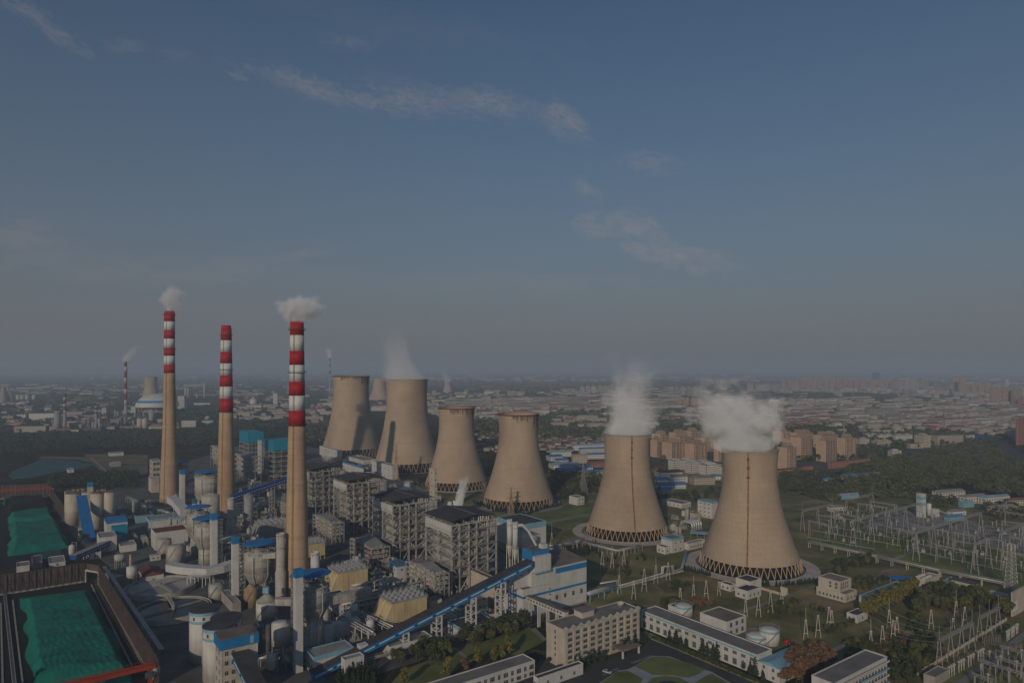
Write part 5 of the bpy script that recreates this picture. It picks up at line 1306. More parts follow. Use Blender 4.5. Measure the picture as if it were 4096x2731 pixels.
# buildings left of the chimneys
def cluster(cx_, D, r, h, label, m='beige_wall', k=4, band=None):
    t = thing('silo', label, 'silo', (cx_, D, 0), TH, 'brownish silos beside the farther coal yard')
    for i in range(k):
        x, y = (i % 2) * r * 1.9, (i // 2) * r * 1.9
        MB().cyl(x, y, 0, h, r, 28).build('cell', m, t, True)
        MB().lathe([(r * 1.03, h + .003), (r * 1.03, h + .8), (.2, h + 1.2)], 28, x, y).build('roof', 'brown_roof', t)
        for z in (h * .35, h * .36 + 1.5): MB().lathe([(r + .003, z), (r + .25, z), (r + .25, z + .4), (r + .003, z + .4)], 28, x, y, caps=False).build('ring', 'concrete', t)
    for _ in range(5): 
        x, y = rng.uniform(0, r * 1.9), rng.uniform(0, r * 1.9 * (k > 2)); MB().box(x - 1, y - 1, h + 1.25, x + 1, y + 1, h + 3.2).build('filter_box', 'rusty_clad', t)
    return t
cluster(xat('B', 520, 655), 655, 6.4, 30, 'broad four celled brownish silo behind the blue inclined conveyor')
cluster(xat('B', 690, 640), 640, 5.2, 33, 'tall twin celled brownish silo beside the blue inclined conveyor', k=2)
lt = thing('lift_tower', 'slim pale lift tower with teal cap behind the brown silos', 'lift tower', gnd('B', 640, 440), TH); hh = zat('B', 140, lt.location.y)
MB().box(-2, -2, 0, 2.5, 2.5, hh - 4).build('shaft', 'beige_wall', lt); MB().box(-2.1, -2.1, hh - 3.99, 2.6, 2.6, hh).build('cap', 'teal_clad', lt)
for x, y0, y1, lb in ((793, 400, 330, 'small blue and white bin beside the blue roofed building'), (850, 385, 325, 'small white bin with pipes beside the blue roofed building')):
    tank('B', x, y0, y1, 25, lb, 'pale_blue' if x < 800 else 'white_paint', 2, legs=8, cat='silo', name='silo', n=18)
simple('B', (760, 560), 728, 908, 425, 'white building with bright blue flat roof beside the brown silos', 'white_clad', 'blue_clad', band='blue_clad', name='building')
simple('B', (800, 580), 793, 908, 480, 'teal clad annex before the blue roofed white building', 'teal_clad', 'teal_clad', h=14, name='annex')
simple('B', (708, 640), 688, 832, 540, 'stained white box of a building in front of the blue roofed one', 'white_paint', 'grey_roof', 1, 1, name='crusher_house')
simple('B', (858, 640), 840, 972, 598, 'low white building with grey roof at the end of the blue gallery', 'white_paint', 'grey_roof', 0, 0, name='building')
simple('B', (635, 690), 622, 720, 650, 'very small white house under the blue gallery', 'white_paint', 'grey_roof', 1, 0, name='hut')
simple('B', (965, 432), 900, 1090, 385, 'long dark roofed shed with blue wall beside the tallest chimney', 'pale_blue', 'dark_roof', 0, 4, name='shed', cat='shed')
simple('B', (1062, 505), 1038, 1320, 410, 'white hall with blue edged flat roof behind the red roofed one', 'white_clad', 'grey_roof', 6, 1, band='pale_blue', name='hall', cat='hall')
simple('B', (1105, 625), 1062, 1340, 505, 'white hall with dark red roof behind the rusty process tanks', 'white_clad', 'brick_red', 0, 2, storeys=2, name='hall', cat='hall')
simple('B', (1020, 868), 975, 1165, 810, 'small white shed with weathered red roof above the slurry basin', 'white_paint', 'brick_red', 1, 3, gable=2.0, name='shed', cat='shed')
simple('B', (118, 810), -40, 210, 745, 'white brown roofed house at the end of the closest coal yard', 'white_paint', 'brown_roof', 0, 3, name='hut')
simple('B', (350, 745), 284, 466, 722, 'low white shed between the two coal yards', 'white_paint', 'grey_roof', 1, 1, name='shed', cat='shed')
simple('B', (230, 755), 150, 300, 715, 'dark open machine shelter between the two coal yards', 'grey_steel', 'dark_roof', name='shed', cat='shed')
simple('B', (1078, 215), 990, 1135, 150, 'beige metal hall raised on frames before the tallest chimney', 'beige_wall', 'pale_concrete', name='hall', cat='hall', h=16)
simple('B', (1085, 190), 1056, 1142, -10, 'grey frame tower with pale silos at the foot of the tallest chimney', 'pale_concrete', 'grey_roof', 2, 2, storeys=5, ww=3, wh=3, name='frame_tower', cat='tower')
simple('B', (1180, 265), 1150, 1250, 215, 'greenish grey fan casing at the foot of the tallest chimney', 'pale_concrete', 'pale_concrete', name='fan_house')
for k, lb in ((0, 'white windowed house on pond meadow'), ):
    simple('A', (530, 1550), 522, 580, 1530, 'tiny white house on the meadow beside the pond', 'white_paint', 'grey_roof', 1, 1, name='hut')
simple('A', (860, 1420), 842, 970, 1412, 'long low white shed on the meadow behind the pond', 'white_paint', 'grey_roof', name='shed', cat='shed', h=4)
simple('A', (870, 1505), 850, 950, 1480, 'dark barn with pale roof beside the meadow track', 'grey_steel', 'pale_concrete', name='shed', cat='shed', h=5)
simple('A', (1400, 1568), 1385, 1470, 1530, 'small blue topped house between the tallest and the smokeless chimney', 'white_paint', 'blue_clad', 1, 1, name='pump_house')

# ducts that lead the flue gas to the chimneys
def duct(name, label, pts, w, h, m, legs=True):
    t = thing(name, label, 'flue duct', (0, 0, 0))
    d = MB(); P_ = [Vector(p) for p in pts]; rows = []
    for i, p in enumerate(P_):
        a = P_[max(i - 1, 0)]; b = P_[min(i + 1, len(P_) - 1)]; s_ = Vector((-(b - a).y, (b - a).x, 0)).normalized() * (w / 2)
        rows += [p - s_, p + s_, p + s_ + Vector((0, 0, h)), p - s_ + Vector((0, 0, h))]
    f = [(3, 2, 1, 0), tuple(range(len(rows) - 4, len(rows)))]
    for i in range(len(P_) - 1):
        o = 4 * i
        for k in range(4): f.append((o + k, o + (k + 1) % 4, o + 4 + (k + 1) % 4, o + 4 + k))
    d.add(rows, f); d.build('casing', m, t)
    if legs:
        for i in range(len(P_) - 1):
            n = max(1, int((P_[i + 1] - P_[i]).length / 8))
            for k in range(n):
                p = P_[i].lerp(P_[i + 1], (k + .5) / n); MB().box(p.x - .3, p.y - .3, 0, p.x + .3, p.y + .3, p.z - .01).build('leg', 'grey_steel', t)
    return t
def pz(s, x, y, Y): return (xat(s, x, Y), Y, zat(s, y, Y))
duct('flue_duct', 'broad white curved flue duct on legs before the middle scrubbers', [pz('C', -30, 765, 492), pz('C', 60, 782, 484), pz('C', 160, 790, 478), pz('C', 230, 796, 476), pz('C', 330, 775, 482), pz('C', 420, 745, 490)], 8, 5, 'white_clad')
duct('flue_duct', 'white swept flue duct beside the tall white lift towers', [pz('M', -60, 1010, 640), pz('M', 20, 1060, 630), pz('M', 90, 1150, 612), pz('M', 160, 1230, 600)], 8, 6, 'white_clad')
duct('flue_duct', 'short flue duct joining the bright blue roofed scrubber to a stub stack', [pz('N', 1390, 715, 436), pz('N', 1480, 712, 434), pz('N', 1600, 700, 432)], 3.5, 3.4, 'pale_concrete', False)
duct('flue_duct', 'long grey flue duct between the dust filters and the closest chimney', [(-118, 402, 9), (-104, 412, 9), (-88, 424, 9)], 5, 5, 'grime_steel')

# ------------------------------------------------------------------ pipes and trestles
def pipe_bridge(label, pts, w=3.0, z=5.0, npipe=3, step=9, deck='grey_steel', cat='pipe bridge', rail=True):
    t = thing('pipe_bridge', label, cat, (0, 0, 0))
    P_ = [Vector(p) for p in pts]
    fr = MB()
    for p, q in zip(P_[:-1], P_[1:]):
        s_ = Vector((-(q - p).y, (q - p).x, 0)).normalized()
        for k in range(npipe):
            o = s_ * (w * ((k + .5) / npipe - .5)); MB().tube([p + o + Vector((0, 0, z + .5)), q + o + Vector((0, 0, z + .5))], .28 + .14 * (k % 2), 8).build('pipe', 'lagging' if k % 2 else 'pale_steel', t, True)
        for o in (-w / 2, w / 2): fr.bar(p + s_ * o + Vector((0, 0, z - .2)), q + s_ * o + Vector((0, 0, z - .2)), .3)
        if rail:
            for o in (-w / 2, w / 2): fr.bar(p + s_ * o + Vector((0, 0, z + 1.5)), q + s_ * o + Vector((0, 0, z + 1.5)), .12)
        L_ = (q - p).length; n = max(1, int(L_ / step))
        for i in range(n + 1):
            c = p.lerp(q, i / n)
            MB().bar(c + s_ * (w / 2) + Vector((0, 0, 0)), c + s_ * (w / 2) + Vector((0, 0, z - .2)), .45).build('post', deck, t); MB().bar(c - s_ * (w / 2), c - s_ * (w / 2) + Vector((0, 0, z - .2)), .45).build('post', deck, t)
            fr.bar(c - s_ * (w / 2) + Vector((0, 0, z - .25)), c + s_ * (w / 2) + Vector((0, 0, z - .25)), .3)
    fr.build('frame', deck, t)
    return t
pipe_bridge('long pale pipe bridge on posts along the near edge of the substation', [gnd('I', 80, 405), gnd('I', 660, 535), gnd('I', 1200, 660), gnd('I', 1750, 770)], 3, 4.6, 2, 10, 'paving')
pipe_bridge('grey pipe bridge curving round the second closest cooling tower', [gnd('F', 0, 1430), gnd('F', 180, 1362), gnd('F', 470, 1440), gnd('F', 630, 1400)], 4, 4.5, 3, 9)
pipe_bridge('dark pipe bridge between the bunker building and the cooling towers', [gnd('E', 1500, 600), gnd('E', 1700, 575), gnd('E', 1760, 540)], 4, 7, 3, 9)
pipe_bridge('white steel pipe trestle between scrubbers and dust filters', [gnd('O', 1800, 720), gnd('O', 2300, 1010)], 4, 7.5, 2, 6, 'white_paint')
pipe_bridge('pipe trestle with lagged pipes beside the yellow dust filters', [gnd('E', 20, 1090), gnd('E', 330, 1240)], 4, 6, 2, 8, 'pale_steel')
pipe_bridge('pale blue roofed pipe bridge on posts outside the bunker building', [gnd('E', 1790, 960), gnd('H', 130, 800)], 5, 5, 4, 9, 'pale_blue')
pipe_bridge('thin low pipe rail along the tree strip below the coal conveyor', [gnd('E', -60, 1480), gnd('E', 480, 1345), gnd('E', 840, 1240), gnd('E', 900, 1218)], 1.2, 3.0, 1, 11, 'concrete')
pipe_bridge('white pipe rack before the slurry basin', [gnd('C', 100, 880), gnd('C', 260, 880)], 5, 7, 3, 5, 'white_paint')
pipe_bridge('brown pipe rack between the tallest chimney and the white halls', [gnd('B', 910, 280), gnd('B', 1010, 340), gnd('B', 1200, 400)], 4, 6, 3, 8)
pipe_bridge('pipe rack between the farther scrubbers and the grey dust filter', [gnd('N', 700, 600), gnd('N', 1050, 500), gnd('N', 1300, 640)], 5, 9, 3, 8, 'grey_steel')
pipe_bridge('pipe rack in the shade beside the thin dark silos', [gnd('O', 540, 1290), gnd('O', 900, 1180), gnd('O', 1000, 1330)], 3, 3, 3, 6, 'grey_steel')
pl_ = thing('steam_pipeline', 'shining lagged pipeline with bends crossing the meadow before the closest cooling towers', 'pipeline', (0, 0, 0))
for k in range(3):
    path = [(0, 745, 2.5), (138, 722, 2.5), (150, 755, 1.6), (300, 716, 1.6), (525, 650, 1.6), (530, 650, 6.5), (612, 640, 6.5), (618, 640, 2.2), (695, 612, 2.2), (735, 500, 6)]
    MB().tube([gnd('H', x, y) + Vector((0, 0, z)) + (V * 0 + Vector((k * .9, k * .9, 0))) for x, y, z in path], .5, 10).build('pipe', 'lagging', pl_, True)
for i in range(22):
    t_ = i / 21; p = gnd('H', 150 + 540 * t_, 757 - 145 * t_); MB().box(p.x - .4, p.y - .4, 0, p.x + 2.2, p.y + 2.2, 1.1).build('pipe_support', 'concrete', pl_)
up = thing('pipe_manifold', 'row of fat white bent pipes beside the four storey white building', 'pipes', gnd('H', 790, 262), TH)
for i in range(5):
    x = i * 3.2; MB().tube([(x, 0, .5), (x, 0, 5.5), (x, 1.2, 6.8), (x, 11, 6.8), (x, 12, 5.8), (x, 12, .5)], .95, 10).build('pipe', 'lagging', up, True)
bs = MB(); bs.box(-2, -.8, 0, 15, .8, .5); bs.build('plinth', 'concrete', up)

# ------------------------------------------------------------------ poles, pylons and the substation
def a_pole_meshes(h, steel=False):
    m = MB(); s_ = h * .11; w = .38 if not steel else .5
    for k in (-1, 1): m.bar((k * s_, 0, 0), (k * .12, 0, h), w)
    return m.mesh('leg_pair', 'paving' if not steel else 'pale_steel')
POLES = {}
def a_pole(s, x, yb, yt, label, group, spike=0.0, steel=False, rz=R(-18)):
    P = gnd(s, x, yb); h = zat(s, yt, P.y)
    t = thing('frame_pole', label, 'pole', P, rz, group)
    s_ = h * .115; w = .32; mt = 'pale_steel' if steel else 'paving'
    for k in (-1, 1): MB().bar((k * s_, 0, 0), (k * .2, 0, h), w).build('leg', mt, t)
    c = MB(); c.box(-s_ * .62, -.16, h * .35 - .16, s_ * .62, .16, h * .35 + .16); c.box(-.6, -.3, h - .3, .6, .3, h + .12); c.build('tie', mt, t)
    if spike: MB().bar((0, 0, h + .13), (0, 0, h + spike), .18).build('lightning_rod', mt, t)
    return t
HP = [(165, 800, 645), (290, 850, 690), (380, 785, 590), (480, 715, 560), (585, 685, 535), (205, 565, 430), (105, 580, 450), (20, 600, 440), (690, 855, 755), (803, 850, 725), (912, 855, 690), (1020, 815, 700),
      (1250, 1000, 860), (1360, 1000, 820), (1463, 965, 790), (1560, 885, 760)]
for i, (x, y, yt) in enumerate(HP):
    lb = ('concrete twin legged pole beside the shining pipeline' if i < 8 else 'concrete twin legged pole on the meadow behind the single blue ringed tank' if i < 12 else 'concrete twin legged pole behind the square brown roofed hall')
    g_ = 'poles along the pipeline' if i < 8 else 'poles on the meadow by the tank' if i < 12 else 'poles behind the brown roofed hall'
    a_pole('H', x, y, yt, lb, g_, 6 if i % 3 == 0 else 0)
IP = [(50, 1200, 1025), (155, 1180, 985), (250, 1110, 915), (272, 1100, 945), (608, 1250, 1120), (708, 1245, 1075), (800, 1200, 1030), (765, 1100, 940), (832, 1160, 1000), (1125, 1110, 940), (1315, 1100, 1010), (1340, 1000, 865), (1415, 1080, 915)]
for i, (x, y, yt) in enumerate(IP):
    lb = 'concrete twin legged pole on the grass before the beige stepped building' if i < 4 else 'concrete twin legged pole among the bushes below the yellow green trees' if i < 9 else 'concrete twin legged pole before the dark tree clump by the substation'
    a_pole('I', x, y, yt, lb, ('poles before the beige building', 'poles among the bushes', 'poles before the dark trees')[0 if i < 4 else 1 if i < 9 else 2], 7 if i in (0, 4, 7, 11) else 0)
a_pole('E', 1523, 545, 440, 'single twin legged pole with long rod behind the bunker building', 'pole behind the bunker building', 9)

def pylon(s, x, yb, yt, label, arms=3, w=8, m='grey_steel', D=None):
    P = gnd(s, x, yb) if D is None else Vector((xat(s, x, D), D, 0)); h = zat(s, yt, P.y)
    t = thing('pylon', label, 'pylon', P, R(20))
    MB().mast(0, 0, 0, h * .62, w, w * .32, 7, .32).build('body', m, t)
    MB().mast(0, 0, h * .62 + .01, h, w * .32, w * .10, 6, .24).build('peak', m, t)
    for k in range(arms):
        z = h * (.60 + .17 * k); r = w * (.95 - .12 * k)
        a = MB()
        for sg in (-1, 1): a.bar((0, 0, z + 1.4), (sg * r, 0, z), .22); a.bar((0, .5, z), (sg * r, 0, z), .2); a.bar((0, -.5, z), (sg * r, 0, z), .2)
        a.build('cross_arm', m, t)
    return t
pylon('D', 1310, 945, 612, 'lattice pylon with two cross arms before a tall steaming cooling tower', 2, 7, 'rusty_clad')
pylon('E', 1215, 300, 88, 'rusty lattice pylon in front of the dry tower by the closest boiler', 3, 6, 'rusty_clad')
pylon('F', 232, 1010, 790, 'dark lattice pylon among trees between the lawn and the blue sheds', 3, 9)
pylon('A', 790, 985, 800, 'tall thin hazy pylon beyond the wood behind the striped chimneys', 2, 12)
P = gnd('I', 1812, 790); h = zat('I', 372, P.y)
t = thing('radio_mast', 'pale lattice radio mast beside the substation', 'mast', P, .3)
MB().mast(0, 0, 0, h, 5.6, 2.6, 12, .28).build('lattice', 'pale_steel', t); MB().cyl(0, 0, h - 2.5, h - 2.2, 2.4, 12).build('platform', 'pale_steel', t)
for k in range(5):
    a = k * 1.25; MB().box(2.1 * math.cos(a) - .3, 2.1 * math.sin(a) - .3, h - 4, 2.1 * math.cos(a) + .3, 2.1 * math.sin(a) + .3, h).build('antenna', 'white_paint', t)

def portal(s, near, xe, ytop, n, label, th=TH, group=None, beam=1.1, spike=0, m='yard_steel', ends=False, w=.28):
    P = gnd(s, *near); L_ = along(P, th, s, xe); h = zat(s, ytop, P.y)
    t = thing('line_gantry', label, 'gantry', P, th, group)
    MB().truss((-1, 0, h - beam), (L_ + 1, 0, h - beam), 1.2, beam, max(4, int(L_ / 3.2)), .15).build('beam', m, t)
    for i in range(n):
        x = L_ * i / (n - 1); sp = h * .115
        for k in (-1, 1): MB().bar((x, k * sp, 0), (x, k * .45, h - beam - .02), w).build('leg', m, t)
        MB().box(x - .12, -sp * .6, h * .42 - .12, x + .12, sp * .6, h * .42 + .12).build('tie', m, t)
        if spike: MB().bar((x, 0, h + .02), (x, 0, h + spike), .16).build('lightning_rod', m, t)
    for i in range(int(L_ / 5)):
        x = 2.5 + i * 5; MB().bar((x, .5, h - beam), (x, 1.6, h - beam - 1.2), .22).build('insulator', 'concrete', t)
    return t, L_, h
gq = 'tall long substation gantries'; gl = 'low cross gantries in the substation'
portal('I', (455, 405), 1040, 165, 5, 'long tall gantry beside the shadow of the closest cooling tower', group=gq, beam=1.6, w=.4)
portal('I', (997, 522), 1552, 268, 5, 'long tall gantry in the middle of the substation, over the service road', group=gq, beam=1.6, w=.4)
portal('I', (1500, 637), 1617, 365, 2, 'short tall gantry just beside the radio mast', group=gq, beam=1.6, w=.4)
portal('I', (1720, 527), 2060, 267, 3, 'tall gantry behind the radio mast running out of view', group=gq, beam=1.6, w=.4)
portal('G', (215, 1420), 452, 1252, 3, 'tall gantry with rods, in the shadow beside the closest cooling tower', group=gq, beam=1.6, spike=7, w=.36)
portal('G', (560, 1275), 767, 1165, 2, 'tall gantry with rods at the back of the substation', group=gq, beam=1.6, spike=7, w=.36)
for i, (near, xe, yt) in enumerate([((247, 352), 80, 205), ((382, 312), 160, 160), ((500, 285), 300, 135), ((1267, 415), 965, 262), ((1492, 600), 1170, 440), ((1502, 560), 1310, 372), ((1745, 505), 1600, 345), ((740, 200), 500, 60), ((830, 160), 600, 38),
                                    ((1000, 420), 845, 280), ((1920, 340), 1735, 202)]):
    portal('I', near, xe, yt, 2 + (i % 2), 'low lattice cross gantry among the switchgear', TH + math.pi / 2, gl, beam=1.0)
portal('I', (1195, 1452), 1477, 1195, 4, 'steel gantry with rods and four leg pairs along the lower fence', group='front gantries by the lower road', spike=7)
portal('I', (1542, 1216), 1702, 1000, 3, 'steel gantry with rods and three leg pairs behind the lower fence', group='front gantries by the lower road', spike=7)
for i, (near, xe, yt) in enumerate([((1935, 640), 1730, 470), ((1500, 470), 1330, 300), ((1930, 260), 1760, 120), ((1930, 470), 1800, 330)]):
    portal('I', near, xe, yt, 2, 'low lattice cross gantry among the switchgear', TH + math.pi / 2, gl, beam=1.0)
for i, (near, xe, yt) in enumerate([((1900, 1530), 1700, 1400), ((1925, 1600), 1790, 1480), ((1640, 1640), 1500, 1530)]):
    portal('I', near, xe, yt, 2, 'grey cross gantry in the corner beyond the lower service road', TH + math.pi / 2, 'gantries in the lower corner', m='yard_steel')
portal('I', (1797, 1590), 1568, 1440, 2, 'dark gantry beyond the lower service road at the bottom', TH + math.pi / 2, 'gantries beyond the lower road', m='grey_steel')
portal('I', (1925, 1420), 1738, 1300, 2, 'dark gantry beyond the lower service road at the picture edge', TH + math.pi / 2, 'gantries beyond the lower road', m='grey_steel')

# switchgear: each stands on a post; four kinds of head
KINDS = []
def gear(kind):
    m = MB()
    if kind == 0: m.cyl(0, 0, 0, 2.4, .22, 8); m.cyl(0, 0, 2.4, 4.6, .34, 8); m.lathe([(.1, 4.6), (.75, 5.0), (.8, 5.5), (.1, 5.9)], 10)
    elif kind == 1: m.box(-1.3, -.15, 0, -1.0, .15, 2.6); m.box(1, -.15, 0, 1.3, .15, 2.6); m.box(-1.5, -.25, 2.6, 1.5, .25, 2.85); m.cyl(-1.1, 0, 2.85, 4.4, .2, 8); m.cyl(1.1, 0, 2.85, 4.4, .2, 8); m.bar((-1.1, 0, 4.4), (1.1, 0, 4.5), .15)
    elif kind == 2: m.cyl(0, 0, 0, 1.8, .3, 8); m.cyl(0, 0, 1.8, 4.0, .4, 8); m.cyl(0, 0, 4.0, 4.5, .55, 10)
    else: m.box(-1.2, -.8, 0, 1.2, .8, 1.9); m.cyl(-.6, 0, 1.9, 3.4, .25, 8); m.cyl(.6, 0, 1.9, 3.4, .25, 8)
    return m
mat('porcelain', (.44, .42, .40), .35, .1, .5)
mat('dull_porcelain', (.22, .18, .16), .5, .2, .5)
gm_ = [gear(0).mesh('switchgear', 'porcelain'), gear(1).mesh('switchgear', 'dull_porcelain'), gear(2).mesh('switchgear', 'dull_porcelain'), gear(3).mesh('switchgear', 'porcelain')]
A0 = gnd('I', 300, 330); rg = random.Random(5); cnt = 0
for i in range(-6, 24):
    for j in range(-4, 30):
        p = gnd('I', 760, 330) + U * (i * 9.5 - 70) + V * (j * 8.0 - 150)
        fx, fy = CX + FOC * p.x / p.y, HZ + FOC * CAMH / p.y
        ix, iy = (fx - 3200) * 2.145, (fy - 2000) * 2.145
        if not (180 < ix < 1930) or iy < 60 + max(0, (ix - 900)) * .12 or iy > 330 + (ix - 250) * .20 or cnt >= 210: continue
        if rg.random() < .40: continue
        k = rg.choice([0, 0, 1, 1, 2, 3]); cnt += 1
        o = link('switchgear', gm_[k], None, p, TH + rg.choice([0, math.pi / 2]))
        lb = ('round headed white insulator post among the substation gantries', 'twin post isolator among the substation gantries', 'stubby brown bushing post among the substation gantries', 'boxy white breaker among the substation gantries')[k]
        tag(o, lb, 'switchgear', ('round headed posts', 'twin isolators', 'bushing posts', 'boxy breakers')[k] + ' in the substation')
for i in range(12):
    u_ = i + (i // 3) * .9; p = gnd('I', 1280 + u_ * 21.3, 1522 - u_ * 11.8)
    tag(link('insulator_post', gm_[0], None, p, 0), 'white round headed insulator post in the long row beside the lower service road', 'switchgear', 'long row of round headed posts')
for i in range(8):
    u_ = i + (i // 3) * .7; p = gnd('I', 1775 + u_ * 11, 1208 - u_ * 8)
    tag(link('insulator_post', gm_[0], None, p, 0), 'white round headed insulator post in the short row behind the lower gantries', 'switchgear', 'short row of round headed posts')
for i in range(9):
    p = gnd('I', 1590 + (i % 5) * 30, 1225 + (i // 5) * 20)
    tag(link('switchgear', gm_[1], None, p, TH), 'low twin isolator on the grass behind the lower gantries', 'switchgear', 'isolators behind the lower gantries')
for i in range(26):
    p = gnd('I', 1560 + (i % 7) * 58 + rg.uniform(-12, 12), 1330 + (i // 7) * 72 + rg.uniform(-14, 14) - (i % 7) * 14 + 60)
    tag(link('switchgear', gm_[(1, 0, 2)[i % 3]], None, p, TH), ('twin post isolator', 'round headed post', 'brown bushing post')[i % 3] + ' in the corner beyond the lower service road', 'switchgear', ('isolators', 'round posts', 'bushings')[i % 3] + ' in the lower corner')
for i, (x0, y0, x1, y1) in enumerate([(110, 305, 860, 440), (180, 255, 960, 400), (330, 190, 1050, 330), (900, 470, 1900, 690), (1000, 420, 1920, 620), (1150, 350, 1920, 520), (60, 365, 640, 470)]):
    a_, b_ = gnd('I', x0, y0), gnd('I', x1, y1)
    t = thing('busbar', ORD[i] + ' thin pale busbar on posts across the substation grass, counted from the shadow', 'busbar', (0, 0, 0), 0, 'busbars across the substation')
    MB().tube([a_ + Vector((0, 0, 5)), b_ + Vector((0, 0, 5))], .16, 6).build('tube', 'pale_steel', t)
    n = int((b_ - a_).length / 10)
    for k in range(n + 1):
        c = a_.lerp(b_, k / n); MB().cyl(c.x, c.y, 0, 4.9, .22, 7).build('post', 'dull_porcelain', t)
for nm, pts, lb in (('site_wall', [('I', 1000, 1505), ('I', 1775, 1030)], 'low beige wall with posts below the front gantries'), ('site_wall', [('H', 1385, 765), ('H', 1590, 825)], 'white low wall behind the stepped dark roofed house')):
    a_, b_ = gnd(*pts[0]), gnd(*pts[1]); d_ = b_ - a_; t = thing(nm, lb, 'wall', (a_.x, a_.y, 0), math.atan2(d_.y, d_.x))
    MB().box(0, -.12, 0, d_.length, .12, 1.7).build('panel', 'beige_wall', t)
    for k in range(int(d_.length / 5) + 1): MB().box(k * 5 - .25, -.25, 0, k * 5 + .25, .25, 2.1).build('pier', 'beige_wall', t)

# conductors slung along the yard between the tall gantries
wn = 0
for (x, y, xe, yt, nw) in ((455, 405, 1040, 165, 8), (997, 522, 1552, 268, 8), (1720, 527, 2060, 267, 5), (1195, 1452, 1477, 1195, 4)):
    P = gnd('I', x, y); L_ = along(P, TH, 'I', xe); h = zat('I', yt, P.y) - 2
    for i in range(nw):
        a_ = P + U * (L_ * (i + .5) / nw)
        for sg in ((1, -1) if nw > 4 else (1,)):
            b_ = a_ + V * (sg * 46); pts = [a_.lerp(b_, k / 8) + Vector((0, 0, h - 5 * (1 - (2 * k / 8 - 1) ** 2) * .9)) for k in range(9)]
            tag(MB().tube(pts, .07, 4).build('overhead_wire', 'yard_steel'), 'thin slack overhead wire strung between the substation gantries', 'wire', 'overhead wires in the substation')

# the parked car
cr = thing('parked_car', 'white saloon car parked alone before the office garden', 'car', gnd('H', 62, 1478), R(-38))
b = MB(); prof = [(-2.2, .45), (-2.25, .8), (-1.5, .95), (1.1, .98), (2.1, .8), (2.25, .5), (2.2, .3), (-2.15, .3)]
v = [(x, y, z) for y in (-.85, .85) for x, z in prof]; n = len(prof); b.add(v, [tuple(range(n)), tuple(range(n, 2 * n))[::-1]] + [(i, n + i, n + (i + 1) % n, (i + 1) % n) for i in range(n)])
b.build('body', 'white_paint', cr)
c = MB(); c.add([(-1.7, -.78, .96), (1.2, -.78, .99), (1.2, .78, .99), (-1.7, .78, .96), (-1.1, -.62, 1.42), (.35, -.62, 1.44), (.35, .62, 1.44), (-1.1, .62, 1.42)], [(0, 1, 5, 4), (1, 2, 6, 5), (2, 3, 7, 6), (3, 0, 4, 7)]); c.build('windows', 'glass', cr)
MB().box(-1.1, -.62, 1.425, .35, .62, 1.47).build('roof', 'white_paint', cr)
for x in (-1.35, 1.35):
    for y in (-.86, .86): MB().tube([(x, y - .1, .32), (x, y + .1, .32)], .32, 14).build('wheel', 'dark_steel', cr)
# ------------------------------------------------------------------ trees
def leaf_cloud(npx, lobes, n, size, flat=.0):
    """n small leaf sprays spread through a set of ellipsoid lobes (cx, cy, cz, rx, ry, rz)"""
    w = np.array([l[3] * l[4] * l[5] for l in lobes]) ** .7; w /= w.sum()
    k = npx.choice(len(lobes), n, p=w); L_ = np.array(lobes)[k]
    d = npx.normal(size=(n, 3)); d /= np.linalg.norm(d, axis=1)[:, None]
    r = npx.uniform(.15, 1.05, n) ** .42
    c = L_[:, :3] + d * r[:, None] * L_[:, 3:]
    nr = d + npx.normal(size=(n, 3)) * .55 + np.array([0, 0, .25]); nr /= np.linalg.norm(nr, axis=1)[:, None]
    t = np.cross(nr, npx.normal(size=(n, 3))); t /= np.linalg.norm(t, axis=1)[:, None]; b = np.cross(nr, t)
    s = size * npx.uniform(.55, 1.3, n)[:, None]
    q = np.stack([c - t * s, c - b * s * .7, c + t * s, c + b * s * .7], 1)
    return q.reshape(-1, 3)

def quads(name, v, m):
    me = bpy.data.meshes.new(name); n = len(v) // 4
    me.vertices.add(len(v)); me.vertices.foreach_set('co', np.ascontiguousarray(v, dtype=np.float32).ravel())
    me.loops.add(len(v)); me.loops.foreach_set('vertex_index', np.arange(len(v), dtype=np.int32))
    me.polygons.add(n); me.polygons.foreach_set('loop_start', np.arange(0, len(v), 4, dtype=np.int32)); me.polygons.foreach_set('loop_total', np.full(n, 4, dtype=np.int32))
    for x in (m if isinstance(m, (list, tuple)) else [m]): me.materials.append(MATS[x])
    me.update(calc_edges=True); return me

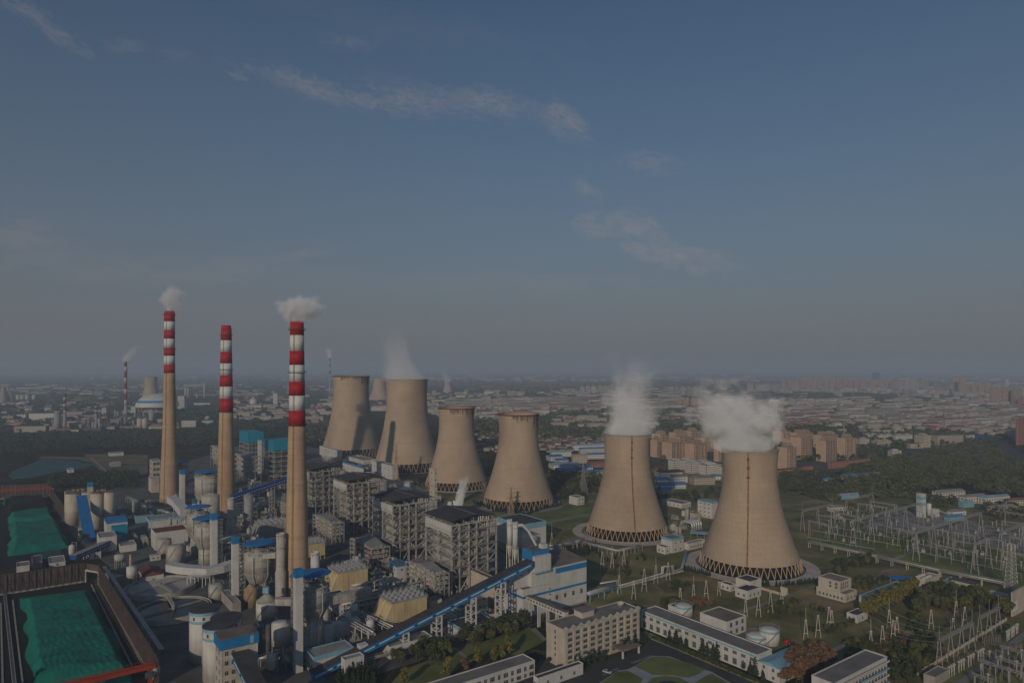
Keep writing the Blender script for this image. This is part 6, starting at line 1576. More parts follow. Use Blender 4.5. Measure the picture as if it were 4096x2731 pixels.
def trunk_mesh(h, r, limbs, seed):
    g = random.Random(seed); m = MB()
    m.tube([(0, 0, -.2), (.05, .03, h * .3), (.1, -.05, h * .75)], [r, r * .8, r * .35], 7)
    for i in range(limbs):
        a = 6.283 * i / limbs + g.uniform(-.3, .3); z = h * g.uniform(.25, .5)
        m.tube([(0, 0, z), (math.cos(a) * h * .14, math.sin(a) * h * .14, z + h * .16), (math.cos(a) * h * .26, math.sin(a) * h * .26, z + h * .36)], [r * .5, r * .33, r * .12], 5)
    return m.mesh('trunk', 'bark')
KT = {}
def tree_kind(kind, leaf):
    if (kind, leaf) in KT: return KT[(kind, leaf)]
    out = []
    for s in range(4):
        npx = np.random.default_rng(hash(kind) % 1000 * 0 + s * 17 + len(kind) * 5); g = random.Random(s + len(kind))
        if kind == 'round':           # about 9 m
            lobes = [(0, 0, 5.6, 2.6, 2.6, 2.6)] + [(g.uniform(-2.1, 2.1), g.uniform(-2.1, 2.1), g.uniform(3.6, 7.2), g.uniform(1.1, 1.9), g.uniform(1.1, 1.9), g.uniform(1.0, 1.7)) for _ in range(8)]
            v = leaf_cloud(npx, lobes, 620, .52); tk = trunk_mesh(8, .26, 5, s)
        elif kind == 'tall':          # about 11 m, oval
            lobes = [(0, 0, 6, 1.9, 1.9, 4.2)] + [(g.uniform(-1.5, 1.5), g.uniform(-1.5, 1.5), g.uniform(3.2, 9.2), g.uniform(.9, 1.5), g.uniform(.9, 1.5), g.uniform(1.0, 1.7)) for _ in range(9)]
            v = leaf_cloud(npx, lobes, 640, .50); tk = trunk_mesh(10, .24, 5, s)
        elif kind == 'conifer':       # about 6 m
            lobes = [(g.uniform(-.12, .12), g.uniform(-.12, .12), .8 + 4.6 * k / 7, 1.5 * (1 - k / 8.2), 1.5 * (1 - k / 8.2), .55) for k in range(8)]
            v = leaf_cloud(npx, lobes, 300, .36); tk = trunk_mesh(5, .14, 0, s)
        else:                         # shrub, about 2.5 m
            lobes = [(g.uniform(-1, 1), g.uniform(-1, 1), g.uniform(.7, 1.5), g.uniform(.7, 1.2), g.uniform(.7, 1.2), g.uniform(.6, 1.0)) for _ in range(5)]
            v = leaf_cloud(npx, lobes, 220, .36); tk = trunk_mesh(1.6, .08, 3, s)
        out.append((quads('crown', v, leaf), tk))
    KT[(kind, leaf)] = out; return out
NAMES = {'round': ('broadleaf_tree', 'tree'), 'tall': ('upright_tree', 'tree'), 'conifer': ('conifer', 'tree'), 'shrub': ('shrub', 'shrub')}
gt_ = random.Random(11)
def plant(kind, leaf, p, sc, label, group):
    me, tk = gt_.choice(tree_kind(kind, leaf)); nm, cat = NAMES[kind]
    t = thing(nm, label, cat, (p.x, p.y, .2), gt_.uniform(0, 6.28), group); s = sc * gt_.uniform(.82, 1.18); t.scale = (s * gt_.uniform(.9, 1.12), s * gt_.uniform(.9, 1.12), s)
    link('crown', me, t); link('trunk', tk, t)

def inside(p, q):
    c = False
    for i in range(len(q)):
        a, b = q[i], q[i - 1]
        if (a[1] > p[1]) != (b[1] > p[1]) and p[0] < (b[0] - a[0]) * (p[1] - a[1]) / (b[1] - a[1]) + a[0]: c = not c
    return c
def grove(s, poly, n, kind, leaf, sc, label, gap=3.0):
    q = [gnd(s, *p) for p in poly]; x0, x1 = min(p.x for p in q), max(p.x for p in q); y0, y1 = min(p.y for p in q), max(p.y for p in q)
    q2 = [(p.x, p.y) for p in q]; got = []; tries = 0
    while len(got) < n and tries < 6000:
        tries += 1; p = Vector((gt_.uniform(x0, x1), gt_.uniform(y0, y1), 0))
        if inside((p.x, p.y), q2) and all((p - o).length > gap for o in got): got.append(p)
    for p in got: plant(kind, leaf if isinstance(leaf, str) else gt_.choice(leaf), p, sc, label, label)
def rowof(s, a, b, n, kind, leaf, sc, label, jit=.6):
    A, B = gnd(s, *a), gnd(s, *b)
    for i in range(n):
        p = A.lerp(B, (i + .5) / n); plant(kind, leaf, p + Vector((gt_.uniform(-jit, jit), gt_.uniform(-jit, jit), 0)), sc, label, label)
DK = ['leaf_dark', 'leaf_dark', 'leaf_mid']
grove('E', [(470, 1420), (520, 1330), (700, 1300), (770, 1360), (690, 1440)], 17, 'round', DK, .95, 'dark green tree in the clump under the low end of the coal conveyor')
grove('E', [(840, 1290), (860, 1200), (1060, 1180), (1120, 1240), (950, 1300)], 16, 'round', DK, .95, 'dark green tree in the clump before the low blue edged shed')
grove('E', [(1110, 1230), (1150, 1130), (1330, 1110), (1350, 1160), (1210, 1225)], 15, 'round', DK, .9, 'dark green tree in the clump at the corner of the white bunker building')
for x, y, sc, lf, lb in ((968, 1448, 1.05, 'leaf_olive', 'tall yellow green tree in the middle of the yellow clump by the low long building'), (1085, 1420, 1.0, 'leaf_olive', 'yellow green tree in the clump, second from the dark green trees'), (1195, 1370, 1.15, 'leaf_olive', 'broad yellow green tree closest to the office block'),
                        (1145, 1400, .9, 'leaf_olive', 'smaller yellow green tree between two larger yellow ones'), (735, 1545, 1.1, 'leaf_olive', 'yellow green tree standing alone behind the low long building'), (870, 1490, .85, 'leaf_rust', 'brownish thin tree between yellow green ones'), (410, 1590, .8, 'leaf_olive', 'small yellow green tree at the very bottom edge')):
    plant('tall', lf, gnd('E', x, y), sc, lb, None) if False else plant('tall', lf, gnd('E', x, y), sc, lb, 'autumn trees behind the low long building')
grove('O', [(1720, 1600), (1800, 1480), (2352, 1400), (2352, 1600)], 34, 'conifer', 'leaf_conifer', 1.0, 'dark conifer in the dense young stand at the bottom edge', 2.0)
grove('E', [(310, 1400), (340, 1370), (400, 1380), (390, 1430)], 4, 'round', DK, .7, 'dark tree beside the lower trestle of the coal conveyor')
for x, y, sc, lb in ((1500, 1425, .5, 'small ball shaped tree at the short end of the office block'), (1575, 1490, .6, 'ball shaped tree before the office block corner')): plant('round', 'leaf_dark', gnd('E', x, y), sc, lb, 'trees before the office block')
grove('E', [(1640, 1470), (1650, 1430), (1880, 1380), (1920, 1410), (1760, 1460)], 9, 'conifer', 'leaf_conifer', 1.1, 'dark conifer along the front of the office block')
grove('H', [(200, 1310), (220, 1250), (400, 1180), (430, 1230), (260, 1320)], 9, 'conifer', 'leaf_conifer', 1.2, 'dark conifer between the office block and the long white hall')
for i, (x, y) in enumerate(((592, 1215), (650, 1235), (690, 1260), (735, 1275), (880, 1320), (920, 1330), (970, 1350), (1000, 1370), (1240, 1450), (1290, 1490), (1330, 1500), (1400, 1560))):
    plant('conifer', 'leaf_conifer', gnd('H', x, y), 1.15 + .25 * (i % 3 == 1), 'dark conifer along the front of the long white hall', 'conifers before the long hall')
rowof('H', (450, 1180), (1330, 1560), 30, 'shrub', 'leaf_dark', .8, 'low dark shrub in the hedge line before the long white hall')
grove('H', [(1520, 1600), (1600, 1480), (1760, 1360), (1931, 1380), (2060, 1480), (2000, 1600)], 22, 'round', 'leaf_rust', 1.15, 'rust coloured tree in the big clump beside the pale blue metal roof', 4.0)
grove('H', [(790, 950), (810, 890), (900, 880), (960, 930), (920, 960)], 6, 'round', 'leaf_rust', .75, 'rust coloured tree behind the single blue ringed tank', 2.5)
grove('H', [(520, 940), (580, 900), (660, 890), (640, 930)], 5, 'round', DK, .7, 'dark tree behind the left blue ringed tank and shed')
rowof('I', (560, 1030), (790, 905), 9, 'tall', 'leaf_olive', 1.1, 'yellow green tree in the near half of the tall row beside the blue edged shed', 1.5)
rowof('I', (780, 915), (985, 800), 8, 'tall', 'leaf_olive', 1.05, 'yellow green tree in the far half of the tall row beside the blue edged shed', 1.5)
grove('I', [(950, 1000), (1040, 900), (1110, 800), (1300, 790), (1540, 860), (1820, 980), (1780, 1020), (1600, 960), (1200, 960)], 48, 'round', ['leaf_dark', 'leaf_mid', 'leaf_mid'], 1.05, 'green tree in the big dark clump inside the substation fence', 4.0)
grove('I', [(380, 1330), (400, 1240), (600, 1210), (640, 1300), (480, 1340)], 14, 'round', DK, .5, 'dark bushy tree beside the lower lane and concrete poles', 2.2)
grove('I', [(640, 1330), (660, 1200), (900, 1170), (960, 1250), (880, 1340)], 34, 'shrub', ['leaf_rust', 'leaf_dark', 'leaf_dark'], 1.3, 'brown leaved shrub between the concrete poles', 1.8)
grove('I', [(950, 1450), (980, 1260), (1180, 1230), (1180, 1400), (1050, 1470)], 18, 'round', ['leaf_mid', 'leaf_dark'], .8, 'bright green tree inside the low beige wall', 3.0)
grove('I', [(780, 1600), (780, 1380), (1000, 1400), (1030, 1560)], 16, 'round', DK, .8, 'dark tree beside the lowest balconied block', 3.0)
grove('I', [(930, 1120), (920, 1010), (1000, 1000), (1130, 1140), (1100, 1220), (980, 1200)], 16, 'shrub', DK, 1.6, 'dark green shrub beside the bare sandy track', 2.2)
grove('I', [(280, 640), (290, 580), (480, 540), (640, 490), (660, 540), (520, 590), (380, 660)], 18, 'round', ['leaf_dark', 'leaf_mid'], .85, 'green tree beside the concrete works by the pipe bridge', 3.0)
grove('I', [(490, 800), (500, 700), (620, 720), (740, 700), (730, 740), (600, 790)], 12, 'round', ['leaf_dark', 'leaf_mid'], .7, 'green tree behind the beige stepped building')
grove('I', [(-330, 990), (-300, 920), (-100, 900), (200, 920), (220, 990), (0, 1010)], 16, 'round', DK, .6, 'dark tree in the line behind the blue ringed tanks')
grove('I', [(0, 1140), (230, 1120), (420, 1100), (470, 1050), (420, 1120), (250, 1160)], 10, 'round', DK, .5, 'dark bushy tree on the grass beside the small dark roofed hut')
grove('I', [(380, 1500), (420, 1380), (560, 1360), (480, 1480)], 8, 'round', DK, .7, 'dark tree beside the rust coloured clump')
rowof('H', (715, 600), (945, 655), 14, 'conifer', 'leaf_conifer', .75, 'small dark cypress along the near side of the closest basin')
rowof('H', (1200, 720), (1450, 745), 13, 'conifer', 'leaf_conifer', .9, 'small dark cypress below the closest cooling tower')
rowof('H', (1510, 745), (1850, 712), 16, 'conifer', 'leaf_conifer', .75, 'small dark cypress on the substation side of the closest basin')
rowof('E', (925, 205), (1060, 262), 8, 'conifer', 'leaf_conifer', 1.0, 'dark cypress beside the basin of the pylon fronted tower')
rowof('E', (1070, 275), (1320, 300), 13, 'conifer', 'leaf_conifer', 1.0, 'dark cypress before the pylon fronted dry tower')
rowof('E', (1330, 298), (1600, 225), 14, 'conifer', 'leaf_conifer', 1.0, 'dark cypress on the lawn side of the pylon fronted tower')
grove('E', [(1500, 560), (1640, 640), (1880, 590), (1880, 520), (1700, 600)], 22, 'conifer', 'leaf_conifer', 1.0, 'dark conifer behind the white bunker building', 2.0)
grove('F', [(300, 1500), (0, 1440), (0, 1400), (200, 1380), (460, 1460), (700, 1420), (640, 1500)], 24, 'conifer', 'leaf_conifer', .8, 'dark conifer among the pipe bridges before the second cooling tower', 2.0)
grove('E', [(1520, 200), (1530, 40), (1700, 10), (1880, 60), (1880, 150), (1700, 200)], 40, 'round', ['leaf_dark'], 1.0, 'dark tree in the wood round the dark pylon', 4.0)
grove('F', [(720, 1060), (740, 980), (870, 1030), (1010, 1020), (1180, 980), (1180, 1020), (1000, 1060), (860, 1070)], 26, 'round', DK, .95, 'dark tree behind the second cooling tower near blue roofs', 4.0)
grove('E', [(400, 60), (520, 60), (620, 90), (560, 110), (440, 100)], 10, 'round', DK, .7, 'dark tree beside the narrow dry cooling tower')
grove('B', [(550, 590), (560, 520), (630, 530), (640, 590)], 6, 'round', DK, .8, 'dark tree at the foot of the blue inclined conveyor', 2.5)
grove('H', [(60, 640), (100, 560), (330, 600), (450, 640), (400, 690), (160, 660)], 16, 'shrub', DK, 1.2, 'dark shrub on the rough meadow beside the shining pipeline', 2.5)
grove('H', [(560, 740), (700, 690), (780, 740), (660, 800)], 10, 'shrub', DK, 1.3, 'dark shrub on the meadow below the pipeline bend', 2.5)

# woods that read as one mass
def wood(name, s, poly, gap, size, leafs, seed, nleaf=26, hgt=7.0, leafsz=1.1, z0=0.0, raw=None):
    npx = np.random.default_rng(seed)
    out = [[] for _ in leafs]
    for pl in (poly if isinstance(poly[0][0], (tuple, list)) else [poly]):
        q = [gnd(s, *p) for p in pl]; q2 = np.array([(p.x, p.y) for p in q])
        x0, y0 = q2.min(0); x1, y1 = q2.max(0)
        gx, gy = np.meshgrid(np.arange(x0, x1, gap), np.arange(y0, y1, gap)); P = np.stack([gx.ravel(), gy.ravel()], 1) + npx.uniform(-gap * .48, gap * .48, (gx.size, 2))
        ins = np.zeros(len(P), bool)
        for i in range(len(q2)):
            a, b = q2[i], q2[i - 1]
            m = ((a[1] > P[:, 1]) != (b[1] > P[:, 1])) & (P[:, 0] < (b[0] - a[0]) * (P[:, 1] - a[1]) / (b[1] - a[1] + 1e-9) + a[0]); ins ^= m
        P = P[ins]; n = len(P)
        if not n: continue
        S = size * npx.uniform(.65, 1.35, n); H = hgt * npx.uniform(.7, 1.25, n)
        d = npx.normal(size=(n, nleaf, 3)); d /= np.linalg.norm(d, axis=2)[..., None]; d[..., 2] = np.where(d[..., 2] < -.2, -d[..., 2], d[..., 2])
        r = npx.uniform(.55, 1.05, (n, nleaf, 1)) ** .5
        c = np.concatenate([P[:, None, :] + d[..., :2] * r * S[:, None, None], (z0 + H[:, None] * .55 + d[..., 2] * r[..., 0] * H[:, None] * .45)[..., None]], 2)
        nr = d + npx.normal(size=d.shape) * .5; nr /= np.linalg.norm(nr, axis=2)[..., None]
        t = np.cross(nr, npx.normal(size=d.shape)); t /= np.linalg.norm(t, axis=2)[..., None]; b = np.cross(nr, t)
        s_ = leafsz * npx.uniform(.6, 1.3, (n, nleaf, 1)) * (S / size)[:, None, None]
        v = np.stack([c - t * s_, c - b * s_ * .75, c + t * s_, c + b * s_ * .75], 2)
        k = npx.integers(0, len(leafs), n)
        for j in range(len(leafs)): out[j].append(v[k == j].reshape(-1, 3))
    allv = np.concatenate([x for o in out for x in o]); me = quads(name, allv, leafs)
    idx = np.concatenate([np.full(sum(len(x) for x in o) // 4, j, np.int32) for j, o in enumerate(out)]); me.polygons.foreach_set('material_index', idx)
    o = link(name, me); o['kind'] = 'stuff'; return o
wood('forest', 'G', [(520, 960), (660, 900), (900, 850), (1100, 830), (1220, 790), (1400, 745), (1620, 735), (1720, 780), (1850, 860), (1990, 910), (1990, 1160), (1640, 1130), (1480, 1060), (1230, 1090), (1080, 1170), (900, 1180), (600, 1150), (560, 1060)], 7.5, 4.6, ['leaf_dark', 'leaf_mid', 'leaf_mid'], 3, 26)
wood('forest', 'G', [[(60, 1010), (180, 960), (380, 970), (520, 1020), (520, 1180), (430, 1210), (180, 1130), (60, 1090)], [(1080, 1200), (1230, 1130), (1420, 1160), (1440, 1240), (1180, 1260)], [(1620, 1330), (1640, 1220), (1952, 1240), (1952, 1340)]], 8, 4.4, ['leaf_dark', 'leaf_dark', 'leaf_mid'], 4, 24)
wood('forest', 'A', [[(-40, 1270), (400, 1240), (700, 1215), (1280, 1225), (1960, 1190), (1960, 1270), (1700, 1330), (1300, 1365), (700, 1370), (300, 1400), (-40, 1430)]], 10, 5.6, ['leaf_dark', 'leaf_dark', 'leaf_conifer'], 5, 16, 8, 1.7)
wood('wood_strip', 'B', [[(350, 200), (360, 120), (480, 130), (760, 90), (980, 90), (970, 200), (780, 190), (480, 170)], [(380, 330), (360, 240), (470, 230), (470, 330)]], 6.5, 3.8, ['leaf_dark', 'leaf_conifer'], 6, 22, 8)
wood('wood_strip', 'F', [[(0, 1010), (0, 860), (160, 850), (360, 880), (350, 960), (180, 1000)], [(760, 860), (780, 760), (800, 750), (805, 850)], [(1600, 1010), (1600, 880), (1742, 860), (1742, 1000)]], 7.5, 4.2, ['leaf_dark', 'leaf_mid'], 7, 22)
# ------------------------------------------------------------------ the city and the far works
facade_mat('brown_facade', (.49, .335, .225), cw=3.6, fh=3.0, wfrac=.62, hfrac=.55)
mat('brown_plain', (.55, .385, .265), .9, .1, .1)
facade_mat('pink_facade', (.46, .30, .245), cw=7.0, fh=3.0, wfrac=.5, hfrac=.75, glass=(.24, .16, .14))
facade_mat('ochre_facade', (.46, .31, .17), cw=8.0, fh=3.0, wfrac=.4, hfrac=.8, glass=(.22, .15, .09))
facade_mat('grey_facade', (.42, .38, .34), cw=6.0, fh=3.0, wfrac=.5, hfrac=.7, glass=(.14, .13, .12))
facade_mat('white_facade', (.62, .59, .53), cw=3.8, fh=3.0, wfrac=.5, hfrac=.45)
facade_mat('cream_facade', (.52, .45, .34), cw=3.6, fh=3.0, wfrac=.5, hfrac=.45)
facade_mat('stone_facade', (.44, .405, .35), cw=3.6, fh=3.0, wfrac=.5, hfrac=.45)
facade_mat('brick_facade', (.36, .16, .11), cw=4, fh=3.2, wfrac=.45, hfrac=.45)
mat('roof_red', (.20, .095, .07), .9, .25, .1); mat('roof_tile', (.12, .065, .05), .9, .3, .1)
mat('roof_pale', (.21, .195, .175), .9, .2, .1); mat('roof_blue', (.05, .20, .42), .6, .2, .1); mat('roof_pale_blue', (.24, .34, .42), .6, .2, .1)
CITY = R(28)
def block(s, near, xl, xr, ytop, label, group, wall, roof, name='apartment_block', cat='apartment block', th=CITY, step=0, gable=0, maxb=16.0, h=None, mina=6.0):
    P = gnd(s, *near); a = max(mina, along(P, th, s, xr)); b = along(P, th + math.pi / 2, s, xl)
    b = max(6.0, min(b if b > 0 else maxb, maxb)); a = min(a, 260)
    h = h or max(3.0, zat(s, ytop, P.y))
    t = thing(name, label, cat, P, th, group)
    MB().box(0, 0, 0, a, b, h).build('wall', wall, t)
    r = MB()
    if gable:
        v = [(-.4, -.4, h + .02), (a + .4, -.4, h + .02), (a + .4, b / 2, h + gable), (-.4, b / 2, h + gable), (a + .4, b + .4, h + .02), (-.4, b + .4, h + .02)]
        r.add(v, [(0, 1, 2, 3), (3, 2, 4, 5), (0, 3, 5), (1, 4, 2), (0, 5, 4, 1)])
    else:
        r.box(.3, .3, h + .003, a - .3, b - .3, h + .4)
    r.build('roof', roof, t)
    if step >= 7:
        MB().box(-.25, -.1, 0, -.003, b + .1, h + .9).build('end_wall', 'brown_plain', t); MB().box(-.25, -.35, h - 9, a + .2, -.003, h - 8.3).build('cornice', 'brown_plain', t)
        for k in range(3): MB().box(a * (.2 + .28 * k), -1.3, 3, a * (.32 + .28 * k), -.004, h - 1).build('bay', wall, t)
    if step:
        n = max(1, int(a / 16))
        for i in range(n):
            x0 = a * (i + .22) / n; x1 = a * (i + .72) / n
            MB().box(x0, b * .1, h + .41, x1, b * .8, h + step * .6).build('roof_house', wall, t)
            MB().box(x0 + 1, b * .2, h + step * .6 + .01, x1 - 1.5, b * .7, h + step).build('lift_house', wall, t)
    return t
lab = lambda i, k: ORD[i] + ' ' + k if i < 20 else k
# brown blocks
g_ = 'brown apartment blocks behind the cooling towers'
for i, (n, xl, xr, yt) in enumerate([((850, 768), 775, 938, 650), ((1005, 772), 925, 1095, 660), ((745, 748), 700, 782, 632), ((905, 715), 830, 985, 612), ((1075, 710), 1010, 1150, 620), ((1175, 778), 1142, 1235, 655), ((770, 690), 705, 828, 590), ((880, 668), 830, 960, 578), ((985, 655), 930, 1050, 568)]):
    block('F', n, xl, xr, yt, ORD[i] + ' brown stepped block in the group between the two closest cooling towers', g_, 'brown_facade', 'roof_pale', step=7, maxb=24)
for i, (n, xl, xr, yt) in enumerate([((95, 937), 18, 168, 770), ((205, 862), 125, 292, 690), ((140, 800), 60, 260, 705), ((400, 877), 322, 486, 715), ((552, 858), 487, 637, 695), ((370, 790), 300, 495, 672), ((200, 745), 122, 300, 655), ((60, 740), -20, 120, 640)]):
    block('G', n, xl, xr, yt, ORD[i] + ' brown stepped apartment block in the group beside the closest cooling tower and forest', g_, 'brown_facade', 'roof_pale', step=7, maxb=24)
for i, (n, xl, xr, yt) in enumerate([((868, 838), 805, 1003, 772), ((985, 860), 922, 1122, 785), ((1090, 872), 1036, 1195, 802), ((1200, 880), 1162, 1300, 815)]):
    block('F', n, xl, xr, yt, ORD[i] + ' white six storey slab before the brown blocks', 'white slabs before the brown blocks', 'white_facade', 'roof_pale', step=2.5, maxb=14)
for i, (n, xl, xr, yt) in enumerate([((20, 985), -60, 250, 945), ((440, 930), 425, 745, 880), ((250, 950), 240, 300, 915)]):
    block('G', n, xl, xr, yt, ORD[i] + ' long red brick shop row along the forest edge', 'brick shop rows at the forest edge', 'brick_facade', 'roof_red', 'shop_row', 'shops', maxb=12)
# red roofed white terraces
for i in range(7):
    for j in range(3):
        x = 20 + i * 62 + j * 22; y = 640 - j * 26 - i * 9
        block('G', (x, y), x - 6, x + 66, y - 30 + j * 2, 'white terrace with red gable roofs behind the brown blocks', 'white terraces with red gables', 'white_facade', 'roof_red', 'terrace', 'terrace', R(20), gable=5, maxb=11)
# slab quarters
rq = random.Random(21)
SLAB = [('white_facade', 'roof_pale'), ('cream_facade', 'roof_pale'), ('stone_facade', 'grey_roof'), ('white_facade', 'roof_red'), ('cream_facade', 'grey_roof')]
def quarter(s, rows, label, group, hmin=14, hmax=19, th=R(12), pal=SLAB, name='apartment_block', gable=0, density=.9, maxb=12, cat='apartment block'):
    for (x0, y0, x1, y1, n) in rows:
        for i in range(n):
            if rq.random() > density: continue
            x = x0 + (x1 - x0) * (i + rq.uniform(.0, .25)) / n; y = y0 + (y1 - y0) * i / n + rq.uniform(-3, 3); w = (x1 - x0) / n * rq.uniform(.62, .95)
            wl, rf = rq.choice(pal)
            block(s, (x + w * .07, y), x, x + w, 0, label, group, wl, rf, name, cat, th, 2.2 if rq.random() < .4 else 0, gable, maxb, h=rq.uniform(hmin, hmax))
for i, (n, xl, xr, yt, wl) in enumerate([((760, 582), 724, 832, 540, 'white_facade'), ((870, 600), 836, 944, 555, 'stone_facade'), ((985, 612), 945, 1042, 548, 'stone_facade'), ((1090, 602), 1066, 1164, 568, 'stone_facade'), ((1240, 615), 1185, 1310, 565, 'stone_facade'), ((1330, 625), 1300, 1400, 548, 'stone_facade'),
                                         ((700, 692), 690, 800, 662, 'white_facade'), ((812, 710), 802, 925, 668, 'white_facade'), ((942, 728), 932, 1078, 668, 'white_facade'), ((560, 602), 518, 640, 565, 'cream_facade'), ((660, 768), 636, 742, 695, 'stone_facade'), ((800, 775), 742, 912, 712, 'cream_facade')]):
    block('G', n, xl, xr, yt, ORD[i] + ' mid-rise slab in the quarter between brown blocks and boulevard', 'mid-rise slabs by the boulevard', wl, 'roof_pale', th=R(15), step=2.5, gable=3 if i in (6, 7, 8) else 0, maxb=14)
block('G', (1160, 765), 1094, 1222, 668, 'large cream office building with tall entrance bay in the quarter by the forest', None, 'cream_facade', 'roof_pale', 'office_building', 'office block', R(20), 3, maxb=22)
block('G', (1270, 745), 1215, 1478, 672, 'wide pale yellow hall with parapet beside the boulevard', None, 'cream_facade', 'roof_pale', 'civic_hall', 'hall', R(14), 0, maxb=30)
block('G', (1060, 770), 1030, 1165, 735, 'low cream hall in front of the large cream office', None, 'cream_facade', 'roof_pale', 'civic_hall', 'hall', R(14), 0, maxb=20)
block('G', (915, 838), 882, 992, 788, 'white villa like building alone at the forest edge', None, 'white_facade', 'roof_pale', 'civic_hall', 'hall', R(14), 2, maxb=14)
bl_ = block('G', (1520, 720), 1495, 1620, 665, 'white shop building with a blue front panel beside the boulevard', None, 'white_facade', 'roof_pale', 'shop_building', 'shop', R(10), 0, maxb=16)
MB().box(14, -.5, 3, 40, -.02, 15).build('blue_panel', 'deep_blue', bl_)
block('G', (1690, 690), 1680, 1790, 645, 'cream building between trees beside the boulevard', None, 'cream_facade', 'roof_pale', 'shop_building', 'shop', R(10), 0, maxb=16)
block('G', (1465, 640), 1455, 1800, 618, 'very long pale green roofed market hall', None, 'white_facade', 'pale_blue', 'market_hall', 'hall', R(6), 0, maxb=20)
block('G', (1915, 745), 1898, 2040, 540, 'dark red tower block with cream balconies at the far edge of the boulevard', None, 'brick_facade', 'roof_pale', 'apartment_tower', 'tower block', R(30), 3, maxb=30)
quarter('G', [(480, 660, 1000, 668, 6), (640, 635, 1180, 645, 6), (700, 612, 1000, 618, 3)], 'grey brown slab in the low quarter behind the brown blocks', 'low slabs behind the brown blocks', 10, 14, pal=[('stone_facade', 'grey_roof'), ('stone_facade', 'roof_pale'), ('cream_facade', 'grey_roof')])
quarter('G', [(1190, 460, 1500, 470, 4), (1150, 490, 1560, 500, 5), (1580, 480, 1870, 490, 3)], 'white slab with red edges in the quarter before the far pink towers', 'white slabs before the far towers', 15, 19, pal=[('white_facade', 'roof_pale'), ('white_facade', 'roof_red')])
quarter('G', [(1440, 550, 1850, 560, 6), (1445, 575, 1860, 582, 5)], 'pale yellow slab in the orderly quarter behind the boulevard', 'pale yellow slabs', 16, 20, pal=[('cream_facade', 'roof_pale')])
quarter('G', [(775, 550, 1260, 562, 6), (900, 530, 1260, 540, 4)], 'pinkish slab with pointed gables behind the flat factory roofs', 'pinkish gabled slabs', 14, 18, pal=[('brick_facade', 'roof_pale'), ('cream_facade', 'roof_red')])
quarter('G', [(0, 440, 980, 470, 10), (240, 460, 800, 480, 6), (0, 490, 330, 495, 3)], 'white and red slab row in the quarter before the wood of the far towers', 'white and red slab rows', 12, 16, pal=[('white_facade', 'roof_red'), ('brick_facade', 'roof_red'), ('cream_facade', 'roof_red')])
for i, (n, xl, xr) in enumerate([((490, 520), 380, 760), ((120, 522), 95, 335), ((620, 500), 470, 1100)]):
    block('G', n, xl, xr, 0, ORD[i] + ' flat grey factory roof in the middle of the city', 'flat factory halls in the city', 'white_facade', 'grey_roof', 'factory_hall', 'factory', R(8), 0, maxb=60, h=9)
# high rises
def tower_row(s, xs, yb, w, ht, label, group, wall, jit=4, th=R(20), depth=18, ord_=True):
    for i, x in enumerate(xs):
        y = yb + rq.uniform(-jit, jit); ww = w * rq.uniform(.85, 1.1)
        block(s, (x + ww * .15, y), x, x + ww, y - ht * rq.uniform(.92, 1.06), (ORD[i] + ' ' + label) if ord_ and i < 20 else label, group, wall, 'roof_pale', 'apartment_tower', 'tower block', th, 6, 0, depth)
tower_row('G', [45 + 48 * i for i in range(20)], 318, 40, 78, 'pinkish tower in the front line of the long far row', 'front line of the long far tower row', 'pink_facade')
tower_row('G', [110 + 46 * i for i in range(14)], 292, 38, 76, 'pinkish tower in the rear line of the long far row', 'rear line of the long far tower row', 'pink_facade')
tower_row('G', [1010, 1050, 1095, 1132, 1165], 330, 42, 88, 'grey brown tower at the end of the long far row', 'grey brown far towers', 'grey_facade')
tower_row('G', [1385, 1440], 345, 60, 132, 'tallest ochre tower standing before the far plain', 'tall ochre towers', 'ochre_facade')
tower_row('G', [1495, 1540, 1592, 1645], 352, 52, 82, 'ochre tower beside the tallest ochre pair', 'ochre towers', 'ochre_facade')
tower_row('G', [1680, 1770, 1850], 430, 84, 125, 'broad pink tower at the edge of the city centre', 'broad pink towers', 'brown_facade')
tower_row('G', [1855, 1905], 440, 46, 68, 'white topped red tower beside the broad pink ones', 'white topped red towers', 'brick_facade')
block('G', (770, 246), 760, 820, 178, 'dark blue glass tower rising behind the long far row', None, 'deep_blue', 'dark_roof', 'office_tower', 'tower block', R(20), 4, maxb=25)
block('G', (1812, 300), 1803, 1832, 228, 'single slim white tower on the far plain', None, 'white_facade', 'roof_pale', 'office_tower', 'tower block', R(20), 4, maxb=25)
tower_row('F', [205, 245, 285, 340, 372], 312, 36, 56, 'pale tower in the small far group left of the second steaming tower', 'small far tower group', 'cream_facade')
tower_row('F', [862, 905, 950, 985, 1020], 330, 40, 74, 'grey tower in the far group between the two steam plumes', 'far grey towers between the plumes', 'grey_facade')
tower_row('F', [872, 920, 975, 1020], 400, 48, 58, 'reddish tower in the nearer group between the two steam plumes', 'reddish towers between the plumes', 'brown_facade')
tower_row('F', [1372, 1430, 1482, 1538], 290, 54, 56, 'grey slab tower right behind the closest steam plume', 'grey slab towers behind the plume', 'grey_facade')
tower_row('F', [1115 + 33 * i for i in range(5)], 240, 26, 28, 'distant yellow tower beyond the closest steam plume', 'distant yellow towers', 'ochre_facade')
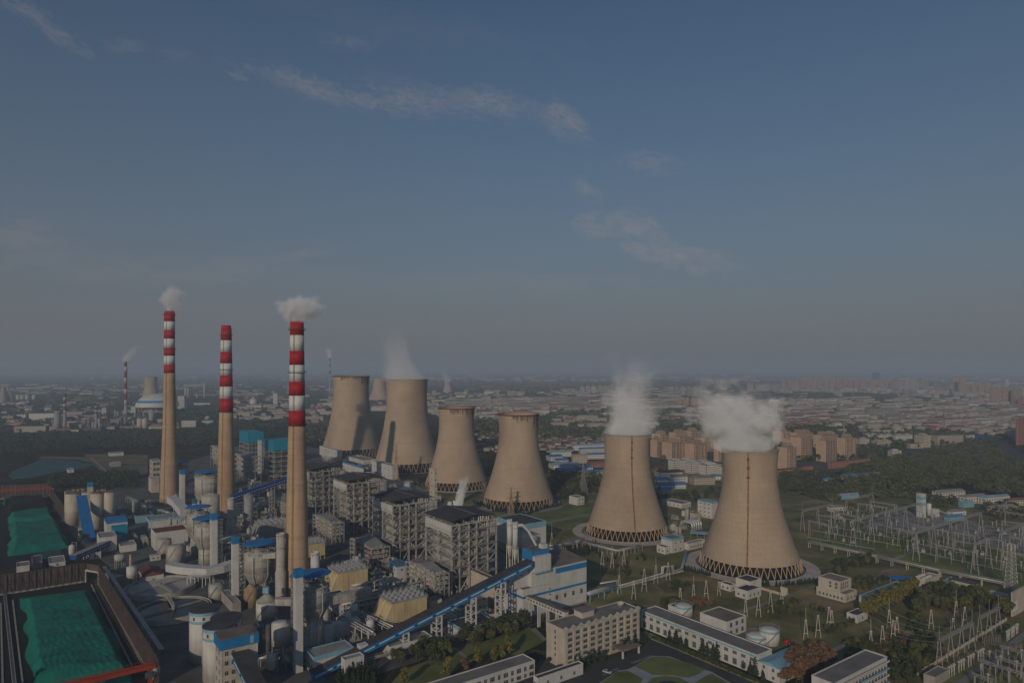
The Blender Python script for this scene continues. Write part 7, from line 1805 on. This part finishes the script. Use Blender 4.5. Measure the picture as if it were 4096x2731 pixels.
# blue sheds and workshops
for i, (n, xl, xr, h, wl, rf, mb) in enumerate([((165, 700), 150, 400, 9, 'white_facade', 'roof_pale_blue', 40), ((10, 745), 0, 150, 8, 'white_facade', 'roof_pale_blue', 40), ((60, 800), 30, 130, 7, 'cream_facade', 'roof_blue', 25), ((160, 790), 150, 262, 12, 'cream_facade', 'grey_roof', 20), ((20, 830), -40, 210, 6, 'white_facade', 'roof_pale_blue', 22), ((180, 850), 160, 300, 6, 'white_facade', 'roof_blue', 20),
                                               ((280, 820), 255, 385, 7, 'brick_facade', 'roof_red', 22), ((60, 865), 0, 240, 6, 'white_facade', 'roof_blue', 18), ((250, 880), 230, 385, 6, 'white_facade', 'roof_blue', 18), ((210, 720), 200, 380, 8, 'white_facade', 'roof_blue', 18), ((0, 775), -80, 90, 7, 'white_facade', 'roof_blue', 22), ((260, 760), 240, 400, 7, 'white_facade', 'roof_blue', 22)]):
    block('F', n, xl, xr, 0, ORD[i] + ' low workshop shed among the blue roofs behind the lone white house', 'blue roofed workshops', wl, rf, 'workshop_shed', 'shed', R(14), 0, 2.5, mb, h=h)
for i, (n, xl, xr, h, wl, rf, mb) in enumerate([((770, 890), 718, 925, 7, 'white_facade', 'roof_tile', 22), ((860, 925), 838, 962, 8, 'white_facade', 'roof_pale', 16), ((1000, 940), 968, 1150, 9, 'cream_facade', 'roof_pale', 18), ((760, 970), 735, 950, 5, 'white_facade', 'roof_blue', 22), ((780, 1000), 750, 870, 4, 'cream_facade', 'roof_blue', 14), ((1130, 905), 1115, 1195, 5, 'white_facade', 'roof_blue', 14), ((740, 930), 725, 830, 5, 'white_facade', 'roof_blue', 12), ((730, 850), 715, 810, 6, 'brick_facade', 'roof_tile', 16)]):
    block('F', n, xl, xr, 0, ORD[i] + ' low house or shed in the old quarter between the two closest cooling towers', 'old quarter between the towers', wl, rf, 'workshop_shed', 'shed', R(10), 0, 2.5, mb, h=h)
for i, (n, xl, xr, h, wl, rf, mb) in enumerate([((540, 1015), 528, 770, 5, 'cream_facade', 'roof_blue', 14), ((390, 1040), 382, 455, 4, 'cream_facade', 'roof_blue', 12), ((790, 1005), 775, 828, 6, 'brick_facade', 'roof_pale', 10), ((1300, 1180), 1230, 1492, 9, 'white_facade', 'grey_roof', 18), ((1500, 1205), 1420, 1672, 7, 'white_facade', 'grey_roof', 20), ((1640, 1210), 1590, 1842, 7, 'white_facade', 'roof_pale_blue', 20), ((1480, 1235), 1435, 1562, 5, 'pale_blue', 'roof_pale_blue', 14),
                                               ((1740, 1285), 1660, 1900, 6, 'cream_facade', 'grey_roof', 22), ((1830, 1225), 1815, 2000, 6, 'cream_facade', 'roof_red', 14), ((1390, 1300), 1385, 1500, 4, 'white_facade', 'roof_pale', 8), ((1370, 1345), 1350, 1485, 4, 'pale_blue', 'roof_blue', 14), ((520, 1170), 505, 660, 4, 'pale_blue', 'roof_pale_blue', 10), ((440, 1265), 430, 560, 4, 'white_facade', 'roof_pale', 8)]):
    block('G', n, xl, xr, 0, ORD[i] + ' low building along the far side of the substation and forest', 'low buildings behind the substation', wl, rf, 'workshop_shed', 'shed', R(18), 0, 2.2, mb, h=h)
bt = thing('batching_tower', 'white and blue concrete mixing tower behind the substation', 'tower', gnd('G', 1150, 1315), R(20))
MB().box(0, 0, 0, 6, 6, 24).build('frame', 'white_paint', bt); MB().box(-.1, -.1, 12, 6.1, 6.1, 15).build('blue_band', 'pale_blue', bt); MB().box(-.1, -.1, 18, 6.1, 6.1, 21).build('blue_band', 'pale_blue', bt)
MB().cyl(10, 0, 2, 14, 2.2, 16).build('silo', 'white_paint', bt, True); MB().box(14, -2, 0, 22, 4, 8).build('mixer_house', 'white_paint', bt); MB().bar((20, 0, 7), (36, -4, 1), 1.4).build('feed_belt', 'grey_steel', bt)
for i, x in enumerate([(12, 505, 420), (540, 700, 600), (983, 470, 390), (1757, 625, 560), (1875, 530, 470), (608, 372, 300), (1578, 470, 360)]):
    s_ = 'F' if x[0] == 1578 else 'G'; P = gnd(s_, x[0], x[1]); h = zat(s_, x[2], P.y)
    t = thing('floodlight_mast', ORD[i] + ' thin pale mast standing up out of the city', 'mast', P, 0, 'thin masts in the city'); MB().cyl(0, 0, 0, h, .9, 8, .5).build('pole', 'pale_steel', t); MB().cyl(0, 0, h, h + 1.5, 1.6, 8).build('lamp_head', 'pale_steel', t)
# old village of small tiled houses, the nearest three hundred or so on their own
vm = {}
for k, rf in enumerate(('roof_tile', 'roof_red', 'grey_roof')):
    b = MB(); b.box(0, 0, 0, 11, 6, 3.4); b.mi = 1; b.add([(-.4, -.4, 3.3), (11.4, -.4, 3.3), (11.4, 3, 5.6), (-.4, 3, 5.6), (11.4, 6.4, 3.3), (-.4, 6.4, 3.3)], [(0, 1, 2, 3), (3, 2, 4, 5), (0, 3, 5), (1, 4, 2)])
    vm[k] = b.mesh('cottage', [('stone_facade', 'white_facade', 'cream_facade')[k], rf])
cot = []
VIL = [gnd('F', *p) for p in [(0, 720), (0, 470), (170, 440), (340, 520), (385, 560), (385, 650), (200, 700)]] ; VQ = [(p.x, p.y) for p in VIL]
VIL2 = [gnd('D', *p) for p in [(2000, 680), (2020, 430), (2300, 420), (2700, 520), (2750, 690), (2300, 700)]]; VQ2 = [(p.x, p.y) for p in VIL2]
for q in (VQ, VQ2):
    x0, x1 = min(p[0] for p in q), max(p[0] for p in q); y0, y1 = min(p[1] for p in q), max(p[1] for p in q); y = y0
    while y < y1:
        x = x0
        while x < x1:
            p = (x + rq.uniform(-3, 3), y + rq.uniform(-4, 4))
            if inside(p, q) and rq.random() < .8: cot.append((p, rq.choice([0, 0, 0, 1, 2]), R(12) + rq.choice([0, 0, 0, math.pi / 2])))
            x += 17
        y += 14
cot.sort(key=lambda c: c[0][1])
for (p, k, rz) in cot[:280]:
    tag(link('cottage', vm[k], None, (p[0], p[1], .3), rz), 'small tiled house in the old village behind the dry cooling towers', 'house', 'small houses of the old village')
rest = cot[280:]
# everything beyond that nobody could count
def sprawl(name, areas, seed, mats, zbase=.2, turn=(0, 0, 0, math.pi / 2)):
    npx = random.Random(seed); m = MB()
    for (s, poly, n, wr, hr, dr) in areas:
        q = [gnd(s, *p) for p in poly]; q2 = [(p.x, p.y) for p in q]
        got = 0; tr = 0
        fx = [full(s, *p) for p in poly]; ax, bx = min(p[0] for p in fx), max(p[0] for p in fx); ay, by = min(p[1] for p in fx), max(p[1] for p in fx)
        while got < n and tr < n * 8:
            tr += 1
            py_ = ay + (by - ay) * npx.random() ** .9; px_ = npx.uniform(ax, bx); p = gnd('f', px_, py_)
            if not inside((p.x, p.y), q2): continue
            got += 1; w, h, d = npx.uniform(*wr), npx.uniform(*hr), npx.uniform(*dr); a = R(10) + npx.choice(turn) + npx.uniform(-.08, .08)
            c, s_ = math.cos(a), math.sin(a); o = [(p.x + c * x - s_ * y, p.y + s_ * x + c * y) for x, y in ((0, 0), (w, 0), (w, d), (0, d))]
            k = npx.randrange(len(mats) // 2); m.mi = 2 * k
            v = [(x, y, zbase) for x, y in o] + [(x, y, h) for x, y in o]; m.add(v, [(0, 1, 5, 4), (1, 2, 6, 5), (2, 3, 7, 6), (3, 0, 4, 7)]); m.mi = 2 * k + 1
            if npx.random() < .5 and h < 20:
                r0 = ((o[0][0] + o[3][0]) / 2, (o[0][1] + o[3][1]) / 2, h + d * .28); r1 = ((o[1][0] + o[2][0]) / 2, (o[1][1] + o[2][1]) / 2, h + d * .28)
                m.add([(o[0][0], o[0][1], h), (o[1][0], o[1][1], h), r1, r0, (o[2][0], o[2][1], h), (o[3][0], o[3][1], h)], [(0, 1, 2, 3), (3, 2, 4, 5), (0, 3, 5), (1, 4, 2)])
            else: m.add([(x, y, h + .02) for x, y in o], [(0, 1, 2, 3)])
    o = m.build(name, mats); o['kind'] = 'stuff'; return o
for (p, k, rz) in rest[:0]: pass
mat('far_wall', (.38, .335, .28), .9, .25, .02); mat('far_white', (.50, .465, .41), .9, .2, .02); mat('far_pink', (.36, .24, .20), .9, .2, .02)
CM = ['far_wall', 'roof_pale', 'far_white', 'roof_pale', 'far_pink', 'roof_tile', 'far_wall', 'grey_roof', 'far_wall', 'grey_roof', 'far_wall', 'roof_pale', 'far_pink', 'roof_red']
sprawl('distant_houses', [
    ('G', [(0, 600), (0, 345), (1952, 345), (1952, 720), (1200, 640), (640, 640)], 420, (16, 55), (6, 17), (9, 14)),
    ('G', [(0, 345), (0, 190), (1952, 190), (1952, 345)], 900, (18, 75), (5, 22), (9, 16)),
    ('F', [(0, 560), (0, 250), (1742, 190), (1742, 560), (760, 560)], 520, (14, 55), (4, 15), (8, 13)),
    ('D', [(1090, 320), (1090, 160), (2700, 130), (2900, 330), (2240, 420)], 420, (14, 60), (5, 18), (9, 16)),
    ('D', [(-350, 420), (-100, 120), (740, 110), (740, 330), (500, 430)], 170, (16, 60), (5, 18), (9, 18)),
    ('J', [(0, 1000), (0, 690), (1250, 600), (1720, 640), (1720, 980)], 170, (16, 60), (4, 13), (8, 18)),
    ('A', [(0, 960), (0, 790), (1960, 770), (1960, 960)], 230, (20, 120), (5, 14), (10, 25)),
    ('p', [(0, 872), (0, 857), (2352, 855), (2352, 880), (1300, 880)], 800, (25, 150), (8, 35), (15, 35)),
], 31, CM)
sprawl('distant_slabs', [
    ('G', [(0, 560), (0, 400), (1952, 385), (1952, 640), (1200, 600), (640, 600)], 200, (38, 95), (14, 19), (11, 13)),
    ('G', [(0, 300), (0, 225), (1952, 225), (1952, 400), (1200, 350)], 190, (60, 150), (16, 24), (12, 14)),
    ('F', [(0, 420), (0, 280), (400, 250), (860, 300), (860, 430)], 130, (45, 120), (13, 18), (11, 13)),
    ('D', [(1700, 320), (1700, 230), (2900, 230), (2900, 330)], 90, (50, 120), (14, 18), (11, 13)),
], 77, ['white_facade', 'roof_pale', 'cream_facade', 'roof_pale', 'cream_facade', 'roof_pale', 'white_facade', 'roof_red'], turn=(0, 0, 0, 0, .12))
wood('distant_trees', 'p', [[(1230, 1010), (1240, 905), (1300, 893), (1520, 893), (1800, 935), (2352, 925), (2352, 1010), (2080, 1030), (1990, 1060), (1780, 1060), (1500, 1010)]], 16, 7.0, ['leaf_dark', 'leaf_dark', 'leaf_mid'], 8, 12, 9, 3.2)
wood('distant_trees', 'p', [[(1640, 912), (1640, 903), (1800, 902), (1980, 905), (2200, 922), (2100, 935), (1950, 925)], [(1760, 988), (1900, 965), (2050, 968), (2040, 985), (1850, 1000)], [(2060, 948), (2180, 945), (2352, 950), (2352, 958)]], 13, 8, ['leaf_dark'], 9, 14, 10, 3.2)
wood('distant_trees', 'p', [[(0, 885), (0, 862), (2352, 858), (2352, 893), (1300, 893), (1230, 905), (990, 890), (740, 885)]], 85, 30, ['leaf_dark', 'leaf_mid'], 10, 9, 11, 14)
wood('distant_trees', 'p', [[(0, 990), (0, 900), (300, 893), (740, 885), (760, 960), (620, 990), (360, 975)]], 22, 9, ['leaf_dark', 'leaf_conifer'], 12, 10, 8, 4)
wood('distant_trees', 'p', [[(700, 1035), (700, 985), (760, 965), (760, 1010)], [(1090, 1010), (1085, 960), (1150, 950), (1150, 1010)], [(1000, 930), (1000, 905), (1240, 910), (1230, 990), (1090, 960)]], 20, 6, ['leaf_dark', 'leaf_mid'], 13, 12, 8, 2.4)

# far works beyond the left wood
def works(near, xl, xr, yt, label, wall='white_facade', roof='roof_pale', name='works_building', cat='works', gable=0, maxb=22, th=R(14), s='J', h=None):
    return block(s, near, xl, xr, yt, label, None, wall, roof, name, cat, th, 0, gable, maxb, h)
works((300, 878), 288, 590, 795, 'long white windowed factory office beyond the left wood')
works((150, 855), 0, 270, 800, 'long low pale factory hall beside the windowed office', 'white_facade', 'roof_pale_blue', h=14)
works((225, 990), 218, 478, 930, 'pale hall with dark open side at the edge of the wood', 'stone_facade', 'roof_pale')
works((485, 975), 478, 560, 942, 'short white hall joined to the pale open sided hall')
works((738, 1010), 728, 822, 965, 'small white three storey house at the wood edge')
works((685, 1010), 678, 716, 985, 'tiny white hut at the wood edge')
works((1140, 975), 1130, 1235, 915, 'white hopper house with sloping roof at the wood edge', gable=14)
works((1062, 822), 1054, 1110, 735, 'slim white stepped tower among the dark works')
works((1368, 805), 1360, 1417, 720, 'slim white stepped tower beside the thin striped chimney')
works((780, 850), 775, 985, 815, 'low white shed row beyond the small striped stacks')
works((255, 785), 247, 330, 740, 'gabled white shed closest to the hazy furnace', gable=8)
works((462, 780), 453, 535, 735, 'second gabled white shed beside the small striped stack', gable=8)
works((1855, 770), 1846, 1927, 610, 'tall white plant building right of the tallest chimney', maxb=40)
works((2025, 720), 2018, 2192, 685, 'low wide white building among distillation columns')
works((1895, 935), 1888, 2045, 870, 'stepped white building at the wood edge beyond the tallest chimney')
works((2105, 920), 2098, 2230, 870, 'white building under a grey dome between two chimneys')
works((1640, 905), 1630, 1720, 855, 'grey shed beside the pair of pale silos', 'stone_facade', 'grey_roof')
works((205, 290), 200, 246, 162, 'slim white tower of the far works before the tall cooling tower', s='D', maxb=20)
works((690, 290), 683, 750, 245, 'white slab beside the tall dry cooling tower', s='D', maxb=20)
works((100, 305), 90, 250, 270, 'low white works building before the slim white tower', s='D', maxb=20)
works((1085, 320), 1080, 1240, 285, 'long white block between the two tall cooling towers', s='D', maxb=20)
works((1630, 250), 1620, 1800, 222, 'white refinery block under the smallest cooling tower', s='D', maxb=25)
works((2030, 300), 2025, 2240, 270, 'row of white slabs behind the narrow dry cooling tower', s='D', maxb=25)
works((400, 100 + 0), 0, 0, 0, 'x') if False else None
works((185, 510), 178, 335, 462, 'grey office slab with window rows before the second steaming tower', 'stone_facade', 'roof_pale', s='F', maxb=18)
works((5, 420), -10, 130, 375, 'red brick factory range beyond the old village', 'brick_facade', 'roof_red', s='F', maxb=30)
works((150, 425), 140, 235, 385, 'second red brick range beyond the old village', 'brick_facade', 'roof_red', s='F', maxb=30)
works((270, 430), 255, 350, 390, 'third red brick range, closest to the steam', 'brick_facade', 'roof_red', s='F', maxb=30)
def far_stack(s, x, yb, yt, wpx, bands, label, base='concrete', D=None):
    P = gnd(s, x, yb) if D is None else Vector((xat(s, x, D), D, 0)); r = wpx / SHEETS[s][2] / 2 * P.y / FOC; h = zat(s, yt, P.y)
    t = thing('chimney', label, 'chimney', P)
    z0 = h * (1 - .085 * bands) if bands else h
    MB().lathe([(r * 1.5, 0), (r * 1.15, z0 * .5), (r * 1.02, z0)], 16).build('shaft', base, t, True)
    for k in range(bands):
        za, zb = z0 + (h - z0) * k / bands, z0 + (h - z0) * (k + 1) / bands
        MB().cyl(0, 0, za + .01, zb, r, 16).build('white_band' if k % 2 == 0 else 'red_band', 'dull_white' if k % 2 == 0 else 'dull_red', t, True)
    MB().lathe([(r, h - 4), (r + 1.4, h - 4), (r + 1.4, h - 3), (r, h - 3)], 16, caps=False).build('platform', 'grey_steel', t)
    return P, h, r
S1 = far_stack('J', 1314, 925, 245, 28, 8, 'thin hazy striped chimney with drifting smoke beyond the left wood')
far_stack('J', 677, 985, 588, 28, 6, 'short dark striped chimney in the hazy works', 'grey_steel'); far_stack('J', 1005, 975, 710, 22, 5, 'smallest dark striped chimney in the hazy works', 'grey_steel')
S2 = far_stack('D', 716, 190, -155, 12, 6, 'thin far striped stack with a small flare of smoke beside the closest chimney')
for x, y0, y1, w, lb in ((1940, 640, 520, 20, 'first pale distillation column right of the tallest chimney'), (1966, 640, 522, 14, 'second pale distillation column right of the tallest chimney'), (2137, 640, 470, 14, 'tall slim distillation column between two chimneys'), (2060, 640, 590, 14, 'short pale column between two chimneys'), (600, 985, 775, 60, 'fat dark vessel at the edge of the hazy works'), (745, 440, 320, 8, 'far thin banded mast on the hazy plain'), (870, 440, 365, 14, 'far pale twin tower on the hazy plain')):
    far_stack('J', x, y0, y1, w, 0, lb, 'grey_steel' if w == 60 else 'pale_concrete')
for x, lb in ((1460, 'first of two pale silos at the wood edge'), (1515, 'second of two pale silos at the wood edge')): tank('J', x, 965, 845, 27, lb, 'pale_concrete', rail=False, cat='silo', name='silo', n=20)
for i, x in enumerate((190, 235, 285, 355)): tank('J', x, 668, 600, 20, ORD[i] + ' pale silo of the hazy row near the furnace', 'pale_concrete', rail=False, cat='silo', name='silo', n=16, group='hazy silo row')
tank('D', 30, 292, 215, 29, 'white round tank of the far works beside the slim tower', 'white_paint', rail=False, n=20)
tank('J', 1585, 890, 770, 28, 'grey dome topped silo beside the white dome', 'concrete', 6, rail=False, cat='silo', name='silo', n=18)
def dome(s, x, yb, rpx, yt, label, legs, band, m='white_clad', D=None):
    P = gnd(s, x, yb); r = rpx / SHEETS[s][2] * P.y / FOC; h = zat(s, yt, P.y); t = thing('storage_dome', label, 'dome', P)
    zb = h * .38 if legs else 0
    MB().lathe([(r, zb)] + [(r * math.cos(k * math.pi / 20), zb + h * .02 + (h - zb) * math.sin(k * math.pi / 20)) for k in range(0, 10)] + [(.5, h)], 40, caps=False).build('shell', m, t, True)
    if band:
        f = lambda k: (r * math.cos(k * math.pi / 20) + .3, zb + h * .02 + (h - zb) * math.sin(k * math.pi / 20)); MB().lathe([f(2.0), f(3.2)], 40, caps=False).build('painted_band', 'blue_clad', t, True)
    if legs:
        for i in range(16): a = i * math.pi / 8; MB().bar((r * .8 * math.cos(a), r * .8 * math.sin(a), 0), (r * .92 * math.cos(a), r * .92 * math.sin(a), zb), 2).build('leg', 'concrete', t)
        MB().cyl(0, 0, 0, zb, r * .6, 24).build('core', 'grey_steel', t)
    return t
dome('J', 1645, 800, 205, 588, 'huge white dome with blue ring on legs beyond the left wood', True, True)
dome('J', 235, 716, 68, 665, 'hazy grey dome near the furnace', False, False, 'pale_concrete')
dome('J', 2170, 870, 32, 815, 'small grey dome above a white building between two chimneys', False, False, 'concrete')
bf = thing('blast_furnace', 'hazy dark furnace tower with pipes at the very edge of the far works', 'furnace', gnd('J', 35, 690)); hb = zat('J', 500, bf.location.y)
MB().lathe([(14, 0), (14, hb * .4), (9, hb * .75), (4, hb)], 16).build('shell', 'grey_steel', bf); MB().tube([(4, 0, hb), (16, 0, hb * .9), (34, 0, hb * .4), (36, 0, 0)], 3, 8).build('downcomer', 'grey_steel', bf); MB().mast(-12, 0, 0, hb * 1.0, 10, 8, 8, 1.2).build('hoist_frame', 'grey_steel', bf); MB().cyl(-26, 0, 0, hb, 2, 8).build('stack', 'grey_steel', bf)
plume('smoke_plume', 'thin drifting smoke over the hazy striped chimney', (S1[0].x, S1[0].y, S1[1] - 3), 8, 20, 48, 30, .09, .05, 8)
plume('smoke_plume', 'small flare of smoke over the far thin stack', (S2[0].x, S2[0].y, S2[1] - 3), 10, 24, 60, -10, .10, .05, 9)
for i, (x, y) in enumerate([(860, 1000), (1100, 960), (1270, 960), (1390, 870), (900, 900), (1180, 860), (1530, 800), (520, 930), (1000, 985)]):
    P = gnd('J', x, y); t = thing('process_unit', ORD[i] + ' dark process unit with pipes in the hazy works beyond the wood', 'works', P, R(14), 'dark process units beyond the wood'); g = random.Random(i)
    MB().box(0, 0, 0, 38, 22, 12).build('frame', 'dark_steel', t)
    for k in range(5): MB().cyl(4 + k * 7, 5 + g.uniform(-2, 8), 12.01, 16 + g.uniform(0, 16), g.uniform(1.5, 3.5), 12).build('vessel', g.choice(['grey_steel', 'dark_steel', 'concrete']), t)
# ------------------------------------------------------------------ small plant that fills the gaps between the big pieces
bpy.context.view_layer.update()
def uv(p): return (p[0] * UX + p[1] * UY, -p[0] * UY + p[1] * UX)
OCC = []
SKIP = ('pipe_bridge', 'coal_conveyor', 'flue_duct', 'windbreak', 'steam', 'smoke', 'portal', 'haze', 'footbridge', 'busbar')
for o in list(SC.objects):
    if o.parent or 'label' not in o.keys() or o.name.startswith(SKIP): continue
    if not (-420 < o.location.x < 60 and 300 < o.location.y < 900): continue
    pts = []
    for c in [o] + list(o.children):
        if c.type == 'MESH': pts += [uv(c.matrix_world @ Vector(q)) for q in c.bound_box]
    if pts: OCC.append((min(p[0] for p in pts), max(p[0] for p in pts), min(p[1] for p in pts), max(p[1] for p in pts)))
rc = random.Random(3)
def proto_rack(n, h, m='pale_steel'):
    t = thing('pipe_rack', 'x', 'pipe rack', (0, 0, 0)); L_ = n * 5.0; fr = MB()
    for i in range(n + 1):
        x = i * 5.0
        for y in (0, 3.4): MB().box(x - .2, y - .2, 0, x + .2, y + .2, h).build('post', m, t)
        for z in (h * .6, h - .2): MB().box(x - .15, .21, z, x + .15, 3.19, z + .3).build('cross_beam', m, t)
    for z in (h * .6 + .31, h + .11):
        for k in range(3): y = .6 + k * 1.1; MB().tube([(-.5, y, z + .3), (L_ + .5, y, z + .3)], .24 + .1 * ((k + n) % 2), 7).build('pipe', ('lagging', 'pale_steel', 'grime_steel')[k], t, True)
    return t, L_, 3.6
def proto_vessel(r, h, m, legs=1.6):
    t = thing('process_vessel', 'x', 'vessel', (0, 0, 0))
    MB().lathe([(r * .4, legs), (r, legs + r * .5), (r, h), (r * .5, h + r * .35), (.1, h + r * .4)], 20, r, r).build('shell', m, t, True)
    for i in range(4): a = i * math.pi / 2 + .7; MB().bar((r + r * .85 * math.cos(a), r + r * .85 * math.sin(a), 0), (r + r * .85 * math.cos(a), r + r * .85 * math.sin(a), legs + r * .5), .25).build('leg', 'grey_steel', t)
    MB().tube([(r, r, h), (r, r, h + r * .4 + 1.5), (2 * r + .8, r, h + r * .4 + 1.5), (2 * r + .8, r, 0)], .28, 7).build('pipe', 'lagging', t)
    MB().lathe([(r, h * .7), (r + .5, h * .7), (r + .5, h * .7 + .15), (r, h * .7 + .15)], 20, r, r, caps=False).build('platform', 'pale_steel', t)
    return t, 2 * r + 1, 2 * r
def proto_skid(s_):
    t = thing('pump_skid', 'x', 'pump skid', (0, 0, 0)); g = random.Random(s_)
    MB().box(0, 0, 0, 9, 5, .4).build('plinth', 'concrete', t)
    for k in range(5):
        x, y = g.uniform(.3, 7), g.uniform(.3, 3.4); MB().box(x, y, .41, x + g.uniform(.8, 2), y + g.uniform(.8, 1.4), g.uniform(1.2, 3.4)).build('machine', g.choice(['grime_steel', 'pale_blue', 'white_paint', 'grey_steel']), t)
    for k in range(4):
        y = g.uniform(.4, 4.6); z = g.uniform(1.5, 4.2); MB().tube([(.4, y, .4), (.4, y, z), (8.4, y, z), (8.4, y, .4)], .22, 6).build('pipe', g.choice(['lagging', 'pale_steel', 'rusty_clad']), t)
    return t, 9, 5
def proto_frame(w, d, h):
    t = thing('steel_platform', 'x', 'steel frame', (0, 0, 0)); g = random.Random(int(w * 10 + h))
    for x in (0, w / 2, w):
        for y in (0, d): MB().box(x - .2, y - .2, 0, x + .2, y + .2, h).build('post', 'grey_steel', t)
    for k in range(1, 4):
        z = h * k / 3; MB().box(-.4, -.4, z - .3, w + .4, d + .4, z).build('floor_deck', 'grime_steel', t)
        MB().box(-.4, -.42, z + .9, w + .4, -.34, z + 1.0).build('handrail', 'pale_steel', t)
        for _ in range(4): x, y = g.uniform(.5, w - 2), g.uniform(.3, d - 2); MB().box(x, y, z + .001, x + g.uniform(.8, 2), y + g.uniform(.8, 1.8), z + g.uniform(1, h / 3.4)).build('machine', g.choice(['white_paint', 'grime_steel', 'pale_steel']), t)
    for x in (0, w / 2): MB().bar((x, -.25, 0), (x + w / 2, -.25, h / 3), .2).build('brace', 'grey_steel', t); MB().bar((x + w / 2, -.25, h / 3), (x, -.25, h * 2 / 3), .2).build('brace', 'grey_steel', t)
    return t, w, d
def proto_cabin(w, d, h, m, rf):
    t = thing('plant_cabin', 'x', 'cabin', (0, 0, 0)); wall_block(t, w, d, h, m, rf, parapet=.3)
    put_windows(t, 'R', w, d, h * .4, 1.1, 1.1, 2); put_windows(t, 'L', w, d, h * .4, 1.0, 1.1, 1)
    return t, w, d
PR = {'rack': [proto_rack(3, 6.5), proto_rack(5, 8, 'white_paint'), proto_rack(4, 5, 'grey_steel')],
      'vessel': [proto_vessel(2.2, 9, 'white_paint'), proto_vessel(1.6, 13, 'grime_steel'), proto_vessel(3.0, 7, 'pale_concrete')],
      'skid': [proto_skid(1), proto_skid(2), proto_skid(3)], 'frame': [proto_frame(9, 6, 11), proto_frame(12, 7, 15)],
      'cabin': [proto_cabin(7, 5, 4, 'white_paint', 'grey_roof'), proto_cabin(11, 6, 5, 'white_clad', 'brick_red'), proto_cabin(8, 8, 7, 'beige_wall', 'bitumen')]}
WORD = {'rack': ('short pale pipe rack', 'long white pipe rack', 'low grey pipe rack'), 'vessel': ('white vessel on legs', 'slim grimy vessel on legs', 'squat pale vessel on legs'), 'skid': ('low pump skid', 'pump skid with machines', 'pump skid with blue machines'),
        'frame': ('three decked small frame', 'tall three decked frame'), 'cabin': ('small white cabin', 'red roofed white cabin', 'beige flat roofed cabin')}
used = set()
def fill(s, poly, n, kinds, where):
    q = [gnd(s, *p) for p in poly]; q2 = [(p.x, p.y) for p in q]; x0, x1 = min(p.x for p in q), max(p.x for p in q); y0, y1 = min(p.y for p in q), max(p.y for p in q)
    got = tr = 0
    while got < n and tr < 1500:
        tr += 1; kind = rc.choice(kinds); i = rc.randrange(len(PR[kind])); t, w, d = PR[kind][i]
        p = Vector((rc.uniform(x0, x1), rc.uniform(y0, y1), 0)); sw = rc.random() < .4
        if not inside((p.x, p.y), q2): continue
        a, b = uv(p); W_, D_ = (d, w) if sw else (w, d); box = (a - (D_ * 0) - .8, a + W_ + .8, b - .8, b + D_ + .8)
        if sw: box = (a - .8, a + d + .8, b - .8, b + w + .8)
        if any(box[0] < o[1] and box[1] > o[0] and box[2] < o[3] and box[3] > o[2] for o in OCC): continue
        OCC.append(box); got += 1; lb = WORD[kind][i] + ' ' + where; loc = p if not sw else p + U * d
        rz = TH if not sw else TH + math.pi / 2
        if (kind, i) not in used: used.add((kind, i)); t.location = loc; t.rotation_euler = (0, 0, rz); t['label'] = lb; t['group'] = lb
        else: dup(t, loc, rz, lb, lb)
fill('C', [(330, 950), (480, 620), (800, 620), (800, 980), (560, 1300), (420, 1100)], 26, ['rack', 'vessel', 'skid', 'frame', 'skid'], 'between the bright roofed scrubber and the white silos')
fill('C', [(60, 700), (100, 560), (440, 420), (800, 480), (800, 620), (400, 760)], 24, ['rack', 'vessel', 'frame', 'skid', 'cabin'], 'between the middle scrubbers and the closest chimney')
fill('C', [(600, 1560), (640, 1300), (900, 1080), (1180, 1060), (1424, 1260), (1200, 1300)], 20, ['rack', 'skid', 'vessel', 'cabin'], 'between tallest lift tower and yellow dust filters')
fill('E', [(-60, 700), (100, 620), (760, 900), (620, 1040), (330, 1180), (60, 1060)], 20, ['rack', 'skid', 'frame', 'cabin'], 'among the dust filters and catalyst frames')
fill('B', [(900, 700), (930, 500), (1060, 420), (1424, 380), (1424, 720), (1150, 800)], 18, ['rack', 'vessel', 'skid', 'cabin'], 'round the red roofed hall and rusty tanks')
fill('B', [(480, 700), (560, 460), (760, 330), (1000, 260), (1300, 290), (900, 480), (700, 660)], 16, ['cabin', 'vessel', 'rack', 'skid'], 'between brown silos and tallest chimney')
fill('M', [(930, 1560), (940, 700), (1340, 640), (1740, 900), (1740, 1500)], 26, ['rack', 'frame', 'vessel', 'skid'], 'behind the closest chimney under the blue gallery')
fill('D', [(500, 900), (520, 720), (1000, 720), (1250, 1000), (1560, 1050), (1900, 1120), (1700, 1180), (1300, 1020)], 22, ['cabin', 'rack', 'skid', 'cabin'], 'along the back of the boiler houses')
fill('E', [(740, 1200), (760, 1080), (1100, 1010), (1190, 1060), (900, 1200)], 8, ['rack', 'skid', 'cabin'], 'under the long coal conveyor')
fill('F', [(800, 1330), (820, 1180), (1020, 1130), (1060, 1230), (900, 1300)], 8, ['cabin', 'skid', 'vessel', 'rack'], 'between the two closest cooling towers')
for kind in PR:
    for i, (t, w, d) in enumerate(PR[kind]):
        if (kind, i) not in used:
            for c in list(t.children): bpy.data.objects.remove(c)
            bpy.data.objects.remove(t)
